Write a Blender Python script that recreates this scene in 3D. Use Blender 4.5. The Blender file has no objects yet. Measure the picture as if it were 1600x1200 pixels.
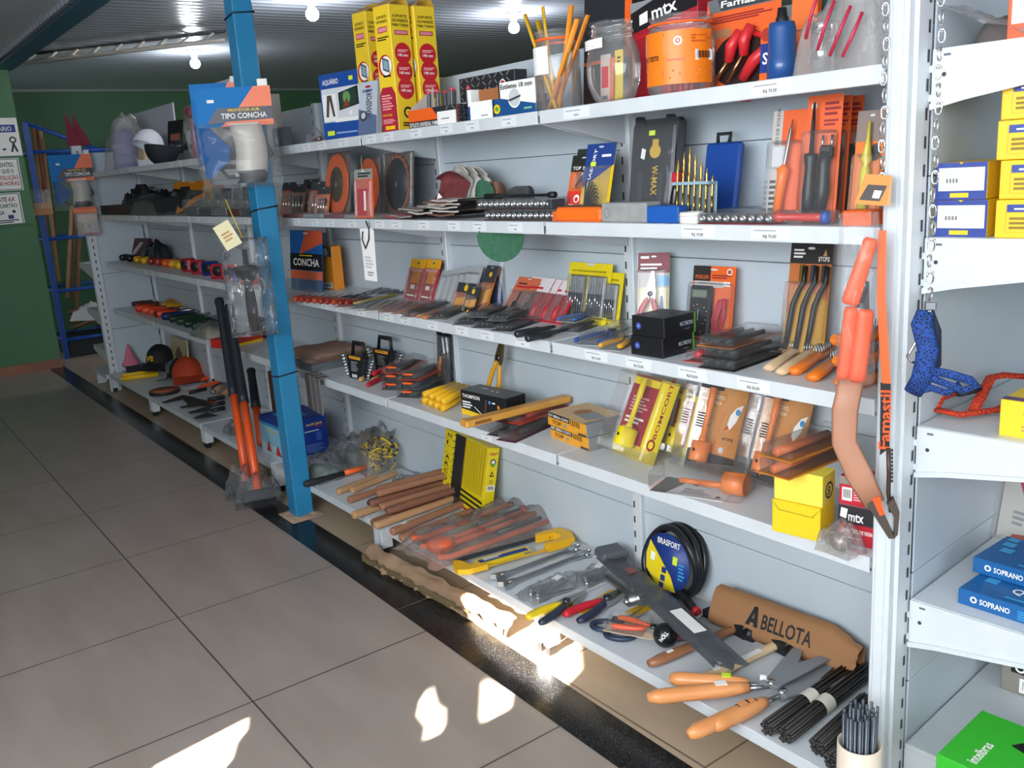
import bpy, bmesh, math, random
from mathutils import Vector as V, Matrix, noise
S = bpy.context.scene
COL = S.collection
rnd = random.Random(11)
# ---------------------------------------------------------------- camera
F, YAW, PIT, ROL = 1423.26, math.radians(53.856), math.radians(13.5095), math.radians(-3.758)
C = V((.9583, -1.8743, 1.4198))
FW = V((-math.sin(YAW)*math.cos(PIT), math.cos(YAW)*math.cos(PIT), -math.sin(PIT)))
_r = V((math.cos(YAW), math.sin(YAW), 0)); _u = _r.cross(FW)
R = math.cos(ROL)*_r + math.sin(ROL)*_u
U = -math.sin(ROL)*_r + math.cos(ROL)*_u
cd = bpy.data.cameras.new('camera'); cam = bpy.data.objects.new('camera', cd); COL.objects.link(cam)
cd.sensor_width = 36; cd.lens = F/1600*36; cd.clip_start = .05
cam.matrix_world = Matrix(((R.x, U.x, -FW.x, C.x), (R.y, U.y, -FW.y, C.y), (R.z, U.z, -FW.z, C.z), (0, 0, 0, 1)))
S.camera = cam
# ---------------------------------------------------------------- light
S.view_settings.view_transform = 'Standard'; S.view_settings.look = 'None'
S.view_settings.gamma = 1; S.view_settings.use_curve_mapping = False
S.view_settings.exposure = 0.12
w = bpy.data.worlds.new('world'); S.world = w; w.use_nodes = True
w.node_tree.nodes['Background'].inputs[0].default_value = (.75, .86, 1, 1)
w.node_tree.nodes['Background'].inputs[1].default_value = 1.0
SUN = V((-.25, 1, -.58)).normalized()
sd = bpy.data.lights.new('sun', 'SUN'); so = bpy.data.objects.new('sun', sd); COL.objects.link(so)
sd.energy = 110; sd.angle = .006; sd.color = (1, .92, .80)
so.rotation_euler = SUN.to_track_quat('-Z', 'Y').to_euler()
def area(name, loc, aim, sx, sy, e, col):
    d = bpy.data.lights.new(name, 'AREA'); d.shape = 'RECTANGLE'; d.size = sx; d.size_y = sy; d.energy = e; d.color = col
    o = bpy.data.objects.new(name, d); COL.objects.link(o); o.location = loc
    o.rotation_euler = (V(aim)-V(loc)).to_track_quat('-Z', 'Y').to_euler()
area('front_fill', (.1, -3.5, 1.75), (-.8, 0, 1.25), 4.6, 1.1, 205, (.90, .95, 1))  # added area lamp inside the front wall, brightens shelves and floor
area('side_fill', (3.5, -1.2, 1.6), (-1.5, -.4, 1.1), 2.4, 1.4, 24, (.92, .96, 1))  # added fill lamp by the unseen opening on the right
# ---------------------------------------------------------------- photo pixel -> point in the place
def ray(x, y): return FW + R*((x-800)/F) + U*((600-y)/F)
def PZ(x, y, z): d = ray(x, y); return C + d*((z-C.z)/d.z)
def PY(x, y, Y): d = ray(x, y); return C + d*((Y-C.y)/d.y)
def PX(x, y, X): d = ray(x, y); return C + d*((X-C.x)/d.x)
def coln(px): return R*F - FW*(px-800)
def rown(py): return U*F - FW*(600-py)
def onl(O, d, n): return (n.dot(C)-n.dot(O))/n.dot(d)     # O + s*d on the plane n through C
def colX(px, Y, z): O = V((0, Y, z)); return onl(O, V((1, 0, 0)), coln(px))
def mat4(O, ex, ey, ez): return Matrix(((ex.x, ey.x, ez.x, O.x), (ex.y, ey.y, ez.y, O.y), (ex.z, ey.z, ez.z, O.z), (0, 0, 0, 1)))
def fr(p0, p1, pt, Y, z, yaw=0, lean=0, h=None, w=None):
    """upright thing: left/right pixel columns of its foot, pixel row of its top, depth Y, shelf z -> matrix, width, height"""
    yaw, lean = math.radians(yaw), math.radians(lean)
    O = V((colX(p0, Y, z), Y, z)); e = V((math.cos(yaw), math.sin(yaw), 0)); n = V((math.sin(yaw), -math.cos(yaw), 0))
    w = w or onl(O, e, coln(p1)); up = V((0, 0, math.cos(lean))) - n*math.sin(lean)
    h = h or onl(O+e*(w/2), up, rown(pt))
    return mat4(O, e, up.cross(e), up), w, h
def frz(bl, br, pt, z, lean=0, h=None):
    """upright thing by the pixels of its two bottom corners on height z"""
    O = PZ(bl[0], bl[1], z); B = PZ(br[0], br[1], z); e = B-O; w = e.length; e = e/w; n = V((e.y, -e.x, 0)); lean = math.radians(lean)
    up = V((0, 0, math.cos(lean)))-n*math.sin(lean)
    for _ in range(4):
        hh = h or onl(O+e*(w/2), up, rown(pt)); over = max(O.y, (O+e*w).y)+hh*math.sin(lean)+.012
        if over <= 0: break
        y_ = O.y-over; O = V((colX(bl[0], y_, z), y_, z)); w = onl(O, e, coln(br[0]))
    h = hh
    return mat4(O, e, up.cross(e), up), w, h
def lie(a, b, z, dz=0, roll=0):
    """lying thing: pixels of its two ends, both on height z -> matrix (x along it), length"""
    A, B = PZ(a[0], a[1], z), PZ(b[0], b[1], z); d = B-A; L = d.length; e = d/L
    M = mat4(A+V((0, 0, dz)), e, V((0, 0, 1)).cross(e), V((0, 0, 1)))
    return (M @ Matrix.Rotation(math.radians(roll), 4, 'X') if roll else M), L
def at(x, y, z, yaw=0): return Matrix.Translation((x, y, z)) @ Matrix.Rotation(math.radians(yaw), 4, 'Z')
def atp(px, py, z, yaw=0): p = PZ(px, py, z); return at(p.x, p.y, z, yaw)
RX = lambda a: Matrix.Rotation(math.radians(a), 4, 'X')
RY = lambda a: Matrix.Rotation(math.radians(a), 4, 'Y')
RZ = lambda a: Matrix.Rotation(math.radians(a), 4, 'Z')
TR = lambda x, y, z: Matrix.Translation((x, y, z))
# ---------------------------------------------------------------- materials
_M = {}
def lin(hx):
    o = []
    for i in (0, 2, 4):
        c = int(hx[i:i+2], 16)/255; o.append(c/12.92 if c <= .04045 else ((c+.055)/1.055)**2.4)
    return (*o, 1)
def K(hx, r=.5, me=0, coat=0):
    k = (hx, r, me, coat)
    if k not in _M:
        m = bpy.data.materials.new('m_'+hx); m.use_nodes = True; b = m.node_tree.nodes['Principled BSDF']
        b.inputs['Base Color'].default_value = lin(hx); b.inputs['Roughness'].default_value = r; b.inputs['Metallic'].default_value = me
        b.inputs['Coat Weight'].default_value = coat
        _M[k] = m
    return _M[k]
def nodes(name):
    m = bpy.data.materials.new(name); m.use_nodes = True; t = m.node_tree
    return m, t, t.nodes['Principled BSDF'], (lambda k: t.nodes.new(k)), t.links.new
def noisy(name, c1, c2, sc, r=.5, bump=0, stretch=(1, 1, 1), r2=None, det=4, co='Object', wave=0):
    m, t, b, N, L = nodes(name)
    tc = N('ShaderNodeTexCoord'); mp = N('ShaderNodeMapping'); mp.inputs['Scale'].default_value = stretch
    if wave:
        n = N('ShaderNodeTexWave'); n.inputs['Scale'].default_value = sc; n.inputs['Distortion'].default_value = wave; n.inputs['Detail'].default_value = 3
    else:
        n = N('ShaderNodeTexNoise'); n.inputs['Scale'].default_value = sc; n.inputs['Detail'].default_value = det
    cr = N('ShaderNodeValToRGB'); cr.color_ramp.elements[0].position = .3; cr.color_ramp.elements[1].position = .7
    cr.color_ramp.elements[0].color = lin(c1); cr.color_ramp.elements[1].color = lin(c2)
    L(tc.outputs[co], mp.inputs[0]); L(mp.outputs[0], n.inputs['Vector'])
    f = n.outputs['Fac'] if 'Fac' in n.outputs else n.outputs[0]
    L(f, cr.inputs[0]); L(cr.outputs[0], b.inputs['Base Color']); b.inputs['Roughness'].default_value = r
    if bump:
        bp = N('ShaderNodeBump'); bp.inputs['Strength'].default_value = bump; bp.inputs['Distance'].default_value = .004
        L(f, bp.inputs['Height']); L(bp.outputs[0], b.inputs['Normal'])
    return m
def clear(name, tint='FFFFFF', fog=.06, fogc='E8ECEE', gl=.25, bump=0, bs=60):
    """thin clear plastic: mostly see-through, glossy at a glance, a little milky"""
    m = bpy.data.materials.new(name); m.use_nodes = True; t = m.node_tree; t.nodes.clear(); N = t.nodes.new; L = t.links.new
    o = N('ShaderNodeOutputMaterial'); tr = N('ShaderNodeBsdfTransparent'); tr.inputs[0].default_value = lin(tint)
    df = N('ShaderNodeBsdfDiffuse'); df.inputs[0].default_value = lin(fogc)
    g = N('ShaderNodeBsdfGlossy'); g.inputs['Roughness'].default_value = .12
    m1 = N('ShaderNodeMixShader'); m1.inputs[0].default_value = fog; L(tr.outputs[0], m1.inputs[1]); L(df.outputs[0], m1.inputs[2])
    fz = N('ShaderNodeLayerWeight'); fz.inputs[0].default_value = .35
    mu = N('ShaderNodeMath'); mu.operation = 'MULTIPLY'; mu.inputs[1].default_value = gl; L(fz.outputs['Fresnel'], mu.inputs[0])
    m2 = N('ShaderNodeMixShader'); L(mu.outputs[0], m2.inputs[0]); L(m1.outputs[0], m2.inputs[1]); L(g.outputs[0], m2.inputs[2])
    if bump:
        n = N('ShaderNodeTexNoise'); n.inputs['Scale'].default_value = bs; n.inputs['Detail'].default_value = 3
        tc = N('ShaderNodeTexCoord'); L(tc.outputs['Object'], n.inputs['Vector'])
        b = N('ShaderNodeBump'); b.inputs['Strength'].default_value = bump; b.inputs['Distance'].default_value = .01
        L(n.outputs['Fac'], b.inputs['Height']); L(b.outputs[0], g.inputs['Normal']); L(b.outputs[0], fz.inputs['Normal'])
    L(m2.outputs[0], o.inputs[0]); return m
WHITE = K('D2D8DC', .35); SHELF = noisy('shelf_white', 'C8CED2', 'D2D7DB', 9, .35); PANEL = noisy('panel_white', 'BAC6CE', 'C6D0D8', 3, .4)
STEEL = K('B9BCBE', .28, 1); CHROME = K('D8DADC', .12, 1); DSTEEL = K('55585B', .35, 1); GOLD = K('C89A4A', .25, 1)
BLK = K('17181B', .45); GRIP = K('1C1E22', .6); PAPER = K('F2F1EC', .8); DARK = K('0E0F11', .7)
WOOD = noisy('handle_wood', 'B07A52', 'D3A376', 6, .5, .1, (1, 9, 9)); DWOOD = noisy('dark_wood', '8A5238', 'A86B4A', 6, .5, .1, (1, 9, 9))
PWOOD = noisy('pale_wood', 'D8B48A', 'E6CBA3', 6, .55, .1, (1, 9, 9)); KRAFT = noisy('kraft_paper', 'A5744A', 'B58558', 5, .75, .15)
CLEAR = clear('clear_plastic'); BAG = clear('bag_film', fog=.085, gl=.6, bump=.9, bs=45); JAR = clear('jar_plastic', fog=.10, gl=.8)
MILK = clear('milky_film', fog=.26, fogc='D9D2CC', gl=.4, bump=.8, bs=30); BLIS = clear('blister_film', fog=.05, gl=.45, bump=.15, bs=20)
SMOKE = clear('smoke_film', tint='B4B7BA', fog=.22, fogc='8A8D92', gl=.6, bump=.6, bs=40)
ORANGE = K('F2641E', .45); YEL = K('F2C418', .45); RED = K('C8202C', .45); BLUE = K('1F5FAE', .45)
# ---------------------------------------------------------------- mesh builder
_T = {}
def glyphs(s, bold):
    k = (s, bold)
    if k not in _T:
        c = bpy.data.curves.new('t', 'FONT'); c.body = s; c.size = 1; c.resolution_u = 2; c.fill_mode = 'FRONT'; c.offset = .018 if bold else 0
        o = bpy.data.objects.new('t', c); m = bpy.data.meshes.new_from_object(o)
        vs = [v.co.copy() for v in m.vertices]; fs = [tuple(p.vertices) for p in m.polygons]
        x0 = min(v.x for v in vs); x1 = max(v.x for v in vs)
        fs = [f if (vs[f[1]]-vs[f[0]]).cross(vs[f[2]]-vs[f[0]]).z > 0 else f[::-1] for f in fs]
        _T[k] = ([((v.x-x0)/.72, v.y/.72) for v in vs], fs, (x1-x0)/.72)
        bpy.data.objects.remove(o); bpy.data.meshes.remove(m); bpy.data.curves.remove(c)
    return _T[k]
class MB:
    def __init__(s, T=None): s.v = []; s.f = []; s.mi = []; s.sm = []; s.mats = []; s.T = T or Matrix()
    def add(s, vs, fs, m, smooth=False):
        n = len(s.v); T = s.T; s.v += [T @ V(p) for p in vs]
        if m not in s.mats: s.mats.append(m)
        i = s.mats.index(m)
        for f in fs: s.f.append([n+k for k in f]); s.mi.append(i); s.sm.append(smooth)
        return s
    def box(s, a, b, m, bev=0):
        (x0, y0, z0), (x1, y1, z1) = a, b
        if bev:
            q = []; c = bev
            for x, dx in ((x0, c), (x1, -c)):
                for y, dy in ((y0, c), (y1, -c)):
                    for z, dz in ((z0, c), (z1, -c)):
                        q += [(x+dx, y+dy, z), (x+dx, y, z+dz), (x, y+dy, z+dz)]
            bm = bmesh.new(); vv = [bm.verts.new(p) for p in q]; r = bmesh.ops.convex_hull(bm, input=vv)
            bmesh.ops.dissolve_limit(bm, angle_limit=.01, verts=bm.verts[:], edges=bm.edges[:])
            bm.verts.index_update()
            s.add([v.co.copy() for v in bm.verts], [[v.index for v in f.verts] for f in bm.faces], m); bm.free(); return s
        p = [(x, y, z) for z in (z0, z1) for y in (y0, y1) for x in (x0, x1)]
        return s.add(p, [(0, 2, 3, 1), (4, 5, 7, 6), (0, 1, 5, 4), (1, 3, 7, 5), (3, 2, 6, 7), (2, 0, 4, 6)], m)
    def prism(s, poly, y0, y1, m, ax='y', smooth=False):
        n = len(poly); w3 = (lambda p, y: (p[0], y, p[1])) if ax == 'y' else (lambda p, y: (p[0], p[1], y))
        vs = [w3(p, y0) for p in poly]+[w3(p, y1) for p in poly]
        fs = [list(range(n)), list(range(2*n-1, n-1, -1))]+[(i, i+n, (i+1) % n+n, (i+1) % n) for i in range(n)]
        return s.add(vs, fs, m, smooth)
    def lathe(s, prof, m, seg=20, smooth=True):
        vs = []; fs = []; k = len(prof)
        for i in range(seg):
            a = 2*math.pi*i/seg
            for r, z in prof: vs.append((r*math.cos(a), r*math.sin(a), z))
        for i in range(seg):
            j = (i+1) % seg
            for q in range(k-1): fs.append((i*k+q, j*k+q, j*k+q+1, i*k+q+1))
        return s.add(vs, fs, m, smooth)
    def tube(s, pts, r, m, seg=8, closed=False, flat=1, caps=True, up0=None):
        pts = [V(p) for p in pts]; n = len(pts); rr = r if isinstance(r, (list, tuple)) else [r]*n
        vs = []; up = V(up0) if up0 else None
        for i, p in enumerate(pts):
            t = (pts[(i+1) % n]-pts[i-1]) if closed else (pts[min(i+1, n-1)]-pts[max(i-1, 0)])
            if t.length < 1e-9: t = V((0, 0, 1))
            t.normalize()
            if up is None: up = V((0, 0, 1)) if abs(t.z) < .9 else V((0, 1, 0))
            up = up-t*up.dot(t)
            if up.length < 1e-6: up = t.orthogonal()
            up.normalize(); sd_ = t.cross(up)
            for q in range(seg):
                a = 2*math.pi*q/seg; vs.append(p+sd_*(rr[i]*math.cos(a))+up*(rr[i]*flat*math.sin(a)))
        fs = []
        for i in range(n if closed else n-1):
            j = (i+1) % n
            for q in range(seg): fs.append((i*seg+q, i*seg+(q+1) % seg, j*seg+(q+1) % seg, j*seg+q))
        if caps and not closed: fs += [list(range(seg))[::-1], list(range((n-1)*seg, n*seg))]
        return s.add(vs, fs, m, True)
    def ball(s, c, r, m, seg=14, ring=9):
        r = r if isinstance(r, (tuple, list)) else (r, r, r); T = s.T
        s.T = T @ TR(*c) @ Matrix.Diagonal((*r, 1))
        s.lathe([(max(math.sin(math.pi*i/ring), .001), -math.cos(math.pi*i/ring)) for i in range(ring+1)], m, seg); s.T = T; return s
    def grid(s, fn, nu, nv, m, smooth=True, wrap=False):
        vs = [fn(i/nu, j/nv) for j in range(nv+1) for i in range(nu+1)]
        fs = [(j*(nu+1)+i, j*(nu+1)+i+1, (j+1)*(nu+1)+i+1, (j+1)*(nu+1)+i) for j in range(nv) for i in range(nu)]
        return s.add(vs, fs, m, smooth)
    def text(s, st, x, z, h, m, y=-.0006, w=None, ang=0, bold=True, al='l'):
        vs, fs, tw = glyphs(st, bold); sx = h if w is None else w/max(tw, .01); W_ = tw*sx
        ox = 0 if al == 'l' else (-W_/2 if al == 'c' else -W_)
        ca, sa = math.cos(math.radians(ang)), math.sin(math.radians(ang)); out = []
        for a, b in vs:
            a = a*sx+ox; b *= h; out.append((x+a*ca-b*sa, y, z+a*sa+b*ca))
        return s.add(out, fs, m)
    def dec(s, w, h, items, y=-.0005):
        """printing on the x-z face w by h: rectangles, polygons, discs, text, text-like lines, bar codes"""
        st = .00018
        for it in items:
            y -= st; k = it[0]
            if k == 'r':
                _, a, b, c, d, m = it; s.add([(a*w, y, b*h), (c*w, y, b*h), (c*w, y, d*h), (a*w, y, d*h)], [(0, 1, 2, 3)], m)
            elif k == 'p': s.add([(a*w, y, b*h) for a, b in it[1]], [list(range(len(it[1])))], it[2])
            elif k == 'c':
                _, a, b, r, m = it; q = r*min(w, h); s.add([(a*w+q*math.cos(t*.3927), y, b*h+q*math.sin(t*.3927)) for t in range(16)], [list(range(16))], m)
            elif k == 'e':
                _, a, b, r, r2, m = it; s.add([(a*w+r*w*math.cos(t*.3927), y, b*h+r2*h*math.sin(t*.3927)) for t in range(16)], [list(range(16))], m)
            elif k == 't':
                _, tx, a, b, hh, m = it[:6]; s.text(tx, a*w, b*h, hh*h, m, y, w=(it[6]*w if len(it) > 6 and it[6] else None), ang=it[7] if len(it) > 7 else 0, al=it[8] if len(it) > 8 else 'l')
            elif k == 'l':
                _, a, b, c, d, n, m = it; g = (d-b)/n
                for i in range(n):
                    e = c-(c-a)*.35*((i*7+3) % 5)/5; s.add([(a*w, y, (b+i*g)*h), (e*w, y, (b+i*g)*h), (e*w, y, (b+i*g+g*.55)*h), (a*w, y, (b+i*g+g*.55)*h)], [(0, 1, 2, 3)], m)
            elif k == 'bc':
                _, a, b, c, d = it; s.add([(a*w, y, b*h), (c*w, y, b*h), (c*w, y, d*h), (a*w, y, d*h)], [(0, 1, 2, 3)], PAPER); y -= st
                n = 13
                for i in range(n):
                    u = a+(c-a)*(.1+.8*i/n); e = u+(c-a)*.8/n*(.3+.5*((i*5) % 3)/2)
                    s.add([(u*w, y, (b+(d-b)*.2)*h), (e*w, y, (b+(d-b)*.2)*h), (e*w, y, (b+(d-b)*.85)*h), (u*w, y, (b+(d-b)*.85)*h)], [(0, 1, 2, 3)], BLK)
        return s
    def build(s, name, parent=None, M=None, label=None):
        me = bpy.data.meshes.new(name); me.from_pydata([tuple(p) for p in s.v], [], s.f)
        for m in s.mats: me.materials.append(m)
        me.polygons.foreach_set('material_index', s.mi); me.polygons.foreach_set('use_smooth', s.sm)
        me.update(); o = bpy.data.objects.new(name, me); COL.objects.link(o)
        if parent: o.parent = parent
        if M is not None: o.matrix_local = M
        if label: o['label'] = label
        return o
def tag(o, label=None, cat=None, group=None, kind=None):
    for k, v in (('label', label), ('category', cat), ('group', group), ('kind', kind)):
        if v: o[k] = v
    return o
def thing(name, label, cat, M, group=None):
    o = bpy.data.objects.new(name, None); COL.objects.link(o); o.matrix_world = M; o.empty_display_size = .03
    return tag(o, label, cat, group)
def one(name, label, cat, mb, M, group=None): return tag(mb.build(name, None, M), label, cat, group)
def struct(name, mb): return tag(mb.build(name), kind='structure')
def clone(o, M, label, group=None):
    c = o.copy(); COL.objects.link(c); c.matrix_world = M; c['label'] = label
    if group: c['group'] = group
    for ch in list(o.children):
        d = ch.copy(); COL.objects.link(d); d.parent = c
        for g in list(ch.children): e = g.copy(); COL.objects.link(e); e.parent = d
    return c
FACE = {'f': lambda w, d, h: (Matrix(), w, h), 'r': lambda w, d, h: (TR(w, 0, 0) @ RZ(90), d, h), 'l': lambda w, d, h: (TR(0, d, 0) @ RZ(-90), d, h),
        'b': lambda w, d, h: (TR(w, d, 0) @ RZ(180), w, h), 't': lambda w, d, h: (TR(0, 0, h) @ RX(-90), w, d)}
def printed(mb, w, d, h, T=None, **faces):
    for k, it in faces.items():
        M, a, b = FACE[k](w, d, h); t0 = mb.T; mb.T = (T or t0) @ M; mb.dec(a, b, it); mb.T = t0
    return mb
def carton(name, label, cat, M, w, d, h, m, group=None, bev=.0015, parts=None, **faces):
    mb = MB(); mb.box((0, 0, 0), (w, d, h), m, bev); printed(mb, w, d, h, **faces)
    o = one(name, label, cat, mb, M, group)
    if parts: parts(o)
    return o
# ================================================================ the setting
def tile_mat(name, c1, c2, grout, px, py, ox, oy, r=.35, gw=.003):
    m, t, b, N, L = nodes(name)
    tc = N('ShaderNodeTexCoord'); mp = N('ShaderNodeMapping'); mp.inputs['Location'].default_value = (-ox, -oy, 0)
    L(tc.outputs['Object'], mp.inputs[0])
    br = N('ShaderNodeTexBrick'); br.offset = 0; br.inputs['Scale'].default_value = 1
    br.inputs['Brick Width'].default_value = px; br.inputs['Row Height'].default_value = py
    br.inputs['Mortar Size'].default_value = gw; br.inputs['Mortar Smooth'].default_value = .1
    for k in ('Color1', 'Color2'): br.inputs[k].default_value = (1, 1, 1, 1)
    br.inputs['Mortar'].default_value = (0, 0, 0, 1); L(mp.outputs[0], br.inputs['Vector'])
    n = N('ShaderNodeTexNoise'); n.inputs['Scale'].default_value = 2.2; n.inputs['Detail'].default_value = 6
    ms = N('ShaderNodeMapping'); ms.inputs['Scale'].default_value = (1, 3.5, 1); L(tc.outputs['Object'], ms.inputs[0]); L(ms.outputs[0], n.inputs['Vector'])
    cr = N('ShaderNodeValToRGB'); cr.color_ramp.elements[0].color = lin(c1); cr.color_ramp.elements[1].color = lin(c2)
    cr.color_ramp.elements[0].position = .3; cr.color_ramp.elements[1].position = .7; L(n.outputs['Fac'], cr.inputs[0])
    mx = N('ShaderNodeMix'); mx.data_type = 'RGBA'; L(br.outputs['Color'], mx.inputs['Factor'])
    mx.inputs[6].default_value = lin(grout); L(cr.outputs[0], mx.inputs[7]); L(mx.outputs[2], b.inputs['Base Color'])
    b.inputs['Roughness'].default_value = r
    bp = N('ShaderNodeBump'); bp.inputs['Strength'].default_value = .5; bp.inputs['Distance'].default_value = .002
    L(br.outputs['Color'], bp.inputs['Height']); L(bp.outputs[0], b.inputs['Normal']); return m
TILE = tile_mat('floor_tile', '96897F', 'A3968C', '524943', .672, .672, -1.36, -1.155)
TILE2 = tile_mat('floor_tile_beige', 'A8947C', 'B8A48C', '6E5F4E', .60, .60, -.93, -.44, .3)
def granite():
    m, t, b, N, L = nodes('black_granite'); v = N('ShaderNodeTexNoise'); v.inputs['Scale'].default_value = 260; v.inputs['Detail'].default_value = 2
    tc = N('ShaderNodeTexCoord'); L(tc.outputs['Object'], v.inputs['Vector'])
    cr = N('ShaderNodeValToRGB'); cr.color_ramp.elements[0].position = .55; cr.color_ramp.elements[1].position = .75
    cr.color_ramp.elements[0].color = lin('141416'); cr.color_ramp.elements[1].color = lin('4A4846')
    L(v.outputs['Fac'], cr.inputs[0]); L(cr.outputs[0], b.inputs['Base Color']); b.inputs['Roughness'].default_value = .22; return m
XF, YB, YF, XR, ZC = -9.2, 5.2, -3.7, 3.7, 2.42
near = [(XR, -.60), (0, -.60), (-2, -.575), (-5.6, -.568), (-9.2, -.55)]
far = [(XR, -.47), (0, -.47), (-1.5, -.44), (-4, -.445), (-9.2, -.44)]
mb = MB(); mb.add([(x, y+.03, 0) for x, y in near]+[(x, YF, 0) for x, y in near], [(i+1, i, i+5, i+6) for i in range(4)], TILE)
mb.add([(XR, YF, -.1), (XF, YF, -.1), (XF, -.5, -.1), (XR, -.6, -.1)], [(0, 1, 2, 3)], TILE); struct('floor', mb)
mb = MB(); mb.add([(x, y-.03, 0) for x, y in far]+[(x, YB, 0) for x, y in far], [(i, i+1, i+6, i+5) for i in range(4)], TILE2); struct('floor_back', mb)
mb = MB(); mb.add([(x, y, .0012) for x, y in near]+[(x, y, .0012) for x, y in far], [(i, i+1, i+6, i+5) for i in range(4)], granite())
for X in (-1.55,): mb.box((X-.002, -.575, .0014), (X+.002, -.445, .0018), K('6A5A4C', .7))
struct('trim_1', mb)
# ceiling: grey PVC strips running across the room
def pvc():
    m, t, b, N, L = nodes('ceiling_pvc'); b.inputs['Base Color'].default_value = lin('C6CEDC'); b.inputs['Roughness'].default_value = .22
    tc = N('ShaderNodeTexCoord'); sp = N('ShaderNodeSeparateXYZ'); L(tc.outputs['Object'], sp.inputs[0])
    wv = N('ShaderNodeMath'); wv.operation = 'MULTIPLY'; wv.inputs[1].default_value = 2*math.pi/.10; L(sp.outputs[0], wv.inputs[0])
    sn = N('ShaderNodeMath'); sn.operation = 'SINE'; L(wv.outputs[0], sn.inputs[0])
    bp = N('ShaderNodeBump'); bp.inputs['Strength'].default_value = .35; bp.inputs['Distance'].default_value = .006
    L(sn.outputs[0], bp.inputs['Height']); L(bp.outputs[0], b.inputs['Normal']); return m
PVC = pvc()
mb = MB(); mb.box((XF, -.58, ZC), (XR, YB, ZC+.05), PVC); struct('ceiling', mb)
mb = MB(); mb.box((1.15, -7.3, 0), (9, -7.0, 6), K('B9B2A6', .8)); struct('sun_block_wall', mb)  # unseen wall added outside to keep the sun out of the openings
LC = noisy('awning_panel', 'C2C6CA', 'CDD1D5', 2, .5)
mb = MB(); mb.add([(XF, -.46, ZC+.02), (XR, -.46, ZC+.02), (XR, YF, ZC+.25), (XF, YF, ZC+.25)], [(3, 2, 1, 0)], LC); struct('ceiling_front', mb)
TEAL = K('2C5A74', .4)
mb = MB(); x0, x1 = -7.46, XR
mb.box((x0, -.56, 2.395), (x1, -.42, 2.405), TEAL); mb.box((x0, -.505, 2.40), (x1, -.475, 2.53), TEAL); mb.box((x0, -.56, 2.52), (x1, -.42, 2.53), TEAL); struct('beam', mb)
GREEN = noisy('green_wall', '47724F', '4F7C57', 1.6, .6, .06)
mb = MB(); mb.box((-7.55, YF, 0), (-7.42, -.455, 2.395), GREEN)
mb.box((-7.56, YF, 1.20), (-7.405, -.445, 1.215), GREEN); struct('wall_left', mb)
mb = MB(); mb.box((-7.43, YF, .0), (-7.405, -.45, .075), noisy('brick_skirting', '8A5A44', '9C6A50', 6, .6)); struct('baseboard_left', mb)
mb = MB(); mb.box((XF-.1, -1.2, 0), (XF, YB, ZC), GREEN); mb.box((XF, -1.2, ZC-.02), (XF+.03, YB, ZC), K('8E959A', .4)); struct('wall_far', mb)
mb = MB(); mb.box((XF, YB, 0), (XR, YB+.1, ZC), K('5E7A66', .6)); struct('wall_back', mb)
# steel roof truss under the far strip of ceiling
mb = MB(); TW = K('C9C4BA', .5)
a, b_ = PZ(40, 98, 2.36), PZ(352, 62, 2.36); a2, b2 = a+V((0, 0, .055)), b_+V((0, 0, .055))
mb.tube([a, b_], .016, TW, 4); mb.tube([a2, b2], .012, K('3A3F44', .5), 4)
for i in range(9):
    p, q = a.lerp(b_, i/9), a2.lerp(b2, (i+.6)/9); mb.tube([p, q], .009, TW, 5)
struct('trim_2', mb)
# front of the shop: a wall with the doorway behind the camera; its holes are shaped to throw the sun patches on the floor
holes = [[(235, 1200), (390, 1120), (388, 1140), (372, 1160), (365, 1185), (340, 1215)],
         [(675, 1065), (685, 1100), (697, 1108), (697, 1130), (690, 1145), (660, 1157), (663, 1135), (650, 1118), (655, 1095)],
         [(752, 1055), (803, 1082), (800, 1105), (752, 1130), (748, 1120)],
         [(735, 985), (746, 940), (792, 920), (905, 985), (910, 1045), (885, 1072), (857, 1104), (840, 1080), (800, 1056), (752, 1018)]]
cu = bpy.data.curves.new('w', 'CURVE'); cu.dimensions = '2D'; cu.fill_mode = 'BOTH'; cu.extrude = .01
def spl(pts):
    s_ = cu.splines.new('POLY'); s_.points.add(len(pts)-1); s_.use_cyclic_u = True
    for i, p in enumerate(pts): s_.points[i].co = (p[0], p[1], 0, 1)
spl([(XF, 0), (.6, 0), (.6, ZC+.3), (XF, ZC+.3)])
for h_ in holes:
    pts = []
    for x, y in h_:
        p = PZ(x, y, 0); t_ = (p.y-YF)/SUN.y; q = p-SUN*t_; pts.append((q.x, q.z))
    spl(pts)
ob = bpy.data.objects.new('w', cu); me = bpy.data.meshes.new_from_object(ob); bpy.data.objects.remove(ob)
wf = bpy.data.objects.new('wall_front_sun_holes', me); me.materials.append(K('8C8F88', .7)); COL.objects.link(wf)
wf.matrix_world = TR(0, YF, 0) @ RX(90); wf['kind'] = 'structure'
mb = MB(); mb.box((.6, YF-.02, 2.35), (XR, YF+.02, ZC+.3), K('8C8F88', .7)); mb.box((3.3, YF-.02, 0), (XR, YF+.02, 2.35), K('8C8F88', .7)); struct('wall_front_header', mb)
mb = MB(); mb.box((XR, YF, 0), (XR+.1, -2.5, ZC+.3), K('A9AFA8', .7)); mb.box((XR, .1, 0), (XR+.1, YB, ZC+.3), K('A9AFA8', .7)); mb.box((XR, -2.5, 2.35), (XR+.1, .1, ZC+.3), K('A9AFA8', .7)); struct('wall_right', mb)
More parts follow.
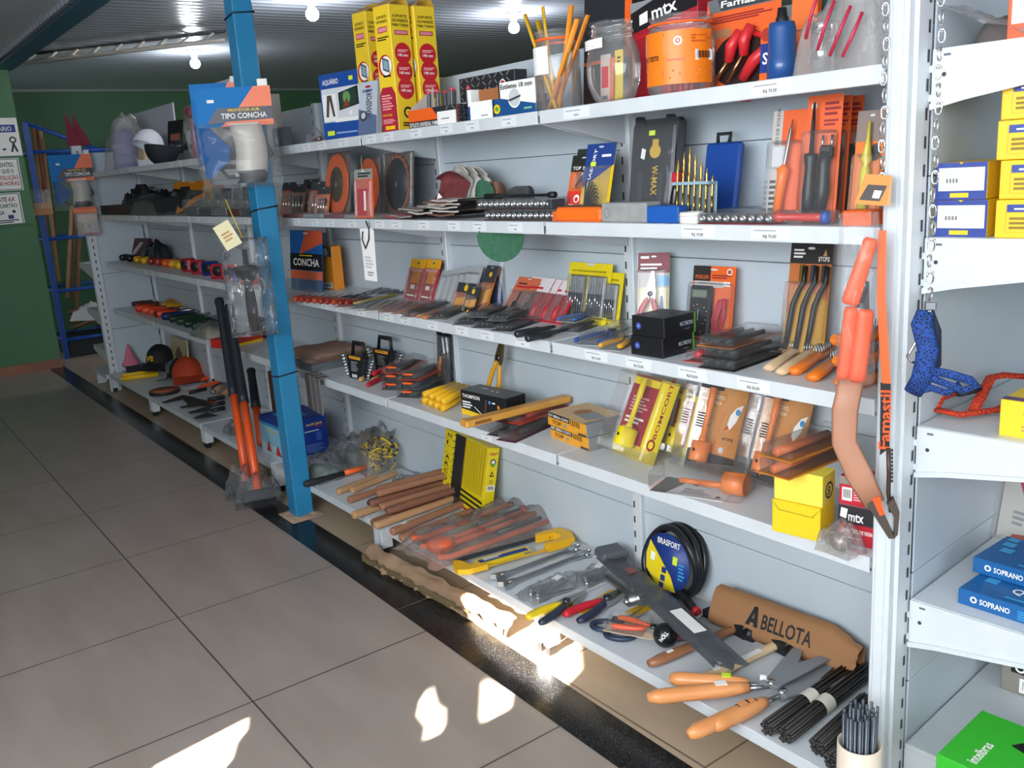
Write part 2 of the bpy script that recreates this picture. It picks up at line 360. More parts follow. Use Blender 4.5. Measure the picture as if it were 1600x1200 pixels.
# blue steel pillar with a rough mortar footing
PB = noisy('pillar_blue', '267CAA', '2E88B6', 4, .28, .02)
mb = MB(); mb.box((-2.660, -.478, 0), (-2.578, -.398, 2.40), PB, .004)
for z in (.62, 1.30, 2.03): mb.tube([(-2.663, -.481, z), (-2.575, -.481, z+.012), (-2.575, -.395, z+.02), (-2.663, -.395, z+.01)], .003, BLK, 5, True)
struct('pillar', mb)
mb = MB(); mb.grid(lambda u, v: (-2.70+u*.165, -.515+v*.155, .003+.02*(1-abs(2*u-1)**3)*(1-abs(2*v-1)**3)*(.6+.6*noise.noise((u*9, v*9, 3)))), 14, 14, noisy('mortar', '9A7A62', 'C0A890', 30, .9, .4)); struct('trim_3', mb)
# bulbs
def bulb(px, py, label):
    p = PZ(px, py, 2.325); r = thing('ceiling_bulb', label, 'lamp', TR(p.x, p.y, 2.42), 'bulbs on the grey ceiling')
    MB().lathe([(0, 0), (.055, 0), (.055, -.012), (.03, -.02), (.024, -.05), (.018, -.052), (0, -.052)], K('E8E6E0', .4), 20).build('socket', r)
    e = bpy.data.materials.get('bulb_glow')
    if not e:
        e = bpy.data.materials.new('bulb_glow'); e.use_nodes = True; n = e.node_tree.nodes['Principled BSDF']
        n.inputs['Emission Color'].default_value = (.95, .97, 1, 1); n.inputs['Emission Strength'].default_value = 30
    MB().lathe([(.014, -.05), (.016, -.058), (.034, -.08), (.038, -.098), (.032, -.118), (.016, -.13), (.001, -.132)], e, 18).build('bulb_globe', r)
    d = bpy.data.lights.new('bulb_light', 'POINT'); d.energy = 14; d.color = (.93, .96, 1); d.shadow_soft_size = .045
    o = bpy.data.objects.new('bulb_light', d); COL.objects.link(o); o.parent = r; o.location = (0, 0, -.19)
bulb(305, 99, 'round lit bulb in a white socket, nearest the far green wall')
bulb(488, 22, 'round lit bulb in a white socket above the tall yellow cartons')
bulb(803, 43, 'round lit bulb in a white socket above the pencil jar')
# signs on the green wall
def sign(py0, py1, label, items):
    a = PX(30, (py0+py1)/2, -7.42); z1 = PX(20, py0, -7.42).z; z0 = PX(30, py1, -7.42).z; ye = PX(30+(py0-180)*.04, (py0+py1)/2, -7.42).y
    w_ = .40; h_ = z1-z0; mb = MB(); mb.box((0, 0, 0), (w_, .004, h_), PAPER); mb.dec(w_, h_, items)
    one('paper_sign', label, 'sign', mb, mat4(V((-7.414, ye-w_, z0)), V((0, 1, 0)), V((-1, 0, 0)), V((0, 0, 1))), 'printed notices on the green wall')
GR = K('303438', .6); NAVY = K('26408C', .5); CRIM = K('B02438', .5)
frame_ = [('r', .02, .02, .98, .98, GR), ('r', .035, .04, .965, .96, PAPER)]
sign(184, 243, 'white paper notice with a blue heading and ribbon emblem, top of three', [('r', .1, .62, .95, .82, NAVY), ('t', 'PRIORITÁRIO', .28, .66, .12, PAPER, .6)] + [('r', .66, .15, .72, .2, GR)] +
     [('p', [(.80, .10), (.84, .10), (.90, .36), (.86, .36)], GR), ('p', [(.90, .10), (.94, .10), (.88, .36), (.84, .36)], GR), ('c', .87, .42, .09, GR), ('c', .87, .42, .05, PAPER), ('l', .1, .2, .6, .5, 3, GR)])
sign(247, 297, 'black framed paper notice in black and red words, middle of three', frame_ + [('t', 'CLIENTES,', .52, .74, .13, GR, .38), ('t', 'QUE O', .66, .55, .12, GR, .22), ('t', 'DEVOLUÇÃO', .5, .34, .13, CRIM, .44), ('t', '48 HORAS', .56, .16, .13, CRIM, .38)])
sign(301, 351, 'black framed paper card payment notice, lowest of three', frame_ + [('t', 'EM ATÉ', .45, .74, .13, GR, .3), ('t', '6X', .78, .74, .13, CRIM, .12), ('t', 'NO CARTÃO', .46, .55, .12, GR, .46), ('t', 'VISA', .5, .34, .13, NAVY, .17), ('r', .72, .2, .82, .32, NAVY), ('c', .84, .42, .05, GR), ('l', .45, .08, .9, .2, 2, GR)])

# ================================================================ shelving
Z = {1: 1.553, 2: 1.263, 3: .931, 4: .598, 5: .136}
D, DB = .30, .40
SL = K('3A4048', .7)
def slots(mb, x, y, z0, z1, pitch=.05, ax='y'):
    z = z0
    while z < z1:
        if ax == 'y': mb.add([(x-.0035, y, z), (x+.0035, y, z), (x+.0035, y, z+.022), (x-.0035, y, z+.022)], [(0, 1, 2, 3)], SL)
        else: mb.add([(x, y-.004, z), (x, y+.004, z), (x, y+.004, z+.022), (x, y-.004, z+.022)], [(0, 1, 2, 3)], SL)
        z += pitch
G = thing('gondola_frame', 'long white steel shelving frame of slotted posts and back panels', 'shelving', TR(0, 0, 0))
for j in range(7):
    mb = MB(); a_ = -j-(.036 if j == 0 else 0); mb.box((a_-.010, 0, 0), (a_+.028, .05, 1.745), WHITE, .003); slots(mb, a_, -.0008, .2, 1.72)
    mb.build('upright', G)
for j in range(6):
    mb = MB(); z = .06
    for hh in (.28, .40, .40, .30, .30):
        xr = -j-(.048 if j == 0 else .022); mb.box((-j-.978, .018, z+.001), (xr, .03, z+hh-.001), PANEL, .0015); z += hh
    mb.box((-j-.978, .026, .06), (xr, .032, 1.74), SL); mb.build('back_panel', G)
LV = {1: 'top', 2: 'second', 3: 'third', 4: 'fourth', 5: 'lowest'}
BY = ['in the bay nearest the right hand post', 'in the second bay from the right', 'in the bay just right of the blue pillar', 'in the bay just left of the blue pillar', 'in the second bay from the far end', 'in the bay at the far left end']
PR = K('5A5F66', .6); PR2 = K('9A9FA4', .6); LBL = K('DFE3E5', .5)
def label_(mb, x, z, wd, txt=None):
    mb.dec(wd, .03, []); t0 = mb.T; mb.T = t0 @ TR(x, 0, z); mb.dec(wd, .026, [('r', 0, 0, 1, 1, LBL), ('l', .08, .66, .8, .84, 1, PR2)]+([('t', txt, .32, .14, .26, BLK)] if txt else [('r', .4, .2, .58, .36, PR2)])); mb.T = t0
prices = {(1, 0): [(.10, .10, None), (.70, .10, 'R$ 70,00')], (2, 0): [(.50, .10, 'R$ 19,00'), (.70, .10, 'R$ 70,00')], (3, 0): [(.14, .09, 'R$ 16,00'), (.30, .09, 'R$ 32,00'), (.48, .09, 'R$ 50,00'), (.66, .09, 'R$ 50,00')]}
for lv in range(1, 6):
    for j in range(6):
        z = Z[lv]; d = DB if lv == 5 else D; x1, x0 = -j-.006, -j-.994
        r = thing('shelf' if lv < 5 else 'base_shelf', f'white metal {LV[lv]} shelf {BY[j]}', 'shelf', TR(x0, -d, z), 'white metal shelves of the long run')
        mb = MB(); W_ = x1-x0; hl = .034 if lv < 5 else .03
        mb.box((0, .002, -.012), (W_, d-.002, 0), SHELF, .001); mb.box((0, -.001, -hl), (W_, .004, 0), SHELF, .0012); mb.box((0, .004, -hl), (W_, .02, -hl+.002), SHELF)
        mb.box((.006, .001, -.0125), (.012, .0, -.02), SL); mb.build('board', r)
        if lv < 5:
            for s_ in (.004, W_-.008):
                mb = MB(TR(s_, 0, 0) @ RZ(90)); mb.prism([(.022, -.036), (.022, -.013), (d-.003, -.013), (d-.003, -.095), (d-.06, -.085)], -.004, 0, SHELF); mb.build('bracket', r)
            mb = MB(TR(0, -.0012, -.030))
            pl = prices.get((lv, j))
            if lv == 4: pl = [(.62, .06, None)] if j == 1 else []
            if pl is None: pl = [(x, .07, None) for x in ((.04, .16, .34, .52, .66, .84) if j < 3 else (.1, .3, .5, .8))]
            for x, wd, tx in pl:
                mb = MB(TR(0, -.0012, -.030)); label_(mb, x*W_, .001, wd, tx); mb.build('price_label', r)
        else:
            for s_ in (.0, W_-.026):
                mb = MB(TR(s_, 0, 0)); mb.box((0, .004, -.108), (.026, .05, -.012), SHELF, .002); mb.box((0, .05, -.085), (.004, d-.03, -.012), SHELF); mb.box((.003, .008, -.1355), (.023, .034, -.106), BLK); mb.build('foot', r)
# gondola across the far left end, gondola across the right end (turned a little)
E_ = thing('end_gondola_frame', 'white slotted shelving post and panel across the far left end', 'shelving', TR(-6.012, -.39, 0))
mb = MB(); mb.box((-.035, 0, 0), (.012, .062, 1.737), WHITE, .003); slots(mb, .0128, .031, .08, 1.70, ax='x'); mb.build('upright', E_)
mb = MB(); z = .05
for hh in (.40, .40, .40, .437):
    mb.box((-.02, .062, z+.001), (.004, .385, z+hh-.001), PANEL, .0015); z += hh
mb.box((-.016, .062, .05), (0, .385, 1.68), SL); mb.build('end_panel', E_)
for z in (.92, .58, .30):
    mb = MB(); mb.box((-.40, .004, z-.012), (-.036, .5, z), SHELF); mb.prism([(-.40, z-.035), (-.40, z-.012), (-.036, z-.012), (-.036, z-.10), (-.09, z-.09)], .002, .006, SHELF); mb.build('side_shelf', E_)
mb = MB(); mb.box((-.42, -.03, .095), (.0, .38, .125), SHELF, .001); mb.box((-.03, -.01, .0), (.0, .05, .095), SHELF); mb.box((-.42, -.01, .0), (-.39, .05, .095), SHELF); mb.build('base', E_)
RM = TR(.0, -.304, 0) @ RZ(4.6)
Q = thing('corner_gondola_frame', 'tall white slotted shelving post with panels at the right hand corner', 'shelving', RM)
mb = MB(); mb.box((0, 0, 0), (.038, .085, 1.95), WHITE, .004); mb.box((.010, -.004, 0), (.030, 0, 1.95), WHITE, .0015); mb.box((.036, .02, 0), (.046, .078, 1.95), WHITE, .003); slots(mb, .0468, .062, .05, 1.93, ax='x'); mb.build('upright', Q)
for k in range(2):
    mb = MB(); z = .05; y0 = .088+k*1.0; y1 = y0+.96
    for hh in (.25, .25, .30, .50, .60):
        mb.box((.030, y0, z+.001), (.046, y1, z+hh-.001), PANEL, .0015); z += hh
    mb.box((.033, y0, .05), (.043, y1, 1.93), SL); mb.build('back_panel', Q)
mb = MB(); mb.box((0, 1.05, 0), (.046, 1.088, 1.95), WHITE, .003); mb.build('upright', Q)
ZR = {1: 1.572, 2: 1.238, 3: .871, 4: .499, 5: .16}
for k, z in ZR.items():
    d = .42
    r = thing('corner_shelf', f'white metal {LV[k]} shelf of the corner unit right of the tall post', 'shelf', RM @ TR(.050, .07, z), 'white metal shelves of the corner unit')
    mb = MB(); mb.box((0, .004, -.012), (d, .98, 0), SHELF, .001); mb.box((d-.004, .004, -.034), (d, .98, 0), SHELF, .001); mb.build('board', r)
    if k < 5:
        for y in (.0, .976):
            mb = MB(); mb.prism([(0, -.105), (.06, -.092), (d, -.036), (d, -.001), (0, -.001)], y, y+.004, SHELF)
            mb.prism([(0, -.105), (.06, -.092), (d, -.036), (d, -.030), (.06, -.082), (0, -.094)], y-.006, y, SHELF); mb.box((.02, y-.0008, -.014), (.032, y, -.010), PR)
            mb.tube([(.022, y-.001, -.045), (.022, y+.001, -.045)], .004, SL, 8); mb.box((-.008, y-.002, -.04), (.003, y+.004, -.028), SHELF); mb.box((-.008, y-.002, -.09), (.003, y+.004, -.078), SHELF); mb.build('bracket', r)
    else:
        mb = MB(); mb.box((d-.03, .004, -.16), (d-.004, .05, -.012), SHELF); mb.box((0, .004, -.1), (d-.03, .01, -.012), SHELF); mb.build('foot', r)
# ================================================================ builders for the goods
def dep(p): return (V(p)-C).dot(FW)
def cyl(p0, p1, pt, Y, z):
    x = colX((p0+p1)/2, Y, z); O = V((x, Y, z)); r = (p1-p0)/2*dep(O+V((0, 0, .08)))/F
    return TR(x, Y, z), r, onl(O, V((0, 0, 1)), rown(pt))
def blister(name, label, cat, fit, m, dec=(), bub=None, depth=.02, tool=None, group=None, hole=True, film=None, t=.0012, back=None):
    """printed hang card; a clear blister over bub=(u0,v0,u1,v1) with the tool inside; each a part"""
    M, w, h = fit; r = thing(name, label, cat, M, group)
    mb = MB(); mb.box((0, 0, 0), (w, t, h), m)
    it = list(dec)+([('e', .5, .955, .09, .012, WHITE)] if hole else []); mb.dec(w, h, it)
    if back: t0 = mb.T; mb.T = TR(w, t, 0) @ RZ(180); mb.dec(w, h, back); mb.T = t0
    mb.build('card', r)
    if tool: tool(r, w, h)
    if bub:
        a, b, c, d = bub; mb = MB(); e = .006
        mb.box((a*w, -depth, b*h), (c*w, -.0006, d*h), film or BLIS, min(.005, depth*.4)); mb.build('blister', r)
    return r
def rodx(mb, pts, m, seg=10):
    """turned piece along x: pts = (x, radius)"""
    t0 = mb.T; mb.T = t0 @ RY(90); mb.lathe([(max(r, .0003), x) for x, r in pts], m, seg); mb.T = t0; return mb
def rodz(mb, pts, m, seg=12): return mb.lathe([(max(r, .0003), z) for z, r in pts], m, seg)
def arc(cx, cy, r, a0, a1, n, z=0, ry=None):
    return [(cx+r*math.cos(math.radians(a0+(a1-a0)*i/n)), cy+(ry or r)*math.sin(math.radians(a0+(a1-a0)*i/n)), z) for i in range(n+1)]
def pliers(name, label, M, L, c1, c2=None, sp=.16, th=.016, group=None, jaw=None, T=None, root=None, cat='pliers'):
    """handles start at x=0, jaws end at x=L"""
    r = root or thing(name, label, cat, M, group); T = T or Matrix(); jaw = jaw or STEEL; c2 = c2 or c1
    for s, c in ((1, c1), (-1, c2)):
        p = [(x*L, s*L*y, th*.5) for x, y in ((0, sp), (.06, sp*1.08), (.2, sp*1.0), (.35, sp*.78), (.48, sp*.42), (.56, sp*.24))]
        MB(T).tube(p, [th*.36, th*.5, th*.52, th*.5, th*.45, th*.36], c, 8, flat=.85).build('handle', r)
    mb = MB(T)
    for s in (1, -1):
        mb.prism([(.52*L, s*.02*L), (.52*L, s*.085*L), (.64*L, s*.09*L), (.80*L, s*.06*L), (L, s*.02*L), (L, s*.004*L), (.7*L, s*.004*L)][::s], th*.12, th*.75, jaw, ax='z')
    mb.tube([(.62*L, 0, 0), (.62*L, 0, th*.95)], .05*L, DSTEEL, 12); mb.build('jaws', r); return r
def screwdriver(name, label, M, L, c, hl=.42, r_=.013, group=None, root=None, T=None, shaft=None, cat='screwdriver'):
    r = root or thing(name, label, cat, M, group); T = T or Matrix()
    k = hl*L; mb = MB(T @ TR(0, 0, r_))
    rodx(mb, [(0, 0), (.002, r_*.7), (.01, r_), (k*.55, r_*.92), (k*.8, r_*.66), (k*.93, r_*.75), (k, r_*.5), (k, 0)], c, 8); mb.build('handle', r)
    mb = MB(T @ TR(0, 0, r_)); rodx(mb, [(k*.98, 0), (k*.98, r_*.26), (L*.97, r_*.26), (L, r_*.15), (L, 0)], shaft or STEEL, 8); mb.build('shaft', r); return r
def stick(name, label, cat, M, L, r0, r1, m, group=None, flat=1, bend=0, sticker=None):
    """turned wooden handle: rounded butt at x=0"""
    rm = max(r0, r1); mb = MB(TR(0, 0, rm*flat)); n = 9
    xs = [0, .004, .015, .03]+[.03+(1-.03)*i/n for i in range(1, n)]+[.985, 1]
    rr = []
    for x in xs:
        q = r0+(r1-r0)*x
        rr.append(q*(.45 if x == 0 else .8 if x == .004 else .95 if x == .015 else .88 if x == 1 else 1))
    mb.tube([(x*L, bend*L*math.sin(x*3.1), 0) for x in xs], rr, m, 12, flat=flat)
    if sticker: r = thing(name, label, cat, M, group); mb.build('shaft', r); MB(TR(sticker*L, -.004, rm*2*flat-.0004)).box((0, 0, 0), (.022, .010, .0012), PAPER).build('sticker', r); return r
    return one(name, label, cat, mb, M, group)
def pillow(mb, w, d, h, m, nu=22, nv=16, amp=.18, sc=14, seed=0, pw=3, floor=True):
    """crumpled bag or cloth heap over w by d, up to h high, standing on z=0"""
    def fn(u, v, top):
        x, y = 2*u-1, 2*v-1; e = (1-abs(x)**pw)*(1-abs(y)**pw); e = max(e, 0)**.5
        q = noise.noise((u*w*sc+seed, v*d*sc, seed*1.7)); q2 = noise.noise((u*w*sc*2.3, v*d*sc*2.3+seed, 4.2))
        px = x*w/2*(1+amp*.35*noise.noise((v*4+seed, 1.3, u*2))); py = y*d/2*(1+amp*.35*noise.noise((u*4, seed, 2.2)))
        return (px, py, (h*e*(1+amp*1.6*q+amp*q2) if top else 0)+.002)
    mb.grid(lambda u, v: fn(u, v, True), nu, nv, m)
    if floor: mb.grid(lambda u, v: fn(1-u, v, False), nu, nv, m)
    return mb
def bagwrap(w, h, t, m=None, seed=0, nu=14, nv=20, amp=.5):
    """flat hanging bag in the x-z plane, front at y=-t"""
    mb = MB(); m = m or BAG
    def fn(u, v, s):
        x, z = 2*u-1, 2*v-1; e = max((1-x**4)*(1-z**4), 0)**.5
        return (u*w+.012*noise.noise((v*5, seed, 0))*h*4*.2, s*(t*e*(1+amp*noise.noise((u*4+seed, v*6, s*3))))+.004*noise.noise((u*9, v*9, seed)), v*h)
    mb.grid(lambda u, v: fn(u, v, -1), nu, nv, m); mb.grid(lambda u, v: fn(1-u, v, 1), nu, nv, m); return mb
def chain(name, label, top, n, L, M_=None, m=None, parts_after=None):
    r = thing(name, label, 'chain', TR(*top)); m = m or CHROME; wr = .0016
    lk = MB(); a = L*.62
    pts = [(-.0042, 0, 0), (-.0052, 0, -a*.3), (-.0045, 0, -a*.8), (-.002, 0, -a), (.002, 0, -a), (.0045, 0, -a*.8), (.0052, 0, -a*.3), (.0042, 0, 0), (.002, 0, a*.2), (-.002, 0, a*.2)]
    lk.tube(pts, wr, m, 6, True); lk.tube([(-.005, .002, .001), (0, -.003, .002), (.005, .002, .001), (0, .003, -.001)], wr, m, 5, True)
    first = None
    for i in range(n):
        if first is None: o = first = lk.build('link', r)
        else: o = first.copy(); COL.objects.link(o); o.parent = r
        o.matrix_local = TR(.002*math.sin(i*1.7), 0, -i*L) @ RZ((i % 2)*70+18)
    return r
def cap_(name, label, M, m, mb2, s=1, strap=None, emblem=None, group=None):
    r = thing(name, label, 'cap', M, group)
    mb = MB(); mb.grid(lambda u, v: (s*.085*math.cos(u*6.2832)*math.cos(v*1.45), s*.095*math.sin(u*6.2832)*math.cos(v*1.45), s*.105*math.sin(v*1.45)), 24, 8, m); mb.ball((0, 0, s*.105), s*.006, m, 8, 5)
    if emblem: mb.T = TR(0, -.094*s, .03*s) @ RX(-22); mb.text(emblem, 0, 0, .035*s, YEL, y=-.004, al='c')
    mb.build('crown', r)
    mb = MB(); mb.grid(lambda u, v: (s*(.088*math.sin((u-.5)*2.6))*(1+.12*v), -s*(.060+.03*math.cos((u-.5)*3)+v*.070*math.cos((u-.5)*2.2)), s*(.012-.02*v-.03*(2*u-1)**2*v)), 14, 5, mb2); mb.grid(lambda u, v: (s*(.088*math.sin((.5-u)*2.6))*(1+.12*v), -s*(.060+.03*math.cos((u-.5)*3)+v*.070*math.cos((u-.5)*2.2)), s*(.009-.02*v-.03*(2*u-1)**2*v)), 14, 5, mb2); mb.build('visor', r)
    if strap: mb = MB(); mb.tube(arc(0, 0, s*.055, 10, 170, 10), s*.011, strap, 6, flat=.3); mb.T = TR(0, .09*s, .02*s) @ RX(90); mb.build('strap', r)
    return r
def sheet(w, h, t, m, mb=None, x=0, y=0, z=0): mb = mb or MB(); return mb.box((x, y, z), (x+w, y+h, z+t), m)
LIME = K('D6F03A', .5); OR2 = K('E8751E', .45); AMB = K('D98A1E', .4); DGREY = K('3A3D42', .5); GREY = K('8D9194', .55); LGREY = K('C4C8CA', .5)
NAV = K('1B3A86', .4); SKY = K('3D9BD1', .35); MAROON = K('8E1F2A', .45); GRN = K('2E9E3A', .45); TAN = K('C2925E', .6); DORG = K('C8541C', .45)
ORW = noisy('orange_lacquered_wood', 'D8894E', 'E7A36A', 5, .3, .03, (1, 8, 8)); YW = noisy('varnished_wood', 'C98A34', 'DCA24C', 4, .35, .05, (1, 9, 9))
MX = {'w': PAPER, 'k': BLK, 'r': RED, 'y': YEL, 'o': ORANGE, 'b': NAV, 'g': GREY}
# ================================================================ top shelf
z = Z[1]
def jar(name, label, fit, neck, sq=1, lab=None, ring=None, prof=None):
    M, r, h = fit; o = thing(name, label, 'jar', M); k = r*neck
    pr = prof or [(.001, .002), (r*.9, .002), (r, .012), (r, h*.70), (r*.97, h*.77), (k, h*.86), (k, h*.87), (k*1.04, h*.88), (k*1.04, h*.9), (k, h*.91), (k, h*.95), (k*1.05, h*.96), (k*1.05, h*.99), (k*.97, h)]
    MB(Matrix.Diagonal((1, sq, 1, 1))).lathe(pr, JAR, 32).build('jar_body', o)
    if ring: MB(Matrix.Diagonal((1, sq, 1, 1))).lathe([(k, h*.865), (k*1.07, h*.87), (k*1.07, h*.895), (k, h*.9)], ring, 32).build('neck_ring', o)
    if lab: lab(o, r, h)
    return o
def wraplabel(o, r, h, a0, a1, z0, z1, m, dec, name='label', sq=1):
    """paper label wrapped on a jar between two angles"""
    mb = MB(); n = 14; R2 = r*1.008
    P_ = lambda u, v, k=1: (R2*k*math.cos(a0+(a1-a0)*u), sq*R2*k*math.sin(a0+(a1-a0)*u), z0+(z1-z0)*v)
    mb.grid(lambda u, v: P_(u, v), n, 1, m)
    fl = MB(); w_ = abs(a1-a0)*R2; fl.dec(w_, z1-z0, dec)
    vs = [P_(p.x/w_, p.z/(z1-z0), 1+(-p.y)/R2) for p in fl.v]
    for f, mi in zip(fl.f, fl.mi): mb.add([vs[i] for i in f], [list(range(len(f)))], fl.mats[mi])
    return mb.build(name, o)
A = math.radians
def l1(o, r, h): wraplabel(o, r, h, A(-140), A(-62), h*.45, h*.79, PAPER, [('l', .1, .68, .45, .78, 2, GREY), ('l', .1, .25, .5, .4, 2, GREY)])
J1 = cyl(838, 910, 48, -.225, z)
jar('plastic_jar', 'clear jar of carpenter pencils with an orange neck ring and white label', J1, .86, lab=l1, ring=ORANGE)
def pencil(px, py, c, label, dx, dy, L=.26):
    M, r, h = J1; b = M.translation+V((dx, dy, .004)); x = colX(px, M.translation.y+dy*2, z+.24); t = V((x, M.translation.y+dy*2.4, z+.24)); e = (t-b).normalized()
    mb = MB(); mb.tube([(0, 0, 0), (0, 0, L)], .0085, c, 6, flat=.5); mb.add([(-.0008, -.0039, .10), (.0008, -.0039, .10), (.0008, -.0039, .17), (-.0008, -.0039, .17)], [(0, 1, 2, 3)], BLK)
    Mx = e.to_track_quat('Z', 'Y').to_matrix().to_4x4(); Mx.translation = b; one('carpenter_pencil', label, 'pencil', mb, Mx, 'carpenter pencils in the jar')
YP, OP = K('E2B021', .4), K('EE9326', .4)
for px, c, dx, dy, lb in ((826, YP, .012, -.02, 'yellow carpenter pencil leaning furthest left in the jar'), (839, YP, -.01, .012, 'yellow carpenter pencil in the jar, second from its left'), (852, YP, .0, -.012, 'yellow carpenter pencil in the jar, nearest the orange ones'),
                          (893, OP, .005, -.005, 'orange carpenter pencil standing upright in the jar'), (914, OP, -.014, -.022, 'orange carpenter pencil in the jar leaning to the right'), (922, OP, -.02, .004, 'orange carpenter pencil leaning furthest right in the jar')):
    pencil(px, 0, c, lb, dx, dy)
def l2(o, r, h): wraplabel(o, r, h, A(-140), A(-78), h*.68, h*.80, PAPER, [('l', .1, .2, .8, .8, 2, GREY)], sq=.62)
J2 = cyl(908, 1013, 35, -.21, z); r2, h2 = J2[1], J2[2]
jar('plastic_jar', 'round flattened clear jar holding red and yellow blade packets', J2, .72, sq=.62, lab=l2,
    prof=[(.001, .002), (r2*.6, .002), (r2*.78, h2*.08), (r2*.95, h2*.25), (r2, h2*.42), (r2*.96, h2*.58), (r2*.84, h2*.73), (r2*.72, h2*.80), (r2*.72, h2*.84), (r2*.76, h2*.85), (r2*.76, h2*.88), (r2*.72, h2*.89), (r2*.72, h2*.96), (r2*.75, h2*.97), (r2*.72, h2)])
for dx, wd, hh, c, lb, dc in ((-.040, .036, .115, K('C9B9AE', .3), 'clear packet of red blades inside the round jar', [('r', .15, .3, .85, .75, RED), ('r', .2, .05, .8, .14, GREY), ('t', 'NOLL', .3, .06, .07, BLK, .5)]), (-.006, .012, .105, K('D8704A', .4), 'slim orange packet inside the round jar', []), (.012, .028, .12, K('D9BE2C', .4), 'yellow packet inside the round jar', [('r', .1, .1, .2, .9, AMB), ('l', .4, .75, .8, .9, 2, BLK)])):
    M = J2[0] @ TR(dx, -.012, .006) @ RX(-3); mb = MB(); mb.box((0, 0, 0), (wd, .004, hh), c, .001); mb.dec(wd, hh, dc); one('blade_packet', lb, 'packet', mb, M, 'packets in the round jar')
ORL = K('F07E1A', .4)
def l3(o, r, h): wraplabel(o, r, h, A(-140), A(12), h*.12, h*.78, ORL, [('r', 0, .6, .43, .96, K('C9CCD0', .5)), ('r', 0, .88, .43, .96, NAV), ('t', 'CHAVE TESTE', .0, .47, .09, BLK, .36), ('l', 0, .36, .2, .42, 1, BLK), ('l', .1, .1, .6, .3, 3, DORG), ('c', .58, .8, .085, PAPER), ('c', .58, .8, .05, DORG), ('c', .58, .8, .022, PAPER), ('bc', .76, .42, .99, .62), ('l', .72, .76, .95, .92, 3, DORG), ('l', .4, .14, .9, .3, 4, DORG), ('l', .45, .44, .7, .5, 1, DORG)])
jar('plastic_jar', 'wide clear jar with an orange test screwdriver label', cyl(1012, 1118, 25, -.20, z), .88, lab=l3, ring=ORANGE)
for i in range(7):
    M = cyl(1012, 1118, 25, -.20, z)[0] @ RZ(i*51) @ TR(.02+.008*(i % 3), 0, .004) @ RY(-88+i) ; screwdriver('test_screwdriver', 'small red test screwdriver inside the orange labelled jar', M, .12, K('D8403A', .3), .5, .005, 'test screwdrivers in the jar')
# packages behind the jars
blister('boxed_tool', 'black package with an orange edge behind the round jar', 'package', fr(912, 985, -14, -.06, z, 0, 4), K('26282D', .5), [('r', .86, 0, 1, 1, ORANGE), ('r', 0, 0, 1, .42, K('3A2A26', .5)), ('r', 0, .40, .86, .43, ORANGE), ('l', .1, .6, .6, .8, 3, K('4A4D55', .5))], hole=False, t=.05)
M, w, h = fr(990, 1092, -6, -.085, z, 0, 0)
carton('tool_carton', 'black and red carton leaning behind the orange labelled jar', 'carton', M, w, .06, h, K('B01C2C', .45), f=[('p', [(0, .70), (1, .84), (1, 1), (0, 1)], BLK), ('p', [(0, .9), (.4, 1), (0, 1)], GREY), ('t', 'mtx', .34, .80, .13, PAPER, .38, 8), ('p', [(.14, .77), (.27, .79), (.27, .90), (.14, .87)], PAPER), ('p', [(.0, .62), (1, .76), (1, .79), (0, .65)], RED)])
def cables(r, w, h):
    RB = K('CF2A30', .35); BKC = K('1B1B1E', .4)
    for i, (a, b, c, d) in enumerate(((.42, .30, .56, .60), (.62, .34, .70, .64), (.62, .10, .98, .42))):
        MB().tube([(a*w, -.016, b*h), ((a+c)/2*w-.004, -.024, (b+d)/2*h), (c*w, -.018, d*h)], [.011, .014, .011], RB, 10).build('clamp_grip', r)
    for a, b, c, d in ((.42, .30, .2, .06), (.62, .34, .42, .08)):
        MB().tube([(a*w, -.016, b*h), (c*w, -.018, d*h)], [.010, .005], K('B58A66', .3, 1), 8, flat=.6).build('clamp_jaw', r)
    MB().tube([(x, -.012, y_) for x, y_, _ in arc(.68*w, .22*h, .07, -120, 80, 12)], .007, RB, 8).build('cable', r)
FMC = K('E8642A', .45)
blister('jumper_cable_pack', 'orange card pack of red handled clamp cables beside the orange labelled jar', 'pack', fr(1098, 1212, -10, -.13, z, 0, 6), FMC,
        [('p', [(.05, .86), (.95, .86), (1, 1), (0, 1)], K('6A6E72', .5)), ('p', [(.2, .87), (.85, .87), (.9, .99), (.15, .99)], DGREY), ('t', 'Famastil', .2, .9, .07, PAPER, .62), ('l', .08, .74, .9, .82, 3, MAROON), ('r', .06, .58, .36, .67, K('B07A55', .5)), ('e', .55, .32, .42, .30, K('2A1A18', .5))], None, .03, cables)
MB_ = cyl(1198, 1245, 12, -.22, z); M, r, h = MB_
o = thing('torch_bottle', 'dark blue bottle with a black tip on the top shelf', 'bottle', M)
TB = K('1D4A86', .35, 0, .3); rodz(MB(), [(0, 0), (0, r), (h*.30, r*.98), (h*.32, r*.92), (h*.72, r*.90), (h*.80, r*.8), (h*.81, r*.4), (h*.81, 0)], TB, 24).build('bottle_body', o)
rodz(MB(), [(h*.8, r*.42), (h*.86, r*.42), (h*.88, r*.34), (h, r*.28), (h, 0)], BLK, 16).build('tip', o)
blister('blue_card_pack', 'narrow blue and orange card pack left of the dark blue bottle', 'pack', fr(1186, 1207, 40, -.19, z, 0, 4), NAV, [('r', 0, .0, 1, .2, ORANGE), ('r', 0, .7, 1, 1, ORANGE), ('c', .4, .85, .4, K('A83A2A', .4)), ('t', 'S', .2, .35, .2, PAPER)], hole=False, t=.02)
def trowel_(r, w, h): MB().prism([(.1*w, .45*h), (.9*w, .45*h), (.8*w, .2*h), (.5*w, .05*h)][::-1], -.012, -.009, ORANGE).build('orange_tool', r)
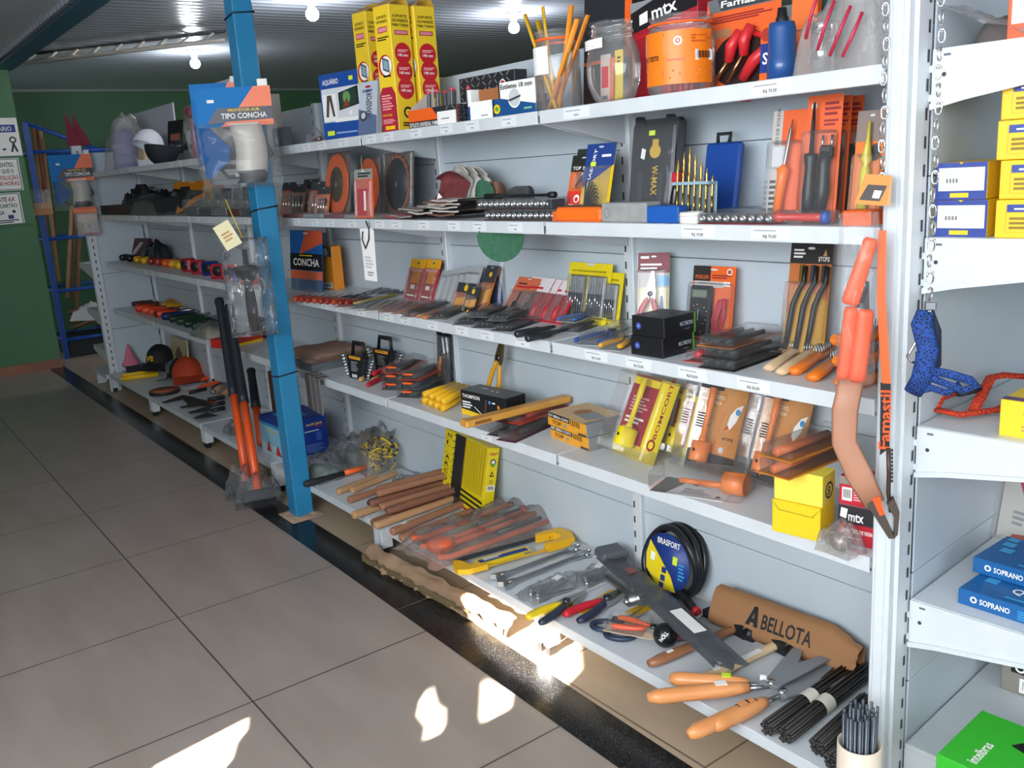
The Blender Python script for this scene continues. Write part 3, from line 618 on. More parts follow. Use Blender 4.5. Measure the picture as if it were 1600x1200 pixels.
blister('orange_card_pack', 'orange hang card with clear cover behind the dark blue bottle', 'pack', fr(1232, 1272, -12, -.10, z, 0, 4), FMC, [('p', [(0, .5), (.9, .4), (1, 1), (0, 1)], K('EE7A3C', .4)), ('r', .0, .2, .8, .4, LGREY)], (0, .05, 1, .6), .012, trowel_)
blister('green_card_pack', 'dark green hang card behind the chrome cylinder', 'pack', fr(1272, 1312, -12, -.08, z, 0, 4), K('173A36', .45), [('r', .0, .0, .14, 1, ORANGE), ('l', .3, .62, .9, .8, 3, K('3E7A70', .5)), ('l', .3, .4, .9, .55, 2, K('2A5A52', .5))])
M, r, h = cyl(1267, 1302, 34, -.215, z); o = thing('flashlight', 'chrome metal cylinder standing at the right of the top shelf', 'flashlight', M)
rodz(MB(), [(0, 0), (0, r), (h*.78, r), (h*.785, r*.9), (h*.795, r*.9), (h*.80, r), (h*.97, r), (h, r*.9), (h, 0)], CHROME, 26).build('body', o); MB().box((r*.9, -.004, h*.72), (r+.012, .004, h*.95), STEEL, .002).build('clip', o)
# clear bag with red straws, right end of the top shelf
x0 = colX(1290, -.20, z); o = thing('plastic_bag', 'crumpled clear bag of red sticks at the right end of the top shelf', 'bag', TR(x0+.055, -.19, z))
pillow(MB(), .20, .13, .15, MILK, 26, 18, .3, 18, 3).build('bag_film', o)
for i, (a, b, c, d) in enumerate(((-.06, .07, -.03, .16), (-.03, .045, .0, .13), (.0, .03, .035, .115), (.03, .025, .06, .10))): MB().tube([(a, -.07-.004*i, b), ((a+c)/2+.004, -.078, (b+d)/2), (c, -.066, d)], .0034, K('C02848', .4), 8).build('red_stick', o)
# ------------------------------------------------ second bay, top shelf
M, w, h = fr(640, 716, 138, -.275, z, 4)
o = thing('knife_display_box', 'orange and black counter box of red tipped utility knives', 'display box', M); d = .11
DIA = K('2B2C30', .45); LM = K('8C8F92', .4)
def dia(w, h, nx, nz):
    q = []
    for i in range(nx):
        for k in range(nz):
            u, v = (i+.5)/nx, (k+.5)/nz; a, b = .3/nx, .3/nz
            q.append(('p', [(u-a, v-b*(1 if (i+k) % 2 else -1)), (u-a+.16/nx, v-b*(1.1 if (i+k) % 2 else -1.1)), (u+a, v+b*(1 if (i+k) % 2 else -1)), (u+a-.16/nx, v+b*(1.1 if (i+k) % 2 else -1.1))], LM))
    return q
mb = MB(); hf = h*.5
mb.box((0, 0, 0), (w, .002, hf), ORANGE); mb.box((0, .002, 0), (.002, d, hf), ORANGE); mb.add([(0, .004, hf), (0, d, hf), (0, d, h*1.15)], [(0, 1, 2), (2, 1, 0)], PAPER); mb.box((w-.002, .002, 0), (w, d, hf), DIA); mb.box((0, d, 0), (w, d+.002, h*.6), PAPER); mb.box((0, 0, 0), (w, d, .002), ORANGE)
mb.dec(w, hf, [('p', [(.72, 0), (1, 0), (1, 1), (.5, 1)], DIA), ('r', 0, 0, .62, .36, BLK), ('t', 'ESTILETE UNIVERSAL 9 MM', .02, .08, .22, PAPER, .58)]+[it for it in dia(w, hf, 8, 4) if it[1][0][0] > .66 and it[1][0][1] > .05])
mb.T = TR(w, 0, 0) @ RZ(90); mb.dec(d, hf, dia(d, hf, 7, 5)); mb.T = Matrix(); mb.build('box', o)
MB().box((w*.62, -.004, 0), (w*.98, -.001, hf*.72), PAPER).dec(w, hf, [('l', .7, .3, .9, .42, 1, GREY)], y=-.0045).build('price_card', o)
for i in range(6):
    u = (.30, .40, .48, .58, .76, .86)[i]; r = thing('utility_knife', f'{("first", "second", "third", "fourth", "fifth", "sixth")[i]} red tipped grey utility knife from the left in the display box', 'knife', M @ TR(u*w, .02+.045*(i % 2), .004) @ RY(5), 'utility knives in the display box')
    MB().box((-.006, 0, 0), (.006, .012, h*.86), K('5B6064', .4), .002).build('body', r); MB().box((-.0065, -.0005, h*.85), (.0065, .0125, h*.93), K('E0405A', .4), .003).build('red_tip', r)
M, w, h = fr(722, 808, 116, -.13, z, 2); carton('display_header', 'black diamond plate patterned box standing behind the knife boxes', 'carton', M, w, .05, h, DIA, f=dia(w, h, 9, 8)+[('c', .85, .72, .11, PAPER), ('c', .85, .72, .085, RED)])
M, w, h = fr(733, 838, 130, -.272, z, 3); d = .10; o = thing('blade_display_box', 'blue and white counter box of wide snap blade knives', 'display box', M)
mb = MB(); LB = K('1C4F86', .4); mb.box((0, .001, 0), (w, d, h*.55), LB); mb.box((w*.5, .0, 0), (w, d, h), PAPER, .001); mb.box((0, 0, 0), (.06*w, d, h*.95), PAPER)
mb.dec(w, h, [('p', [(0, 0), (1, 0), (1, .28), (.5, .55), (.1, .5), (0, .4)], LB), ('c', .71, .52, .30, PAPER), ('c', .71, .52, .26, LGREY), ('p', [(.62, .48), (.80, .58), (.80, .52), (.64, .42)], DGREY), ('t', 'Estiletes 18 mm', .52, .80, .14, BLK, .45), ('c', .04, .3, .16, NAV), ('e', .45, .25, .05, .14, YEL), ('e', .45, .25, .025, .07, GRN), ('l', .84, .15, .98, .25, 1, K('7FC0A0', .5))]); mb.T = TR(w, 0, 0) @ RZ(90); mb.dec(d, h, [('p', [(0, 0), (1, 0), (1, .45), (0, .3)], LB)]); mb.T = Matrix(); mb.build('box', o)
MB().box((.08*w, -.012, 0), (.42*w, -.010, h*.55), PAPER).dec(w, h, [('l', .25, .1, .38, .16, 1, GREY)], y=-.0125).build('price_card', o); MB().box((.1*w, .02, h*.5), (.4*w, .022, h*.92), K('A8683C', .7)).build('divider', o)
# tall yellow cartons
def tallbox(p0, p1, pt, Y, yaw, label, w, d, kind):
    M, _, h = fr(p0, p1, pt, Y, z, yaw); YC = K('F4CF2E', .4)
    txt = lambda u, s: [('t', 'SUPORTE', u, .90, .022, BLK, s, 0, 'c'), ('t', 'DE PAREDE', u, .865, .022, BLK, s*1.1, 0, 'c')]
    fA = txt(.5, .62)+[('r', .22, .79, .78, .835, CRIM), ('r', .25, .797, .75, .828, K('E88AA0', .5)), ('l', .15, .73, .85, .765, 2, BLK), ('c', .5, .53, .42, RED), ('c', .55, .53, .36, PAPER), ('p', [(.35, .50), (.75, .47), (.75, .57), (.35, .60)], DGREY), ('p', [(.4, .51), (.7, .485), (.7, .56), (.4, .585)], K('8FA8B8', .3)), ('r', .35, .44, .8, .455, BLK)]
    if kind: fA += [('p', [(0, .0), (1, .0), (1, .30), (.8, .36), (.2, .36), (0, .30)], CRIM), ('l', .1, .18, .8, .31, 6, K('E8A0A0', .5)), ('t', 'MONITORES', .1, .13, .016, YEL), ('r', .2, .02, .8, .05, YEL), ('l', .1, .07, .85, .11, 3, K('E8A0A0', .5))]
    fB = txt(.5, .7)+[('t', 'PARA TORNO', .5, .83, .022, BLK, .8, 0, 'c'), ('r', .18, .765, .82, .80, CRIM), ('r', .22, .772, .78, .794, K('E88AA0', .5))]
    for v in (.62, .48, .34): fB += [('c', .5, v, .40, RED), ('l', .24, v+.01, .76, v+.035, 2, K('F4C0C0', .5)), ('t', '140 mm', .5, v-.025, .024, PAPER, .5, 0, 'c')]
    fB += [('c', .5, .15, .22, BLK), ('c', .5, .15, .14, YC), ('l', .2, .04, .8, .08, 2, BLK)]
    def flaps(o):
        MB(TR(0, 0, h) @ RX(28)).box((.002, 0, 0), (w-.002, d*.5, .0012), TAN).build('flap', o); MB(TR(0, d, h) @ RX(-62)).box((.002, -.035, 0), (w-.002, 0, .0012), K('C9A23A', .6)).build('flap', o)
    return carton('tall_carton', label, 'carton', M, w, d, h, YC, 'tall yellow cartons on the top shelf', parts=flaps, f=fA, r=fB)
tallbox(568, 600, 18, -.20, 6, 'leftmost of the tall yellow cartons, slightly lower than its neighbour', .085, .075, 0)
tallbox(600, 630, 8, -.275, 8, 'middle tall yellow carton with a red foot panel and red discs', .085, .085, 1)
tallbox(640, 660, 12, -.17, 3, 'rightmost of the tall yellow cartons, behind the knife box', .085, .085, 0)
M, w, h = fr(508, 577, 112, -.235, z, 12); AQ = K('1E4FA0', .4)
carton('tv_bracket_carton', 'blue carton picturing a wall mounted television', 'carton', M, w, .09, h, AQ, r=[('l', .2, .7, .8, .8, 2, SKY)], f=[('t', 'AQUÁRIO', .08, .84, .075, PAPER, .36), ('r', .68, .86, .77, .92, LIME), ('r', .04, .28, 1, .78, K('D9DDE0', .5)), ('r', .04, .30, .36, .70, PAPER), ('p', [(.10, .36), (.16, .36), (.21, .60), (.26, .36), (.31, .36), (.26, .68), (.16, .68)], K('5A4A46', .5)), ('p', [(.42, .44), (.86, .50), (.86, .77), (.42, .70)], BLK), ('p', [(.45, .46), (.83, .515), (.83, .75), (.45, .69)], K('2A4436', .3)), ('c', .6, .62, .09, K('6A9A5A', .5)), ('p', [(.5, .47), (.66, .49), (.6, .62)], K('8A4038', .4)), ('r', .62, .36, .7, .42, PAPER), ('c', .9, .40, .06, GRN), ('r', .3, .27, .95, .33, PAPER), ('r', .1, .08, .26, .15, LIME), ('l', .3, .1, .9, .14, 1, K('9AB4E0', .5))])
M, w, h = fr(560, 588, 127, -.29, z, 14, 9)
carton('slim_carton', 'slim silver and blue carton leaning on the tall yellow cartons', 'carton', M, w, .028, h, K('B9C3CE', .35), f=[('p', [(0, 0), (1, 0), (1, .35), (0, .5)], K('5A6A8A', .4)), ('t', 'TRANSPORT', .72, .30, .16, DGREY, h/w*.55, 90), ('e', .5, .9, .16, .025, CRIM), ('l', .2, .80, .75, .86, 2, NAV), ('c', .28, .36, .20, DGREY), ('c', .28, .37, .12, LGREY)])
M = at(colX(494, -.2, z), -.2, z); o = thing('wrapped_part', 'small metal part wrapped in clear film near the blue carton', 'part', M)
MB().tube([(-.02, 0, .012), (.03, .01, .02)], .01, K('8A6A50', .4, 1), 8).build('metal_part', o); pillow(MB(), .09, .06, .05, BAG, 12, 10, .3, 30, 8).build('film', o)
carton('grey_case', 'plain grey metal case standing left of the wrapped part', 'case', at(colX(428, -.12, z), -.12, z), .12, .05, .10, K('7E8488', .5), bev=.006)
# ================================================================ second shelf
z = Z[2]
M, w, h = fr(868, 938, 324, -.285, z, 2); o = thing('tool_case', 'flat bright orange plastic case lying on the second shelf', 'case', M)
MB().box((0, 0, 0), (w, .10, h), K('F5701E', .4), .006).build('case_body', o); MB().box((.006, .008, h), (w-.006, .092, h+.003), K('5A4238', .4), .001).build('lid', o)
def keys(n, cx, cy, r0, a0, a1, m):
    def f(r, w, h):
        for i in range(n):
            t = i/(n-1); a = math.radians(a0+(a1-a0)*t); L = r0*(1-.45*t); ox, oz = cx*w+t*.012, cy*h+t*.01
            d = V((math.cos(a), 0, math.sin(a))); p = V((ox, -.006-.001*i, oz)); q = p+d*L
            MB().tube([p, q-d*.003, q+V((d.z*.002, 0, -d.x*.002)), q+V((d.z, 0, -d.x))*L*.28], .0016+.0016*(1-t), m, 6).build('hex_key', r)
    return f
blister('hex_key_pack', 'dark topped hang card behind the orange hex key card', 'pack', fr(890, 928, 232, -.13, z, 4, 14), K('2E3A30', .5), [('l', .2, .84, .8, .9, 2, PAPER), ('r', 0, 0, 1, .8, K('D8701E', .45))])
blister('hex_key_pack', 'orange hang card of hex keys with a black top', 'pack', fr(881, 918, 242, -.215, z, 4, 16), K('E2682A', .45), [('r', 0, .74, 1, 1, K('22261F', .5)), ('t', 'TOP', .08, .77, .055, PAPER, .34), ('l', .5, .77, .95, .83, 2, PAPER), ('r', 0, 0, 1, .44, K('D83A2A', .4)), ('p', [(0, .04), (.9, 0), (.95, .2), (.1, .24)], PAPER), ('t', '17pc', .15, .07, .10, BLK, .7, -3), ('c', .42, .32, .12, PAPER), ('c', .42, .31, .07, RED)], (.2, .46, .95, .72), .012, keys(6, .35, .5, .045, 60, 20, CHROME))
def fan(r, w, h):
    for i in range(9):
        a = math.radians(95-11*i); L = .075-.004*i; p = V((.22*w, -.006-.0008*i, .14*h)); d = V((math.cos(a), 0, math.sin(a))); q = p+d*L
        MB().tube([p, q, q+V((-d.z, 0, d.x))*-.012], .0026-.0001*i, BLK, 6).build('hex_key', r)
    MB().box((.05*w, -.016, .04*h), (.4*w, -.003, .17*h), DGREY, .004).build('key_holder', r)
blister('hex_key_pack', 'blue and yellow hang card of a fan of black hex keys', 'pack', fr(903, 948, 224, -.225, z, 5, 15), K('E8C01E', .45), [('p', [(0, .42), (1, .72), (1, 1), (0, 1)], K('1F3F86', .45)), ('t', 'BRASFORT', .22, .44, .05, PAPER, .95, 80), ('l', .55, .82, .95, .88, 1, PAPER), ('r', .2, .70, .38, .76, LIME)], (.05, .03, .95, .70), .014, fan)
M, w, h = fr(940, 1010, 317, -.288, z, 2)
carton('sharpening_stone', 'dull grey rectangular block at the front of the second shelf', 'stone', M, w, .055, h, noisy('stone_grey', '8B8C8A', '9C9D9B', 40, .8), bev=.003, f=[('e', .13, .5, .07, .28, K('7A7B79', .8)), ('e', .13, .5, .055, .22, K('929391', .8))])
M, w, h = fr(978, 1056, 184, -.15, z, 8, 9); o = thing('tool_case', 'black moulded plastic tool case with yellow lettering standing upright', 'case', M); BC = K('24262A', .4)
mb = MB(); mb.box((0, 0, 0), (w, .03, h), BC, .012); mb.box((.012, -.010, .015), (w-.012, .002, h-.015), BC, .008)
for u in (.3, .7): mb.box((u*w-.006, -.013, .02), (u*w+.006, -.009, h*.45), K('30333A', .4), .0015)
mb.T = TR(0, -.0100, 0); mb.dec(w, h, [('t', 'W-MAX', .52, .52, .075, K('C8A23A', .5), .30*h/w, -90), ('c', .56, .66, .11, K('C8A23A', .5)), ('r', .5, .6, .62, .78, K('C8A23A', .5)), ('r', .42, .82, .54, .87, LIME), ('p', [(.28, .60), (.36, .58), (.38, .68), (.30, .70)], PAPER)]); mb.T = Matrix(); mb.build('case_body', o)
for u in (.2, .8): MB().box((u*w-.012, -.014, h*.95), (u*w+.012, .004, h+.004), BC, .003).build('latch', o)
pillow(mb := MB(TR(w*.5, -.016, h*.5) @ RX(90)), w*.98, h*.96, .012, CLEAR, 14, 20, .3, 20, 5, 4, False); mb.build('film', o)
M = at(colX(1052, -.20, z), -.20, z); o = thing('glue_tube', 'small black tube with a red cap in front of the black tool case', 'tube', M)
rodz(MB(RY(8)), [(0, 0), (0, .010), (.03, .014), (.075, .010), (.09, .006), (.09, 0)], K('1A1B1E', .25), 14).build('tube_body', o); MB(RY(8) @ TR(0, 0, .088)).box((-.010, -.010, 0), (.010, .010, .026), K('C42A3A', .4), .003).build('top', o)
M, w, h = fr(1010, 1060, 322, -.285, z, 3); carton('plastic_tray', 'small bright blue plastic tray beside the grey block', 'tray', M, w, .06, h, K('1B57A8', .4), bev=.003)
# drill set
M, w, h = fr(1060, 1118, 284, -.235, z, 3, 4); o = thing('drill_bit_set', 'pale blue rack of gold twist drills', 'drill set', M); HB = K('8FAAB8', .4)
mb = MB(); mb.box((0, 0, 0), (w, .004, h), HB, .001); mb.box((0, -.03, h*.92), (w, 0, h), HB, .001); mb.box((0, -.035, .012), (w, 0, .02), HB); mb.box((-.004, -.04, 0), (w+.004, .004, .012), K('1B57A8', .4), .002); mb.build('rack', o)
n = 13
for i in range(n):
    u = (i+.5)/n; L = h*(.75+.95*(1-abs(u-.32)*1.25)) if i % 2 == 0 else h*(.7+.6*(1-u)); rr = .0032 if i % 2 == 0 else .0024; y = -.010 if i % 2 == 0 else -.022; zz = .02
    mb = MB(TR(u*w, y, zz)); rodz(mb, [(0, 0), (0, rr), (L*.4, rr)]+[(L*(.4+.5*k/8), rr*(1.12 if k % 2 else .72)) for k in range(9)]+[(L, .0003)], GOLD, 8); mb.build('drill_bit', o)
M, w, h = fr(1092, 1146, 222, -.10, z, 3, 10); o = thing('drill_case', 'bright blue flat plastic case with a black handle leaning at the back', 'case', M); CB = K('17479A', .4)
MB().box((0, 0, 0), (w, .022, h), CB, .006).build('case_body', o)
mb = MB(); mb.tube([(w*.28, .011, h-.003), (w*.26, .011, h+.022), (w*.62, .011, h+.022), (w*.60, .011, h-.003)], .005, BLK, 8); mb.build('handle', o)
M = at(colX(1081, -.275, z), -.275, z, 8); o = thing('wire_coil', 'short white banded roll beside the blue drill rack', 'roll', M)
mb = MB(); mb.lathe([(.012, 0), (.026, 0), (.028, .004), (.028, .022), (.026, .026), (.012, .026), (.012, 0)], K('E8E4D8', .6), 24); mb.build('roll', o); mb = MB(); mb.tube(arc(.0, 0, .0285, 0, 360, 24, .018), .0012, LGREY, 6); mb.build('band', o)
# packs lying along the front edge
def knobrow(name, label, cat, M, w, d, h, base, n, m, group=None, rows=1):
    o = thing(name, label, cat, M, group); MB().box((0, 0, 0), (w, d, .002), base).build('card', o)
    for k in range(rows):
        for i in range(n):
            mb = MB(TR((i+.5)*w/n, .006+k*d*.45, h*.5) @ RX(90)); q = min(h*.42, w/n*.42); rodz(mb, [(-d*.38, 0), (-d*.38, q), (0, q), (.004, q*.8), (.004, q*.45), (0, q*.4), (0, 0)], m, 12); mb.build('socket', o)
    MB().box((-.002, 0, 0), (w+.002, d, h), BLIS, .003).build('blister', o); return o
M, w, h = fr(1090, 1206, 333, -.29, z, 2); knobrow('bit_pack', 'flat clear pack showing a row of round steel heads on red', 'pack', M, w, .10, .024, K('7A1E28', .5), 9, STEEL)
M, w, h = fr(1118, 1196, 318, -.15, z, 2); carton('clear_pack', 'flat clear pack lying behind the row of round steel heads', 'pack', M, w, .09, .022, K('7E868C', .3), bev=.003)
def iron(r, w, h):
    rodz(MB(TR(w*.42, -.014, .02) @ RY(5)), [(0, 0), (0, .009), (.07, .011), (.09, .014), (.094, .009), (.10, .006), (.10, 0)], K('F07830', .35), 14).build('handle', r)
    rodz(MB(TR(w*.42+.009, -.014, .12) @ RY(7)), [(0, .004), (h*.3, .004), (h*.32, .0025), (h*.40, .0008), (h*.4, 0)], STEEL, 10).build('iron_tip', r)
    MB().box((w*.12, -.016, h*.48), (w*.5, -.008, h*.68), LGREY, .003).build('stand', r)
OC = K('E0602A', .45)
blister('soldering_iron_pack', 'orange card of an orange handled soldering iron', 'pack', fr(1196, 1248, 172, -.215, z, 8, 9), OC, [('r', 0, .0, .30, 1, K('B9B4AE', .5)), ('t', 'FERRO DE SOLDA', .2, .62, .03, DGREY, 1.2, 90), ('l', .04, .1, .26, .4, 6, DGREY)], (.02, .04, .98, .72), .026, iron, hole=False)
def tester(k):
    def f(r, w, h):
        rodz(MB(TR(w*.30, -.016, .01)), [(0, 0), (0, .012), (.05, .013), (.10, .011), (.12, .014), (.128, .014), (.13, .005), (h*.72, .004), (h*.9, .002), (h*.9, 0)], BLK, 12).build('tool', r)
        MB().tube([(w*.62, -.014, h*.06), (w*.70, -.016, h*.25), (w*.66, -.014, h*.45), (w*.74, -.014, h*.55)], [.012, .014, .013, .012], BLK, 10).build('cord', r)
        mb = MB();
        for dx in (-.010, .010): mb.tube([(w*.72+dx, -.014, h*.57), (w*.72+dx, -.014, h*.68)], .003, STEEL, 6)
        mb.box((w*.54, -.022, h*.5), (w*.9, -.006, h*.6), BLK, .004); mb.build('plug', r)
    return f
for i, (a, b, Y, t) in enumerate(((1250, 1304, -.225, 148), (1276, 1318, -.15, 150), (1296, 1336, -.09, 150))):
    blister('soldering_kit_pack', f'orange card of a black corded soldering tool, {("nearest of the three leaning together", "middle of the three leaning together", "rearmost of the three leaning together")[i]}', 'pack', fr(a, b, t, Y, z, 8, 7), OC, [('l', .5, .84, .95, .96, 3, MAROON), ('l', .5, .76, .9, .82, 2, MAROON), ('c', .2, .92, .09, LGREY)], (.04, .03, .96, .72), .03, tester(i), 'orange soldering tool cards', hole=False)
def sdr(r, w, h): rodz(MB(TR(w*.5, -.012, .02)), [(0, 0), (0, .010), (.08, .011), (.09, .006), (.10, .012), (.14, .004), (h*.8, .003), (h*.8, 0)], K('CFC14A', .3), 10).build('tool', r)
blister('tester_pack', 'orange and grey card of a yellow tool behind the hanging saw packet', 'pack', fr(1326, 1372, 172, -.17, z, 8, 9), K('E07A2E', .45), [('r', 0, .72, 1, 1, K('8A7A72', .5)), ('e', .7, .62, .18, .08, DGREY)], (.05, .03, .95, .6), .024, sdr)
M, w, h = fr(1200, 1284, 331, -.285, z, 4); o = thing('tool_pack', 'clear pack of a red handled tool with a blue end', 'pack', M)
rodx(MB(TR(0, .02, .014)), [(0, 0), (0, .010), (w*.15, .012), (w*.2, .007), (w*.8, .009), (w*.95, .008), (w*.95, 0)], K('C23A34', .35), 12).build('handle', o); MB(TR(w*.93, .02, .014)).tube([(0, 0, 0), (.012, 0, 0)], .013, K('2A55A8', .4), 16).build('end_cap', o); MB().box((-.004, 0, 0), (w+.02, .04, .028), BLIS, .005).build('blister', o)
M, w, h = fr(1316, 1360, 334, -.27, z, 0); carton('orange_box', 'small orange carton end at the right of the second shelf', 'carton', M, w, .05, .028, ORANGE)
# ------------------------------------------------ second bay
for k, (a, b, dz, lb, Y) in enumerate(((757, 868, 0, 'lower clear pack of chrome sockets in two rows', -.288), (746, 862, .032, 'upper clear pack of chrome sockets with a black ratchet handle on top', -.285))):
    M, w, h = fr(a, b, None, Y, z, 2, 0, h=.03); o = knobrow('socket_set', lb, 'socket set', TR(0, 0, dz) @ M, w, .09, .03, K('4A2A28', .5), 13, CHROME, 'chrome socket packs')
    if k: rodx(MB(TR(.01, .03, .037)), [(0, 0), (0, .008), (.07, .008), (.075, .004), (w*.85, .004), (w*.86, .009), (w*.93, .009), (w*.93, 0)], BLK, 10).build('ratchet', o)
    MB().box((w-.012, -.001, 0), (w+.004, .05, .026), K('D8642E', .4) if not k else DGREY, .001).build('end_piece', o)
SAND = [noisy('sand_maroon', '6A2E30', '7C3A3A', 80, .9), noisy('sand_grey', '8F8880', 'A09A92', 80, .9), noisy('sand_brown', '77503E', '8A6250', 80, .9), noisy('sand_green', '2F5A44', '3A6A50', 80, .9), noisy('sand_dark', '3E3E40', '4C4C4E', 80, .9), noisy('sand_pale', 'B9B3AC', 'C9C4BE', 80, .9)]
def wavy(w, d, m, seed, curl=.012, t=.0045):
    mb = MB(); f = lambda u, v, o_: (u*w, v*d, curl*(.5+.5*noise.noise((u*3+seed, v*2, seed)))+curl*1.6*abs(u-.5)**2+o_)
    mb.grid(lambda u, v: f(u, v, t), 14, 8, m); mb.grid(lambda u, v: f(1-u, v, 0), 14, 8, m); mb.grid(lambda u, v: f(u, 0, v*t), 14, 1, m); return mb
for i in range(10):
    x = colX((612, 668, 640, 672, 625, 668, 655, 670, 664, 675)[i], -.28, z); c = (1, 2, 5, 5, 1, 5, 1, 5, 2, 5)[i]
    one('sandpaper_sheet', f'{("lowest", "second", "third", "fourth", "fifth", "sixth", "seventh", "eighth", "ninth", "topmost")[i]} curling sheet in the flat pile of sandpaper', 'sandpaper', wavy(.165+.01*(i % 2), .20, SAND[c], i*3.1, .008), at(x, -.285+.006*(i % 2), z+.002+i*.0055, (i*37 % 9)-4), 'flat pile of sandpaper')
def fold(w, hh, m, bend):
    mb = MB(); f = lambda u, v, k: (u*w-.5*w, bend*math.sin(v*2.6)*(1-.3*u)+.02*noise.noise((u*2, v*3, 1))+k, hh*math.sin(v*1.5)*(1-.25*abs(2*u-1)**2))
    mb.grid(lambda u, v: f(u, v, 0), 12, 12, m); mb.grid(lambda u, v: f(1-u, v, .0012), 12, 12, SAND[1]); return mb
o = thing('sandpaper_roll', 'folded maroon sandpaper sheet rising above the pile with a white triangle mark', 'sandpaper', at(colX(700, -.20, z), -.20, z+.05, 20)); f_ = fold(.13, .10, SAND[0], .06); f_.build('sheet', o)
MB(TR(-.035, -.006, .012)).prism([(0, 0), (.024, .004), (.008, .02)], -.001, 0, PAPER).build('mark', o)
for i in range(3): one('sanding_disc', f'{("front", "middle", "rear")[i]} curved pale sanding sheet arching behind the maroon fold', 'sandpaper', fold(.085, .125-.006*i, SAND[5], .035), at(colX(722+6*i, -.15, z), -.16+.022*i, z+.045, 15), 'arched pale sanding sheets')
def disc(r, m, bow=.01, h0=.0):
    mb = MB(); n = 18
    for s in (1, -1): mb.grid(lambda u, v: (r*v*math.cos(u*6.2832)*s, bow*(v*math.cos(u*6.2832))**2*2+(0 if s > 0 else .001), r+r*v*math.sin(u*6.2832)), n, 5, m)
    return mb
one('sanding_disc', 'round dark green sanding disc propped beside the maroon fold', 'sanding disc', disc(.037, SAND[3]), at(colX(752, -.17, z), -.17, z+.045, 20) @ RX(-12))
for i in range(3): one('sanding_disc', f'{("first", "second", "third")[i]} brown curved disc right of the green sanding disc', 'sanding disc', disc(.032, SAND[2], .03), at(colX(768+6*i, -.12, z), -.12, z+.045, 55) @ RX(-8), 'brown curved discs')
for i in range(3): one('sanding_disc', f'{("left", "middle", "right")[i]} dark grey curved disc standing behind the socket packs', 'sanding disc', disc(.036, SAND[4], .045), at(colX(812+8*i, -.11, z), -.11, z+.02, 62) @ RX(-6), 'dark grey curved discs')
def bladepack(a, b, pt, Y, label, m1, m2, teeth, dec=()):
    def f(r, w, h):
        R0 = min(w, h)*.48; mb = MB(TR(w*.5, -.006, h*.50)); n = 40; pts = []
        for i in range(n):
            t = 2*math.pi*i/n; q = R0*(1 if i % 2 == 0 or not teeth else .90); pts.append((q*math.cos(t+.05*(i % 2)), q*math.sin(t+.05*(i % 2))))
        mb.prism(pts, -.002, 0, m1); mb.T = TR(w*.5, -.0085, h*.5); mb.tube([(0, 0, 0), (0, -.001, 0)], R0*(.86 if teeth else .58), m2, 28); mb.T = TR(w*.5, -.0105, h*.5); mb.dec(1, 1, [('c', 0, 0, .008, GREY)]); mb.build('saw_blade', r)
    return blister('saw_blade_pack', label, 'pack', fr(a, b, pt, Y, z, -5, 6), K('6A6560', .5), dec, (0, .0, 1, 1), .012, f, 'circular saw blade packs', hole=False)
bladepack(512, 548, 238, -.20, 'bright orange round saw blade in a clear pack, leftmost of the three blades', K('EE6A28', .4), K('4A3A22', .4), False)
bladepack(560, 596, 246, -.13, 'orange round saw blade in a clear pack, middle of the three blades', K('EE6A28', .4), K('3A3226', .4), False)
bladepack(601, 646, 238, -.15, 'dark toothed saw blade with orange rim in a clear pack, rightmost of the three blades', K('B0603A', .4), K('1E2230', .35), True)
M, w, h = fr(556, 584, 266, -.305, z, 12, 5); o = blister('drill_pack', 'narrow orange and red card hung by a string at the shelf edge', 'pack', (M @ TR(0, 0, .004), w, h), K('E86A4A', .45), [('r', 0, .8, 1, 1, K('8A9088', .5)), ('l', .2, .84, .9, .95, 2, BLK), ('p', [(.15, .05), (.6, .05), (.75, .6), (.15, .6)], K('B02A3A', .45)), ('r', .5, .15, .62, .55, PAPER)], (.02, .02, .98, .78), .01)
MB().tube([(w*.5, -.003, h*.95), (w*.45, -.003, h+.02), (w*.3, .01, h+.05)], .0006, PAPER, 5).build('string', o)
# ------------------------------------------------ third bay and left of the pillar
k = 0
for a, b, pt, Y, c, yaw in ((437, 458, 285, -.16, 'D8622A', 4), (452, 474, 288, -.20, 'A0522E', 4), (470, 492, 280, -.15, '8A6A5A', 4), (482, 505, 284, -.22, 'D8622A', 4), (492, 512, 292, -.25, 'E07A40', 4)):
    def bits(r, w, h):
        for i in range(3): rodz(MB(TR(w*(.3+.2*i), -.006, h*.1)), [(0, 0), (0, .004), (h*.5, .004), (h*.5, 0)], CHROME, 8).build('drill_bit', r)
    blister('drill_bit_pack', f'{("first", "second", "third", "fourth", "fifth")[k]} clear fronted orange card from the left, just right of the pillar', 'pack', fr(a, b, pt, Y, z, yaw, 14), K(c, .45), [('r', 0, .75, 1, 1, DGREY), ('c', .7, .5, .15, BLK)], (0, .02, 1, .72), .012, bits, 'orange drill cards right of the pillar'); k += 1
for i in range(6):
    M, w, h = fr(440+32*i, 470+32*i, None, -.288, z, 3, 0, h=.02); o = thing('flat_pack', f'thin clear sleeve lying along the shelf front, {("first", "second", "third", "fourth", "fifth", "sixth")[i]} right of the pillar', 'pack', M, 'thin clear sleeves on the second shelf')
    MB().box((.004, .004, .001), (w*.9, .10, .014), K(('8A4A48', '9A9CA0', '7A3A3A', '8F9296', '6A5A58', 'A03A44')[i], .4), .001).build('insert', o); MB().box((0, 0, 0), (w, .12, .020), BLIS, .003).build('sleeve', o)
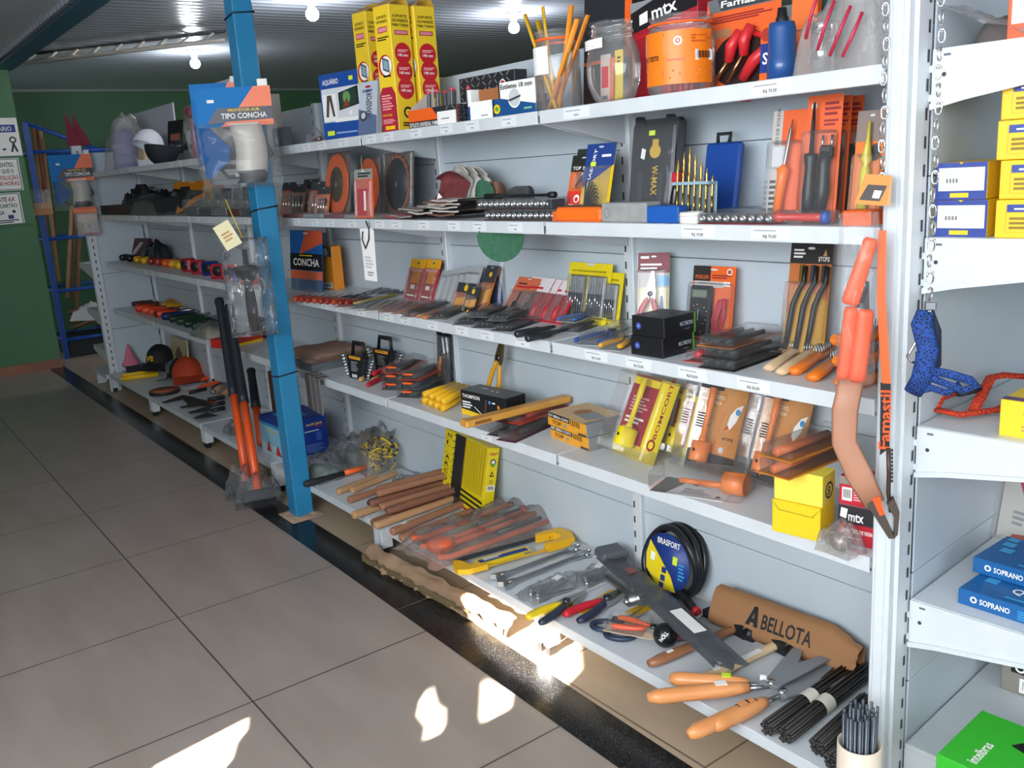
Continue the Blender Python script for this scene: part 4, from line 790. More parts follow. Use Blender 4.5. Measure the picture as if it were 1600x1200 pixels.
# dark goods in the far bays
def far_box(a, b, pt, Y, label, c, yaw=0, d=.08, name='dark_case', cat='case', lean=0, f=(), zz=None):
    M, w, h = fr(a, b, pt, Y, z if zz is None else zz, yaw, lean); return carton(name, label, cat, M, w, d, h, K(c, .45), f=list(f))
far_box(158, 205, 321, -.27, 'flat black case at the far left of the second shelf', '15161A', 0, .12)
M, w, h = fr(205, 246, 310, -.28, z, 0); o = thing('shiny_pack', 'shiny black wrapped pack at the front of the far second shelf', 'pack', M); MB().box((0, 0, 0), (w, .14, h), BLK, .006).build('box', o); pillow(mb := MB(TR(w/2, .06, 0)), w*1.03, .15, h*1.12, BAG, 14, 10, .12, 30, 2); mb.build('film', o)
def mask(label, px, pt, Y, r):
    x = colX(px, Y, z); o = thing('welding_mask', label, 'mask', at(x, Y, z, 30)); G_ = K('1D2024', .5)
    MB().grid(lambda u, v: (r*math.sin((u-.5)*3.4)*(1-.6*v**3), -r*.7*math.cos((u-.5)*3.4)*(1-.5*v**3), r*2.2*v-(.3*r*(1-abs(2*u-1)) if v == 0 else 0)), 16, 10, G_).build('shell', o); MB().box((-r*.45, -r*.74, r*1.5), (r*.45, -r*.66, r*1.9), DARK, .002).build('visor_window', o); MB().tube(arc(0, r*.1, r*.8, 0, 180, 10, r*1.9), r*.06, G_, 6).build('headband', o)
mask('black curved welding mask behind the shiny black pack', 228, 262, -.15, .085); mask('second dark welding mask further right behind the shiny pack', 296, 270, -.10, .07)
for i, (px, r) in enumerate(((205, .07), (238, .08), (256, .075), (274, .07))): one('dark_pouch', f'{("first", "second", "third", "fourth")[i]} soft black pouch from the left at the back of the far second shelf', 'pouch', pillow(MB(), r*2.2, r*1.6, r*1.7, BLK, 12, 10, .3, 22, i), at(colX(px, -.1, z), -.09, z, 10*i), 'soft black pouches')
M, w, h = fr(262, 318, 283, -.20, z, 20, 24); blister('saw_pack', 'tall dark pack with an orange top leaning left of the pillar', 'pack', (M, w, h), BLK, [('p', [(0, .8), (1, .65), (1, 1), (0, 1)], K('C87A1E', .45)), ('p', [(0, .1), (.3, .0), (1, .6), (1, .68)], AMB)], (0, 0, 1, .7), .01)
M, w, h = fr(300, 345, 290, -.10, z, 15, 15); blister('saw_pack', 'orange and black pack standing behind the clear boxes', 'pack', (M, w, h), K('B9681E', .45), [('r', 0, 0, 1, .5, BLK), ('e', .6, .6, .2, .1, YEL)], (0, 0, 1, .7), .01)
for i in range(5):
    M, w, h = fr(287+22*i, 309+22*i, 316 if i % 2 else 312, -.285, z, 2); o = thing('clear_box', f'small clear box of bits on the far second shelf, {("first", "second", "third", "fourth", "fifth")[i]} from the left', 'box', M, 'small clear boxes left of the pillar'); MB().box((.004, .006, .003), (w-.004, .09, h*.5), K(('77797D', '5A5C60', '8A8C90', '7A3038', '66686C')[i], .4, .3), .002).build('contents', o); MB().box((0, 0, 0), (w, .10, h), BLIS, .003).build('box', o)
for i in range(5):
    M, w, h = fr(318+15*i, 331+15*i, 288+3*(i % 3), -.18, z, 20, 10); o = blister('socket_pack', f'upright clear pack of chrome bits left of the pillar, {("first", "second", "third", "fourth", "fifth")[i]} from the left', 'pack', (M, w, h), K(('B08A2A', '6A6C70', '4A4C50', '7A7C80', '5A5C60')[i], .45), (), (0, .04, 1, .9), .012, lambda r, w, h: [rodz(MB(TR(w*u, -.006, h*.2)), [(0, 0), (0, .004), (h*.5, .005), (h*.5, 0)], CHROME, 8).build('bit', r) for u in (.3, .7)], 'upright clear packs left of the pillar', hole=False)
# ---- far top shelf: caps and helmets in film, panels
z = Z[1]
WC, BC2 = K('DADDE4', .7), K('7880A8', .7)
x = colX(205, -.2, z)
for i in range(6): cap_('cap', f'{("lowest", "second", "third", "fourth", "fifth", "topmost")[i]} blue grey cap in the film wrapped stack on the far top shelf', at(x-.06+.012*(i % 2), -.20, z+.002+.030*i, -150+8*i) , K(('5E6AB0', '7A86C0', '6874B4', '5662A8', '8C96C8', '4A56A0')[i], .7), BC2, s=.95, group='stacked caps in film')
one('wrapping_film', 'milky film wrapped around the stack of blue grey caps', 'film', pillow(MB(), .30, .26, .30, MILK, 24, 18, .2, 12, 9), at(x-.05, -.19, z))
o = cap_('cap', 'white cap with blue stripes lying in front of the stacked caps', at(colX(228, -.24, z), -.21, z+.11, 20) @ RX(-25), WC, WC, 1.0)
MB(RX(0)).tube(arc(0, 0, .094, 35, 150, 12), .006, K('2A4AA8', .6), 6, flat=.4).build('stripe', o); o.children[-1].matrix_local = RX(90) @ RY(0)
cap_('cap', 'black cap with a grey strap lying upside down on the far top shelf', at(colX(252, -.235, z), -.215, z+.095, 10) @ RX(170), K('16181F', .7), K('16181F', .7), 1.05, strap=K('8A857E', .7))
one('cap_liner', 'tan fabric liner showing behind the black cap', 'fabric', pillow(MB(), .16, .14, .16, K('C9B490', .8), 14, 12, .25, 15, 4), at(colX(238, -.13, z), -.13, z))
M, w, h = fr(188, 280, 175, -.012, z, 0, 2); carton('white_board', 'plain white board standing behind the stacked caps', 'board', M, w, .008, h, K('C4C9D2', .6))
M, w, h = fr(262, 286, 188, -.10, z+.06, 20, 10); carton('small_card', 'small black printed card above the black cap', 'card', M, w, .003, h, BLK, f=[('r', .2, .4, .8, .6, K('8A4A3A', .5)), ('l', .1, .1, .9, .3, 2, GREY)])
o = thing('toy_pack', 'clear bag holding a pink and red item left of the blue hanging packets', 'bag', at(colX(305, -.24, z), -.23, z)); MB().tube([(0, 0, 0), (.005, 0, .1), (0, .01, .2)], [.02, .016, .022], K('C88A94', .5), 10).build('pink_piece', o); MB().ball((0, 0, .235), .03, K('8A2A3A', .5)).build('red_piece', o); MB(TR(-.07, -.03, 0)).add([(0, 0, 0)], [], BAG); bagwrap(.15, .27, .03, BAG, 4).build('bag_film', o, TR(-.075, 0, 0))
far_box(402, 428, 150, -.1, 'pale carton standing right of the pillar on the top shelf', 'C9C4B8', 0, .06, 'pale_carton', 'carton')
far_box(330, 372, 130, -.08, 'white bag of red goods behind the hanging blue packets', 'CFCFD6', 0, .10, 'white_pack', 'pack', 0, [('r', .1, .5, .5, .9, K('9A3A48', .5))])
# red triangular pennants standing on the end post
for i, (a, b) in enumerate(((108, 127), (121, 142))):
    M = at(-6.02, -.36+.05*i, 1.737, 70+8*i); p = PX((a+b)/2, 176, -6.05); q = PX((a+b)/2, 224, -6.05); hh = max(.15, p.z-1.737)
    one('red_pennant', f'{("left", "right")[i]} red pointed plastic piece on top of the white end post', 'pennant', MB().prism([(-.05, 0), (.055, 0), (-.035, hh)][::1], -.004, .004, K('74102A', .7)), M, 'red pointed pieces on the end post')
# ================================================================ third shelf
z = Z[3]
def sdset(n):
    def f(r, w, h):
        for a in (.07, .53):
            MB().box((a*w, -.008, .14*h), ((a+.38)*w, -.001, .78*h), K('2A2E3A', .45), .004).build('tray', r); MB().box(((a+.02)*w, -.0085, .5*h), ((a+.36)*w, -.0078, .77*h), K('8E9296', .5)).build('tray_card', r)
            for i in range(n):
                u = (a+.045+.30*i/(n-1))*w; hh = h*(.30+.04*((i*3) % 5))
                mb = MB(TR(u, -.012, .17*h)); rodz(mb, [(0, 0), (0, .0022), (hh*.45, .0022), (hh*.5, .0030), (hh*.62, .0030), (hh*.64, .0012), (hh*1.4, .0010), (hh*1.4, 0)], CHROME, 8); mb.build('precision_screwdriver', r)
    return f
YC = K('E6D020', .45)
ysd = [('t', '11PC PRECISION SCREWDRIVER', .08, .85, .028, BLK, .8), ('r', .42, .955, .58, 1, SHELF)]
blister('precision_screwdriver_pack', 'yellow hang card of precision screwdrivers, front of two', 'pack', frz((880, 497), (946, 506), 411, z, 13), YC, ysd, (.05, .10, .95, .80), .016, sdset(6), hole=False)
blister('precision_screwdriver_pack', 'yellow hang card of precision screwdrivers half hidden behind its twin', 'pack', frz((912, 493), (966, 500), 425, z, 12), YC, ysd, (.05, .10, .95, .80), .016, sdset(6), hole=False)
def mplier(r, w, h): pliers('', '', None, h*.72, K('B82A38', .35), K('B82A38', .35), .16, .018, root=r, T=TR(w*.36, -.006, h*.06) @ RY(-84) @ RX(90))
blister('multi_pliers_pack', 'maroon and cream hang card of red handled multi purpose pliers', 'pack', frz((995, 506), (1044, 507), 395, z, 9), K('D9D0A8', .5), [('r', 0, .76, 1, 1, K('7E2430', .45)), ('r', 0, .58, 1, .76, K('B9B4B0', .5)), ('r', .62, .60, .98, .72, SKY), ('l', .08, .80, .75, .89, 2, PAPER), ('r', .08, .93, .35, .96, PAPER), ('p', [(.7, .32), (.84, .32), (.80, .48), (.74, .48)], NAV), ('r', .66, .2, .86, .3, TAN), ('r', .16, .34, .26, .40, PAPER)], (.03, .03, .97, .80), .026, mplier)
def meter(r, w, h):
    mb = MB(); mb.box((.06*w, -.024, .06*h), (.56*w, -.002, .74*h), K('1C2026', .4), .006); mb.T = TR(.06*w, -.0240, .06*h); ww, hh = .5*w, .68*h
    it = [('r', .12, .76, .88, .92, K('5A6258', .3)), ('r', .18, .78, .82, .90, K('7A8474', .3)), ('c', .5, .42, .34, K('2E343C', .4)), ('c', .5, .42, .15, BLK), ('p', [(.48, .32), (.52, .32), (.52, .53), (.48, .53)], LGREY)]
    it += [('c', .5+.43*math.cos(k*.42), .42+.43*math.sin(k*.42)*ww/hh, .022, PAPER if k % 3 else RED) for k in range(15)]+[('c', .3+.2*i, .1, .05, (RED, BLK, RED)[i]) for i in range(3)]
    mb.dec(ww, hh, it); mb.build('multimeter', r)
    for k in range(3): MB().tube([(w*(.66+.03*k), -.012, .10*h), (w*(.60+.05*k), -.014, .3*h), (w*(.72+.05*k), -.012, .55*h), (w*(.82+.03*k), -.014, .58*h), (w*(.86-.02*k), -.012, .35*h), (w*(.74+.03*k), -.013, .08*h)], .0042, K('B02036', .4), 7).build('test_lead', r)
blister('multimeter_pack', 'orange hang card of a black multimeter with red leads', 'pack', frz((1076, 524), (1141, 531), 416, z, 9), K('E8661E', .45), [('r', 0, .80, .42, 1, K('2A2420', .5)), ('t', 'FOXLUX', .06, .83, .05, K('E8661E', .45), .32), ('l', .46, .84, .9, .90, 2, MAROON), ('c', .86, .93, .065, PAPER), ('c', .86, .93, .045, K('A8481E', .5)), ('r', .04, .72, .75, .80, K('C9C4C0', .5)), ('r', .74, .74, .9, .80, PAPER)], (.02, .02, .98, .78), .03, meter)
O = V(PZ(986, 553, z)); fb, rb = PZ(1036, 561, z), PZ(1090, 549, z); e = (fb-O); w = e.length; e /= w; M0 = mat4(O, e, V((0, 0, 1)).cross(e), V((0, 0, 1))); d = (rb-fb).length; h = .050
for k in range(2):
    carton('multimeter_carton', ('lower', 'upper')[k]+' of two stacked flat black multimeter cartons', 'carton', TR(.004*k, .002*k, h*k+.0005*k) @ M0, w, d, h, K('18191C', .4), 'stacked multimeter cartons', r=[('t', 'MULTÍMETRO', .50, .45, .20, K('B9C4D0', .4), .42), ('l', .65, .25, .85, .32, 1, GREY), ('r', .94, .0, 1, 1, K('5AA02A', .45))], f=[('c', .22, .5, .18, K('3A4A9A', .5)), ('c', .22, .5, .08, K('7A8ACA', .5))], t=[('r', .88, .9, 1, 1, K('5AA02A', .45)), ('l', .3, .3, .5, .4, 1, GREY)])
def longpack(name, label, cat, a, b, w, hh, zz, card, parts, group=None, roll=0, dz=0):
    """flat blister pack lying on the shelf, its length along a->b"""
    M, L = lie(a, b, zz, dz); M = M @ TR(0, -w/2, 0) @ RX(roll); o = thing(name, label, cat, M, group)
    MB().box((0, 0, 0), (L, w, .0015), card).build('card', o); parts(o, L, w)
    MB().box((.004, .004, .0015), (L-.004, w-.004, hh), BLIS, .004).build('blister', o); return o
def bars(n, m, r=.006, k0=.05, k1=.95, h=.010):
    def f(o, L, w):
        for i in range(n):
            rodx(MB(TR(0, w*(i+.7)/(n+.4), h)), [(k0*L, 0), (k0*L, r), (k1*L, r), (k1*L, 0)], m if not isinstance(m, list) else m[i % len(m)], 8).build('tool', o)
    return f
longpack('tool_pack', 'clear red pack of a red hand tool lying right of the stacked black cartons', 'pack', (1082, 566), (1150, 542), .055, .026, z, K('B83A34', .45), bars(1, K('C22A30', .35), .010, .1, .7, .014))
for k, (a, b, dz) in enumerate((((1118, 578), (1200, 550), 0), ((1122, 575), (1206, 548), .022), ((1116, 572), (1195, 546), .044))):
    longpack('wire_brush_pack', f'{("lowest", "middle", "topmost")[k]} of three flat packs of black handled brushes', 'pack', a, b, .10, .024, z, K('2A2420', .5) if k < 2 else K('C8742A', .5), bars(3, BLK, .0065, .02, .75, .014), 'flat packs of black brushes', dz=dz)
def wbrush(r, w, h):
    for i in range(3):
        x = w*(.16+.26*i); p = [(x-.006, -.010, h*.05), (x, -.010, h*.25), (x+.006, -.012, h*.45), (x+.018, -.012, h*.58), (x+.030, -.012, h*.66), (x+.030, -.012, h*.80)]
        MB().tube(p, [.006, .007, .007, .006, .006, .006], BLK, 8).build('brush_handle', r)
        MB(TR(x+.030, -.012, h*.66)).box((-.012, -.004, 0), (-.003, .004, h*.15), (GOLD, DSTEEL, BLK)[i]).build('bristles', r)
blister('wire_brush_pack', 'black topped orange hang card of three bent wire brushes', 'pack', frz((1222, 541), (1286, 548), 380, z, 9), K('B8682E', .45), [('r', 0, .82, 1, 1, K('1E1A1A', .5)), ('l', .08, .87, .36, .96, 3, PAPER), ('t', '$TOP$', .68, .845, .04, PAPER, .26), ('p', [(.78, .89), (.88, .89), (.84, .95)], TAN), ('p', [(0, 0), (1, 0), (1, .5), (.2, .62), (0, .3)], K('B9882A', .45))], (.02, .02, .98, .66), .026, wbrush)
def hbrush(label, a, b, m, bm, w=.028, dz=0, br=STEEL, group=None):
    M, L = lie(a, b, z, dz); o = thing('wire_brush', label, 'brush', M, group)
    MB(TR(0, 0, .010)).tube([(0, 0, 0), (.006, 0, 0), (L*.25, 0, .001), (L*.5, 0, .003), (L*.55, 0, .002), (L, 0, .002)], [.004, w*.5, w*.52, w*.38, w*.46, w*.42], m, 10, flat=.6).build('handle', o)
    mb = MB(TR(L*.56, 0, .014))
    for i in range(9):
        for k in range(4): mb.tube([(L*.42*i/8, (k-1.5)*w*.18, 0), (L*.42*i/8+.002, (k-1.5)*w*.22, .022)], .0014, br, 4)
    mb.build('bristles', o); return o
hbrush('pale wooden handled wire brush, left of the two on the third shelf', (1200, 583), (1268, 538), PWOOD, STEEL)
hbrush('pale wooden handled wire brush, right of the two on the third shelf', (1219, 589), (1292, 540), PWOOD, STEEL)
OH = K('E87A1E', .4)
hbrush('orange handled wire brush in front of the pale wooden brushes, left one', (1240, 588), (1304, 548), OH, STEEL, .032)
hbrush('orange handled wire brush in front of the pale wooden brushes, right one', (1268, 598), (1330, 556), OH, STEEL, .032)
def bbrush(label, M, L, w):
    o = thing('wire_brush', label, 'brush', M, 'orange block brushes'); MB().box((0, -w/2, 0), (L, w/2, .022), OH, .008).build('handle', o); mb = MB()
    for i in range(10):
        for k in range(4): mb.tube([(L*(.3+.065*i), (k-1.5)*w*.22, .020), (L*(.3+.065*i)+.002, (k-1.5)*w*.25, .040)], .0013, STEEL, 4)
    mb.build('bristles', o)
for k in range(3): bbrush(f'{("lowest", "middle", "topmost")[k]} orange block wire brush behind the hanging saw packet', lie((1318-4*k, 608), (1374, 590), z, .044*k)[0], .15, .06)
M, L = lie((1190, 540), (1250, 552), z); o = thing('scraper', 'short dark scraper with a brass block beside the wire brushes', 'scraper', M); MB().box((0, -.02, .0), (L*.7, .02, .012), DSTEEL, .004).build('blade', o); MB().box((L*.6, -.012, .0), (L, .014, .018), K('A88A4A', .35, 1), .004).build('brass_block', o)
longpack('pliers_pack', 'clear pack of blue ended pliers beside the black cartons', 'pack', (918, 540), (985, 512), .07, .028, z, K('9AA0A6', .5), lambda o, L, w: pliers('', '', None, L*.9, K('2A4FA0', .4), None, .15, .016, root=o, T=TR(.0, w/2, .004)))
longpack('pliers_pack', 'clear pack of yellow ended pliers beside the black cartons', 'pack', (952, 548), (1000, 526), .06, .026, z, K('9AA0A6', .5), lambda o, L, w: pliers('', '', None, L*.9, K('E8A51E', .4), None, .15, .016, root=o, T=TR(.0, w/2, .004)))
for k, (a, b) in enumerate((((806, 529), (868, 516)), ((823, 536), (888, 520)))):
    M, L = lie(a, b, z); one('steel_punch', ('left', 'right')[k]+' dark grey steel bar lying at the front of the third shelf', 'punch', rodx(MB(TR(0, 0, .012)), [(0, 0), (0, .008), (.004, .011), (L*.55, .011), (L*.6, .008), (L*.97, .005), (L, .003), (L, 0)], K('4A4D50', .4, .8), 8), M, 'dark steel bars')
for k, (a, b, dz) in enumerate((((888, 520), (960, 498), 0), ((884, 515), (950, 495), .022))): longpack('mini_pliers_pack', ('lower', 'upper')[k]+' clear pack of small pliers in front of the yellow cards', 'pack', a, b, .07, .02, z, K('A8ACB0', .5), lambda o, L, w: pliers('', '', None, L*.8, K('3A6AB0', .4) if k else DGREY, None, .14, .012, root=o, T=TR(.0, w/2, .003)), 'clear packs of small pliers', dz=dz)
# ------------------------------------------------ second bay of the third shelf
names5 = ('first', 'second', 'third', 'fourth', 'fifth', 'sixth', 'seventh', 'eighth', 'ninth', 'tenth')
for k, (bl, br, pt) in enumerate((((780, 487), (815, 493), 434), ((799, 490), (834, 496), 434), ((815, 493), (846, 498), 436), ((834, 494), (862, 498), 438), ((850, 496), (876, 500), 440))):
    def tl(r, w, h): rodz(MB(TR(w*.5, -.008, h*.06)), [(0, 0), (0, .009), (h*.28, .010), (h*.3, .004), (h*.55, .004), (h*.55, 0)], (DSTEEL, STEEL, RED, RED, RED)[k], 8).build('tool', r)
    blister('bit_pack', f'leaning red and white card of tool bits, {names5[k]} of five from the left', 'pack', frz(bl, br, pt, z, 38), K('C8242E' if k else 'DC7050', .45), [('r', 0, .66, 1, 1, K('E6E0E0', .5) if k else K('D8704A', .45)), ('l', .12, .82, .6, .88, 1, BLK), ('r', .1, .73, .7, .78, RED)], (.04, .02, .96, .64), .016, tl, 'leaning red and white cards')
for k, (a, b, dz) in enumerate((((722, 508), (772, 488), 0), ((752, 513), (800, 494), 0), ((745, 506), (790, 489), .02), ((782, 518), (830, 502), 0), ((776, 512), (824, 494), .02), ((640, 496), (700, 472), 0), ((680, 500), (735, 478), 0))):
    longpack('bit_pack', f'flat clear pack of dark bits along the third shelf front, {names5[k]} of seven', 'pack', a, b, .075, .018, z, K(('6A6C72', '54565C', '7A7C82', '5A5C62', '6A6C72', 'A8A4A0', '9A9894')[k], .45), bars(4, DSTEEL, .005, .1, .8, .009), 'flat clear packs of dark bits', dz=dz)
for k, (bl, br, pt) in enumerate((((630, 461), (653, 465), 405), ((653, 465), (676, 469), 405))):
    blister('drill_bit_pack', ('left', 'right')[k]+' red and yellow hang card of the leaning pair on the third shelf', 'pack', frz(bl, br, pt, z, 20), K('C22A2E', .45), [('r', 0, .78, 1, 1, K('E8B020', .45)), ('p', [(.45, .88), (.6, .88), (.52, .96)], DGREY), ('r', .3, .42, .72, .70, K('E8A028', .45)), ('l', .32, .44, .7, .68, 6, K('C8641E', .45)), ('r', .1, .70, .9, .77, K('E0A0A0', .5)), ('r', .34, .26, .6, .36, PAPER), ('l', .2, .08, .8, .14, 1, PAPER)], (.06, .02, .94, .76), .012, None, 'red and yellow cards')
for k in range(5):
    blister('bit_pack', f'clear grey pack in the row beside the red and yellow cards, {names5[k]} from the front', 'pack', frz((676+9*k, 473-.5*k), (700+9*k, 476-.5*k), 424-2*k, z, 26), K('A9AEB2', .35), [('r', .1, .1, .9, .8, K('C2C6C8', .3))], (.05, .03, .95, .85), .012, None, 'clear grey packs in a row', hole=False)
for k, (bl, br, pt, c) in enumerate((((706, 481), (734, 485), 442, 'E0702A'), ((722, 484), (742, 487), 448, '3A2A1E'), ((742, 478), (760, 481), 415, 'D87A2A'))):
    blister('bit_pack', ('low orange card of bits left of the blue chalk bottle', 'low black card of bits left of the blue chalk bottle', 'tall orange card behind the low cards, beside the chalk bottle')[k], 'pack', frz(bl, br, pt, z, 24), K(c, .45), [('r', 0, .62, 1, 1, DGREY), ('c', .5, .8, .12, YEL), ('p', [(.1, .1), (.9, .2), (.9, .5), (.1, .4)], K('E8A84A', .45))], (.04, .02, .96, .6), .02)
for k in range(5):
    M, L = lie((715+8*k, 486+2*k), (722+8*k, 470+1*k), z); one('brass_bit', f'short brass tipped bit lying left of the chalk bottle, {names5[k]} from the left', 'bit', rodx(MB(TR(0, 0, .008)), [(0, 0), (0, .006), (L*.5, .006), (L*.52, .004), (L, .004), (L, 0)], (GOLD, STEEL, GOLD, DSTEEL, GOLD)[k], 10), M, 'brass tipped bits')
p = PZ(778, 478, z); o = thing('chalk_bottle', 'blue plastic chalk bottle with a black cap in a clear and white pack', 'bottle', at(p.x, p.y, z) @ RX(-10)); hb = .155
rodz(MB(), [(0, 0), (0, .026), (.02, .030), (.06, .030), (.10, .020), (.125, .013), (.125, 0)], K('1E3E7A', .25), 18).build('bottle_body', o); rodz(MB(), [(.12, .014), (.155, .013), (.158, 0)], BLK, 14).build('cap', o)
MB().box((-.02, .034, -.002), (.06, .036, .20), PAPER).dec(.06, .2, [], y=0).build('card', o); MB().box((-.032, -.034, 0), (.05, .033, .17), BLIS, .008).build('blister', o)
# semi disc and paper tags hanging from the shelf above
x = colX(782, -.27, 1.2); one('sanding_disc', 'green round disc hanging half hidden under the second shelf', 'sanding disc', MB().prism([(.078*math.cos(t*.1745), .078*math.sin(t*.1745)) for t in range(18, 37)]+[(.078, 0), (.06, .03), (-.06, .03)], 0, .0015, SAND[3]), at(x, -.27, 1.218, 28))
M, w, h = fr(571, 590, None, -.315, 1.045, 8, 0, h=.185); o = thing('paper_tag', 'long white paper price list hung on a loop under the second shelf', 'tag', M)
for k in range(3): MB(RY(-1.5+2.2*k) @ TR(0, -.0012*k, 0)).box((0, 0, 0), (w, .0004, h), PAPER).dec(w, h, [('l', .15, .25, .8, .5, 4, LGREY), ('l', .3, .1, .8, .2, 2, GREY)] if k == 2 else []).build('paper_strip', o)
MB().tube([(w*.3, -.006, h*.95), (w*.2, -.007, h*.8), (w*.4, -.007, h*.62), (w*.75, -.007, h*.8), (w*.8, -.005, h*1.0), (w*.55, -.002, h*1.15)], .0025, BLK, 6).build('loop', o)
# ------------------------------------------------ third bay of the third shelf
for k in range(9):
    screwdriver('screwdriver', f'amber red handled screwdriver lying in a row right of the pillar, {names5[k]} from the left', (lie((460+10*k, 473+.8*k), (520+9*k, 452+1.2*k), z)[0]), .22, K('8E2A1E' if k % 3 else 'A8401E', .2), .45, .012, 'amber red screwdrivers')
M, w, h = frz((455, 452), (505, 458), 360, z, 6); blister('earmuff_pack', 'blue and orange card pack standing behind the orange cartons', 'pack', (M, w, h), K('1E5FA8', .45), [('p', [(.3, .6), (1, .8), (1, 1), (.5, 1)], K('D85A3A', .45)), ('r', 0, .35, 1, .62, BLK), ('t', 'CONCHA', .1, .42, .12, PAPER, .8), ('l', .3, .58, .8, .61, 1, YEL), ('r', 0, .2, 1, .34, ORANGE)], (0, 0, 1, .34), .02)
for k, (a, b, dx) in enumerate((((484, 448), (504, 450), 0), ((505, 451), (524, 453), 0))):
    M, w, h = frz(a, b, 385, z, 0)
    carton('bit_carton', ('left', 'right')[k]+' small orange carton with a clear top right of the pillar', 'carton', M, w, .05, h, K('E08A1E', .45), 'small orange cartons', f=[('r', 0, .76, 1, 1, K('4A4440', .4)), ('c', .5, .87, .2, LGREY), ('l', .3, .2, .7, .7, 8, K('E8B84A', .45)), ('bc', .15, .03, .85, .16)])
M, w, h = frz((460, 446), (482, 448), 392, z, 6)
blister('hex_key_pack', 'grey and orange hex key pack at the pillar side of the orange cartons', 'pack', (M, w, h), K('B4B6B8', .45), [('r', 0, 0, 1, .25, ORANGE), ('r', .6, .2, 1, .8, K('D8702A', .45))], None, .02, lambda r, w, h: [MB().tube([(w*(.1+.13*i), -.006, h*.2), (w*(.1+.13*i), -.006, h*.85), (w*(.16+.13*i), -.008, h*.92)], .0035, CHROME if i % 2 else BLK, 6).build('hex_key', r) for i in range(5)], hole=False)
M, L = lie((536, 470), (590, 459), z); pliers('pliers', 'black handled pliers lying behind the gold bar', M, L, BLK, None, .1, .016)
M, L = lie((552, 478), (622, 463), z); one('brass_bar', 'gold coloured bar lying at the front of the third shelf', 'bar', rodx(MB(TR(0, 0, .008)), [(0, 0), (0, .007), (L*.95, .007), (L, .004), (L, 0)], K('A89A5A', .35, .6), 8), M)
for k in range(4): longpack('card_pack', f'thin printed pack lying behind the gold bar, {names5[k]} from the left', 'pack', (575+22*k, 462-1*k), (612+18*k, 449), .08, .012, z, K(('C9B4B0', 'A8A6A4', '5A5C60', 'B84A4A')[k], .5), bars(2, DSTEEL, .004, .1, .8, .007), 'thin printed packs')
for k in range(5): M, L = lie((622+10*k, 491+2*k), (660+12*k, 478+2*k), z); one('carpenter_pencil', f'brown pencil lying on the third shelf, {names5[k]} from the left', 'pencil', MB(TR(0, 0, .005)).tube([(0, 0, 0), (L, 0, 0)], .005, K(('A86A3A', 'C8643A', '8A4A3A', 'B87A4A', 'D0703A')[k], .45), 6), M, 'brown pencils')
# ------------------------------------------------ far bays of the third shelf: coloured screwdrivers and tape measures
cs = ['1E1E22', '1E1E22', 'D8A51E', 'E8B81E', '8E2A22', 'A83A22', 'E8641E', 'E8A51E', 'E8C21E', 'C8302A', '1E3A9A', '24409A']
for k in range(12):
    x = 190+11*k; y = 408+1.6*k; screwdriver('screwdriver', f'{("black", "black", "yellow", "yellow", "maroon", "red", "orange", "amber", "yellow", "red", "blue", "blue")[k]} handled screwdriver in the far row in place {names5[k] if k < 10 else ("eleven", "twelve")[k-10]} from the left', lie((x, y), (x+62, y-13), z)[0], .36, K(cs[k], .35), .40, .023, 'row of coloured screwdrivers')
for k in range(5): M, L = lie((235+26*k, 399+1*k), (285+16*k, 398+k), z); one('wood_chisel', f'brown wooden chisel blank lying behind the coloured screwdrivers, {names5[k]} from the left', 'chisel', MB().box((0, -.035, .03), (.32, .035, .06), K('9A6A4C', .6), .004), M @ TR(0, .05, 0), 'brown wooden blanks')
for k, (px, py, c) in enumerate(((296, 424, 'B0222E'), (312, 428, 'B82430'), (330, 430, '1E2A7A'), (345, 435, 'B0222E'), (362, 437, 'C02A36'), (378, 440, '222F86'), (392, 444, 'B82430'))):
    p = PZ(px, py, z); o = thing('tape_measure', f'{"blue" if k in (2, 5) else "red"} and black tape measure at the shelf front, {names5[k]} from the left', 'tape measure', at(p.x, p.y, z, 20+9*k), 'red and blue tape measures')
    MB().box((-.045, -.032, 0), (.045, .032, .078), K(c, .35), .012).build('case_body', o); MB().tube([(0, -.033, .042), (0, .033, .042)], .028, K('26262C', .4), 16).build('side_disc', o); MB().box((-.05, -.012, .002), (-.03, .012, .02), BLK, .002).build('tape_lip', o)
far_box(197, 226, 372, -.14, 'dark maroon pack standing at the back of the far third shelf', '4A2028', 15, .03, 'maroon_pack', 'pack', 20, [('p', [(.2, .2), (.4, .2), (.8, .8), (.6, .8)], K('B0A8A8', .4))])
p = PY(234, 388, -.1); one('round_pack', 'round blue and white pack at the back of the far third shelf', 'pack', MB(RX(80)).tube([(0, 0, 0), (0, 0, .01)], .05, K('4A6AA0', .4), 20), TR(p.x, -.1, z+.05))
for k in range(2): one('black_pouch', f'{names5[k]} soft black pouch at the back of the far third shelf', 'pouch', pillow(MB(), .18, .12, .09+.04*k, BLK, 12, 10, .3, 18, 7+k), at(colX(236+14*k, -.09, z), -.085, z), 'black pouches on the third shelf')

for k in range(7): longpack('sleeve_pack', f'pale paper backed clear sleeve along the third bay front, {names5[k]} from the left', 'pack', (536+23*k, 481+2.6*k), (578+22*k, 463+2.6*k), .085, .010, z, K(('C9C0BA', 'B9B4B0', 'D0C8C2', 'C4A8A0', 'BDB8B2', 'C8C4BE', 'B4B0AC')[k], .6), bars(2, K(('8A3A34', '6A6C70', '9A7A5A', 'B84A4A', '7A6A5A', '55585C', '8A6A4A')[k], .4), .0035, .1, .8, .006), 'pale paper backed sleeves')
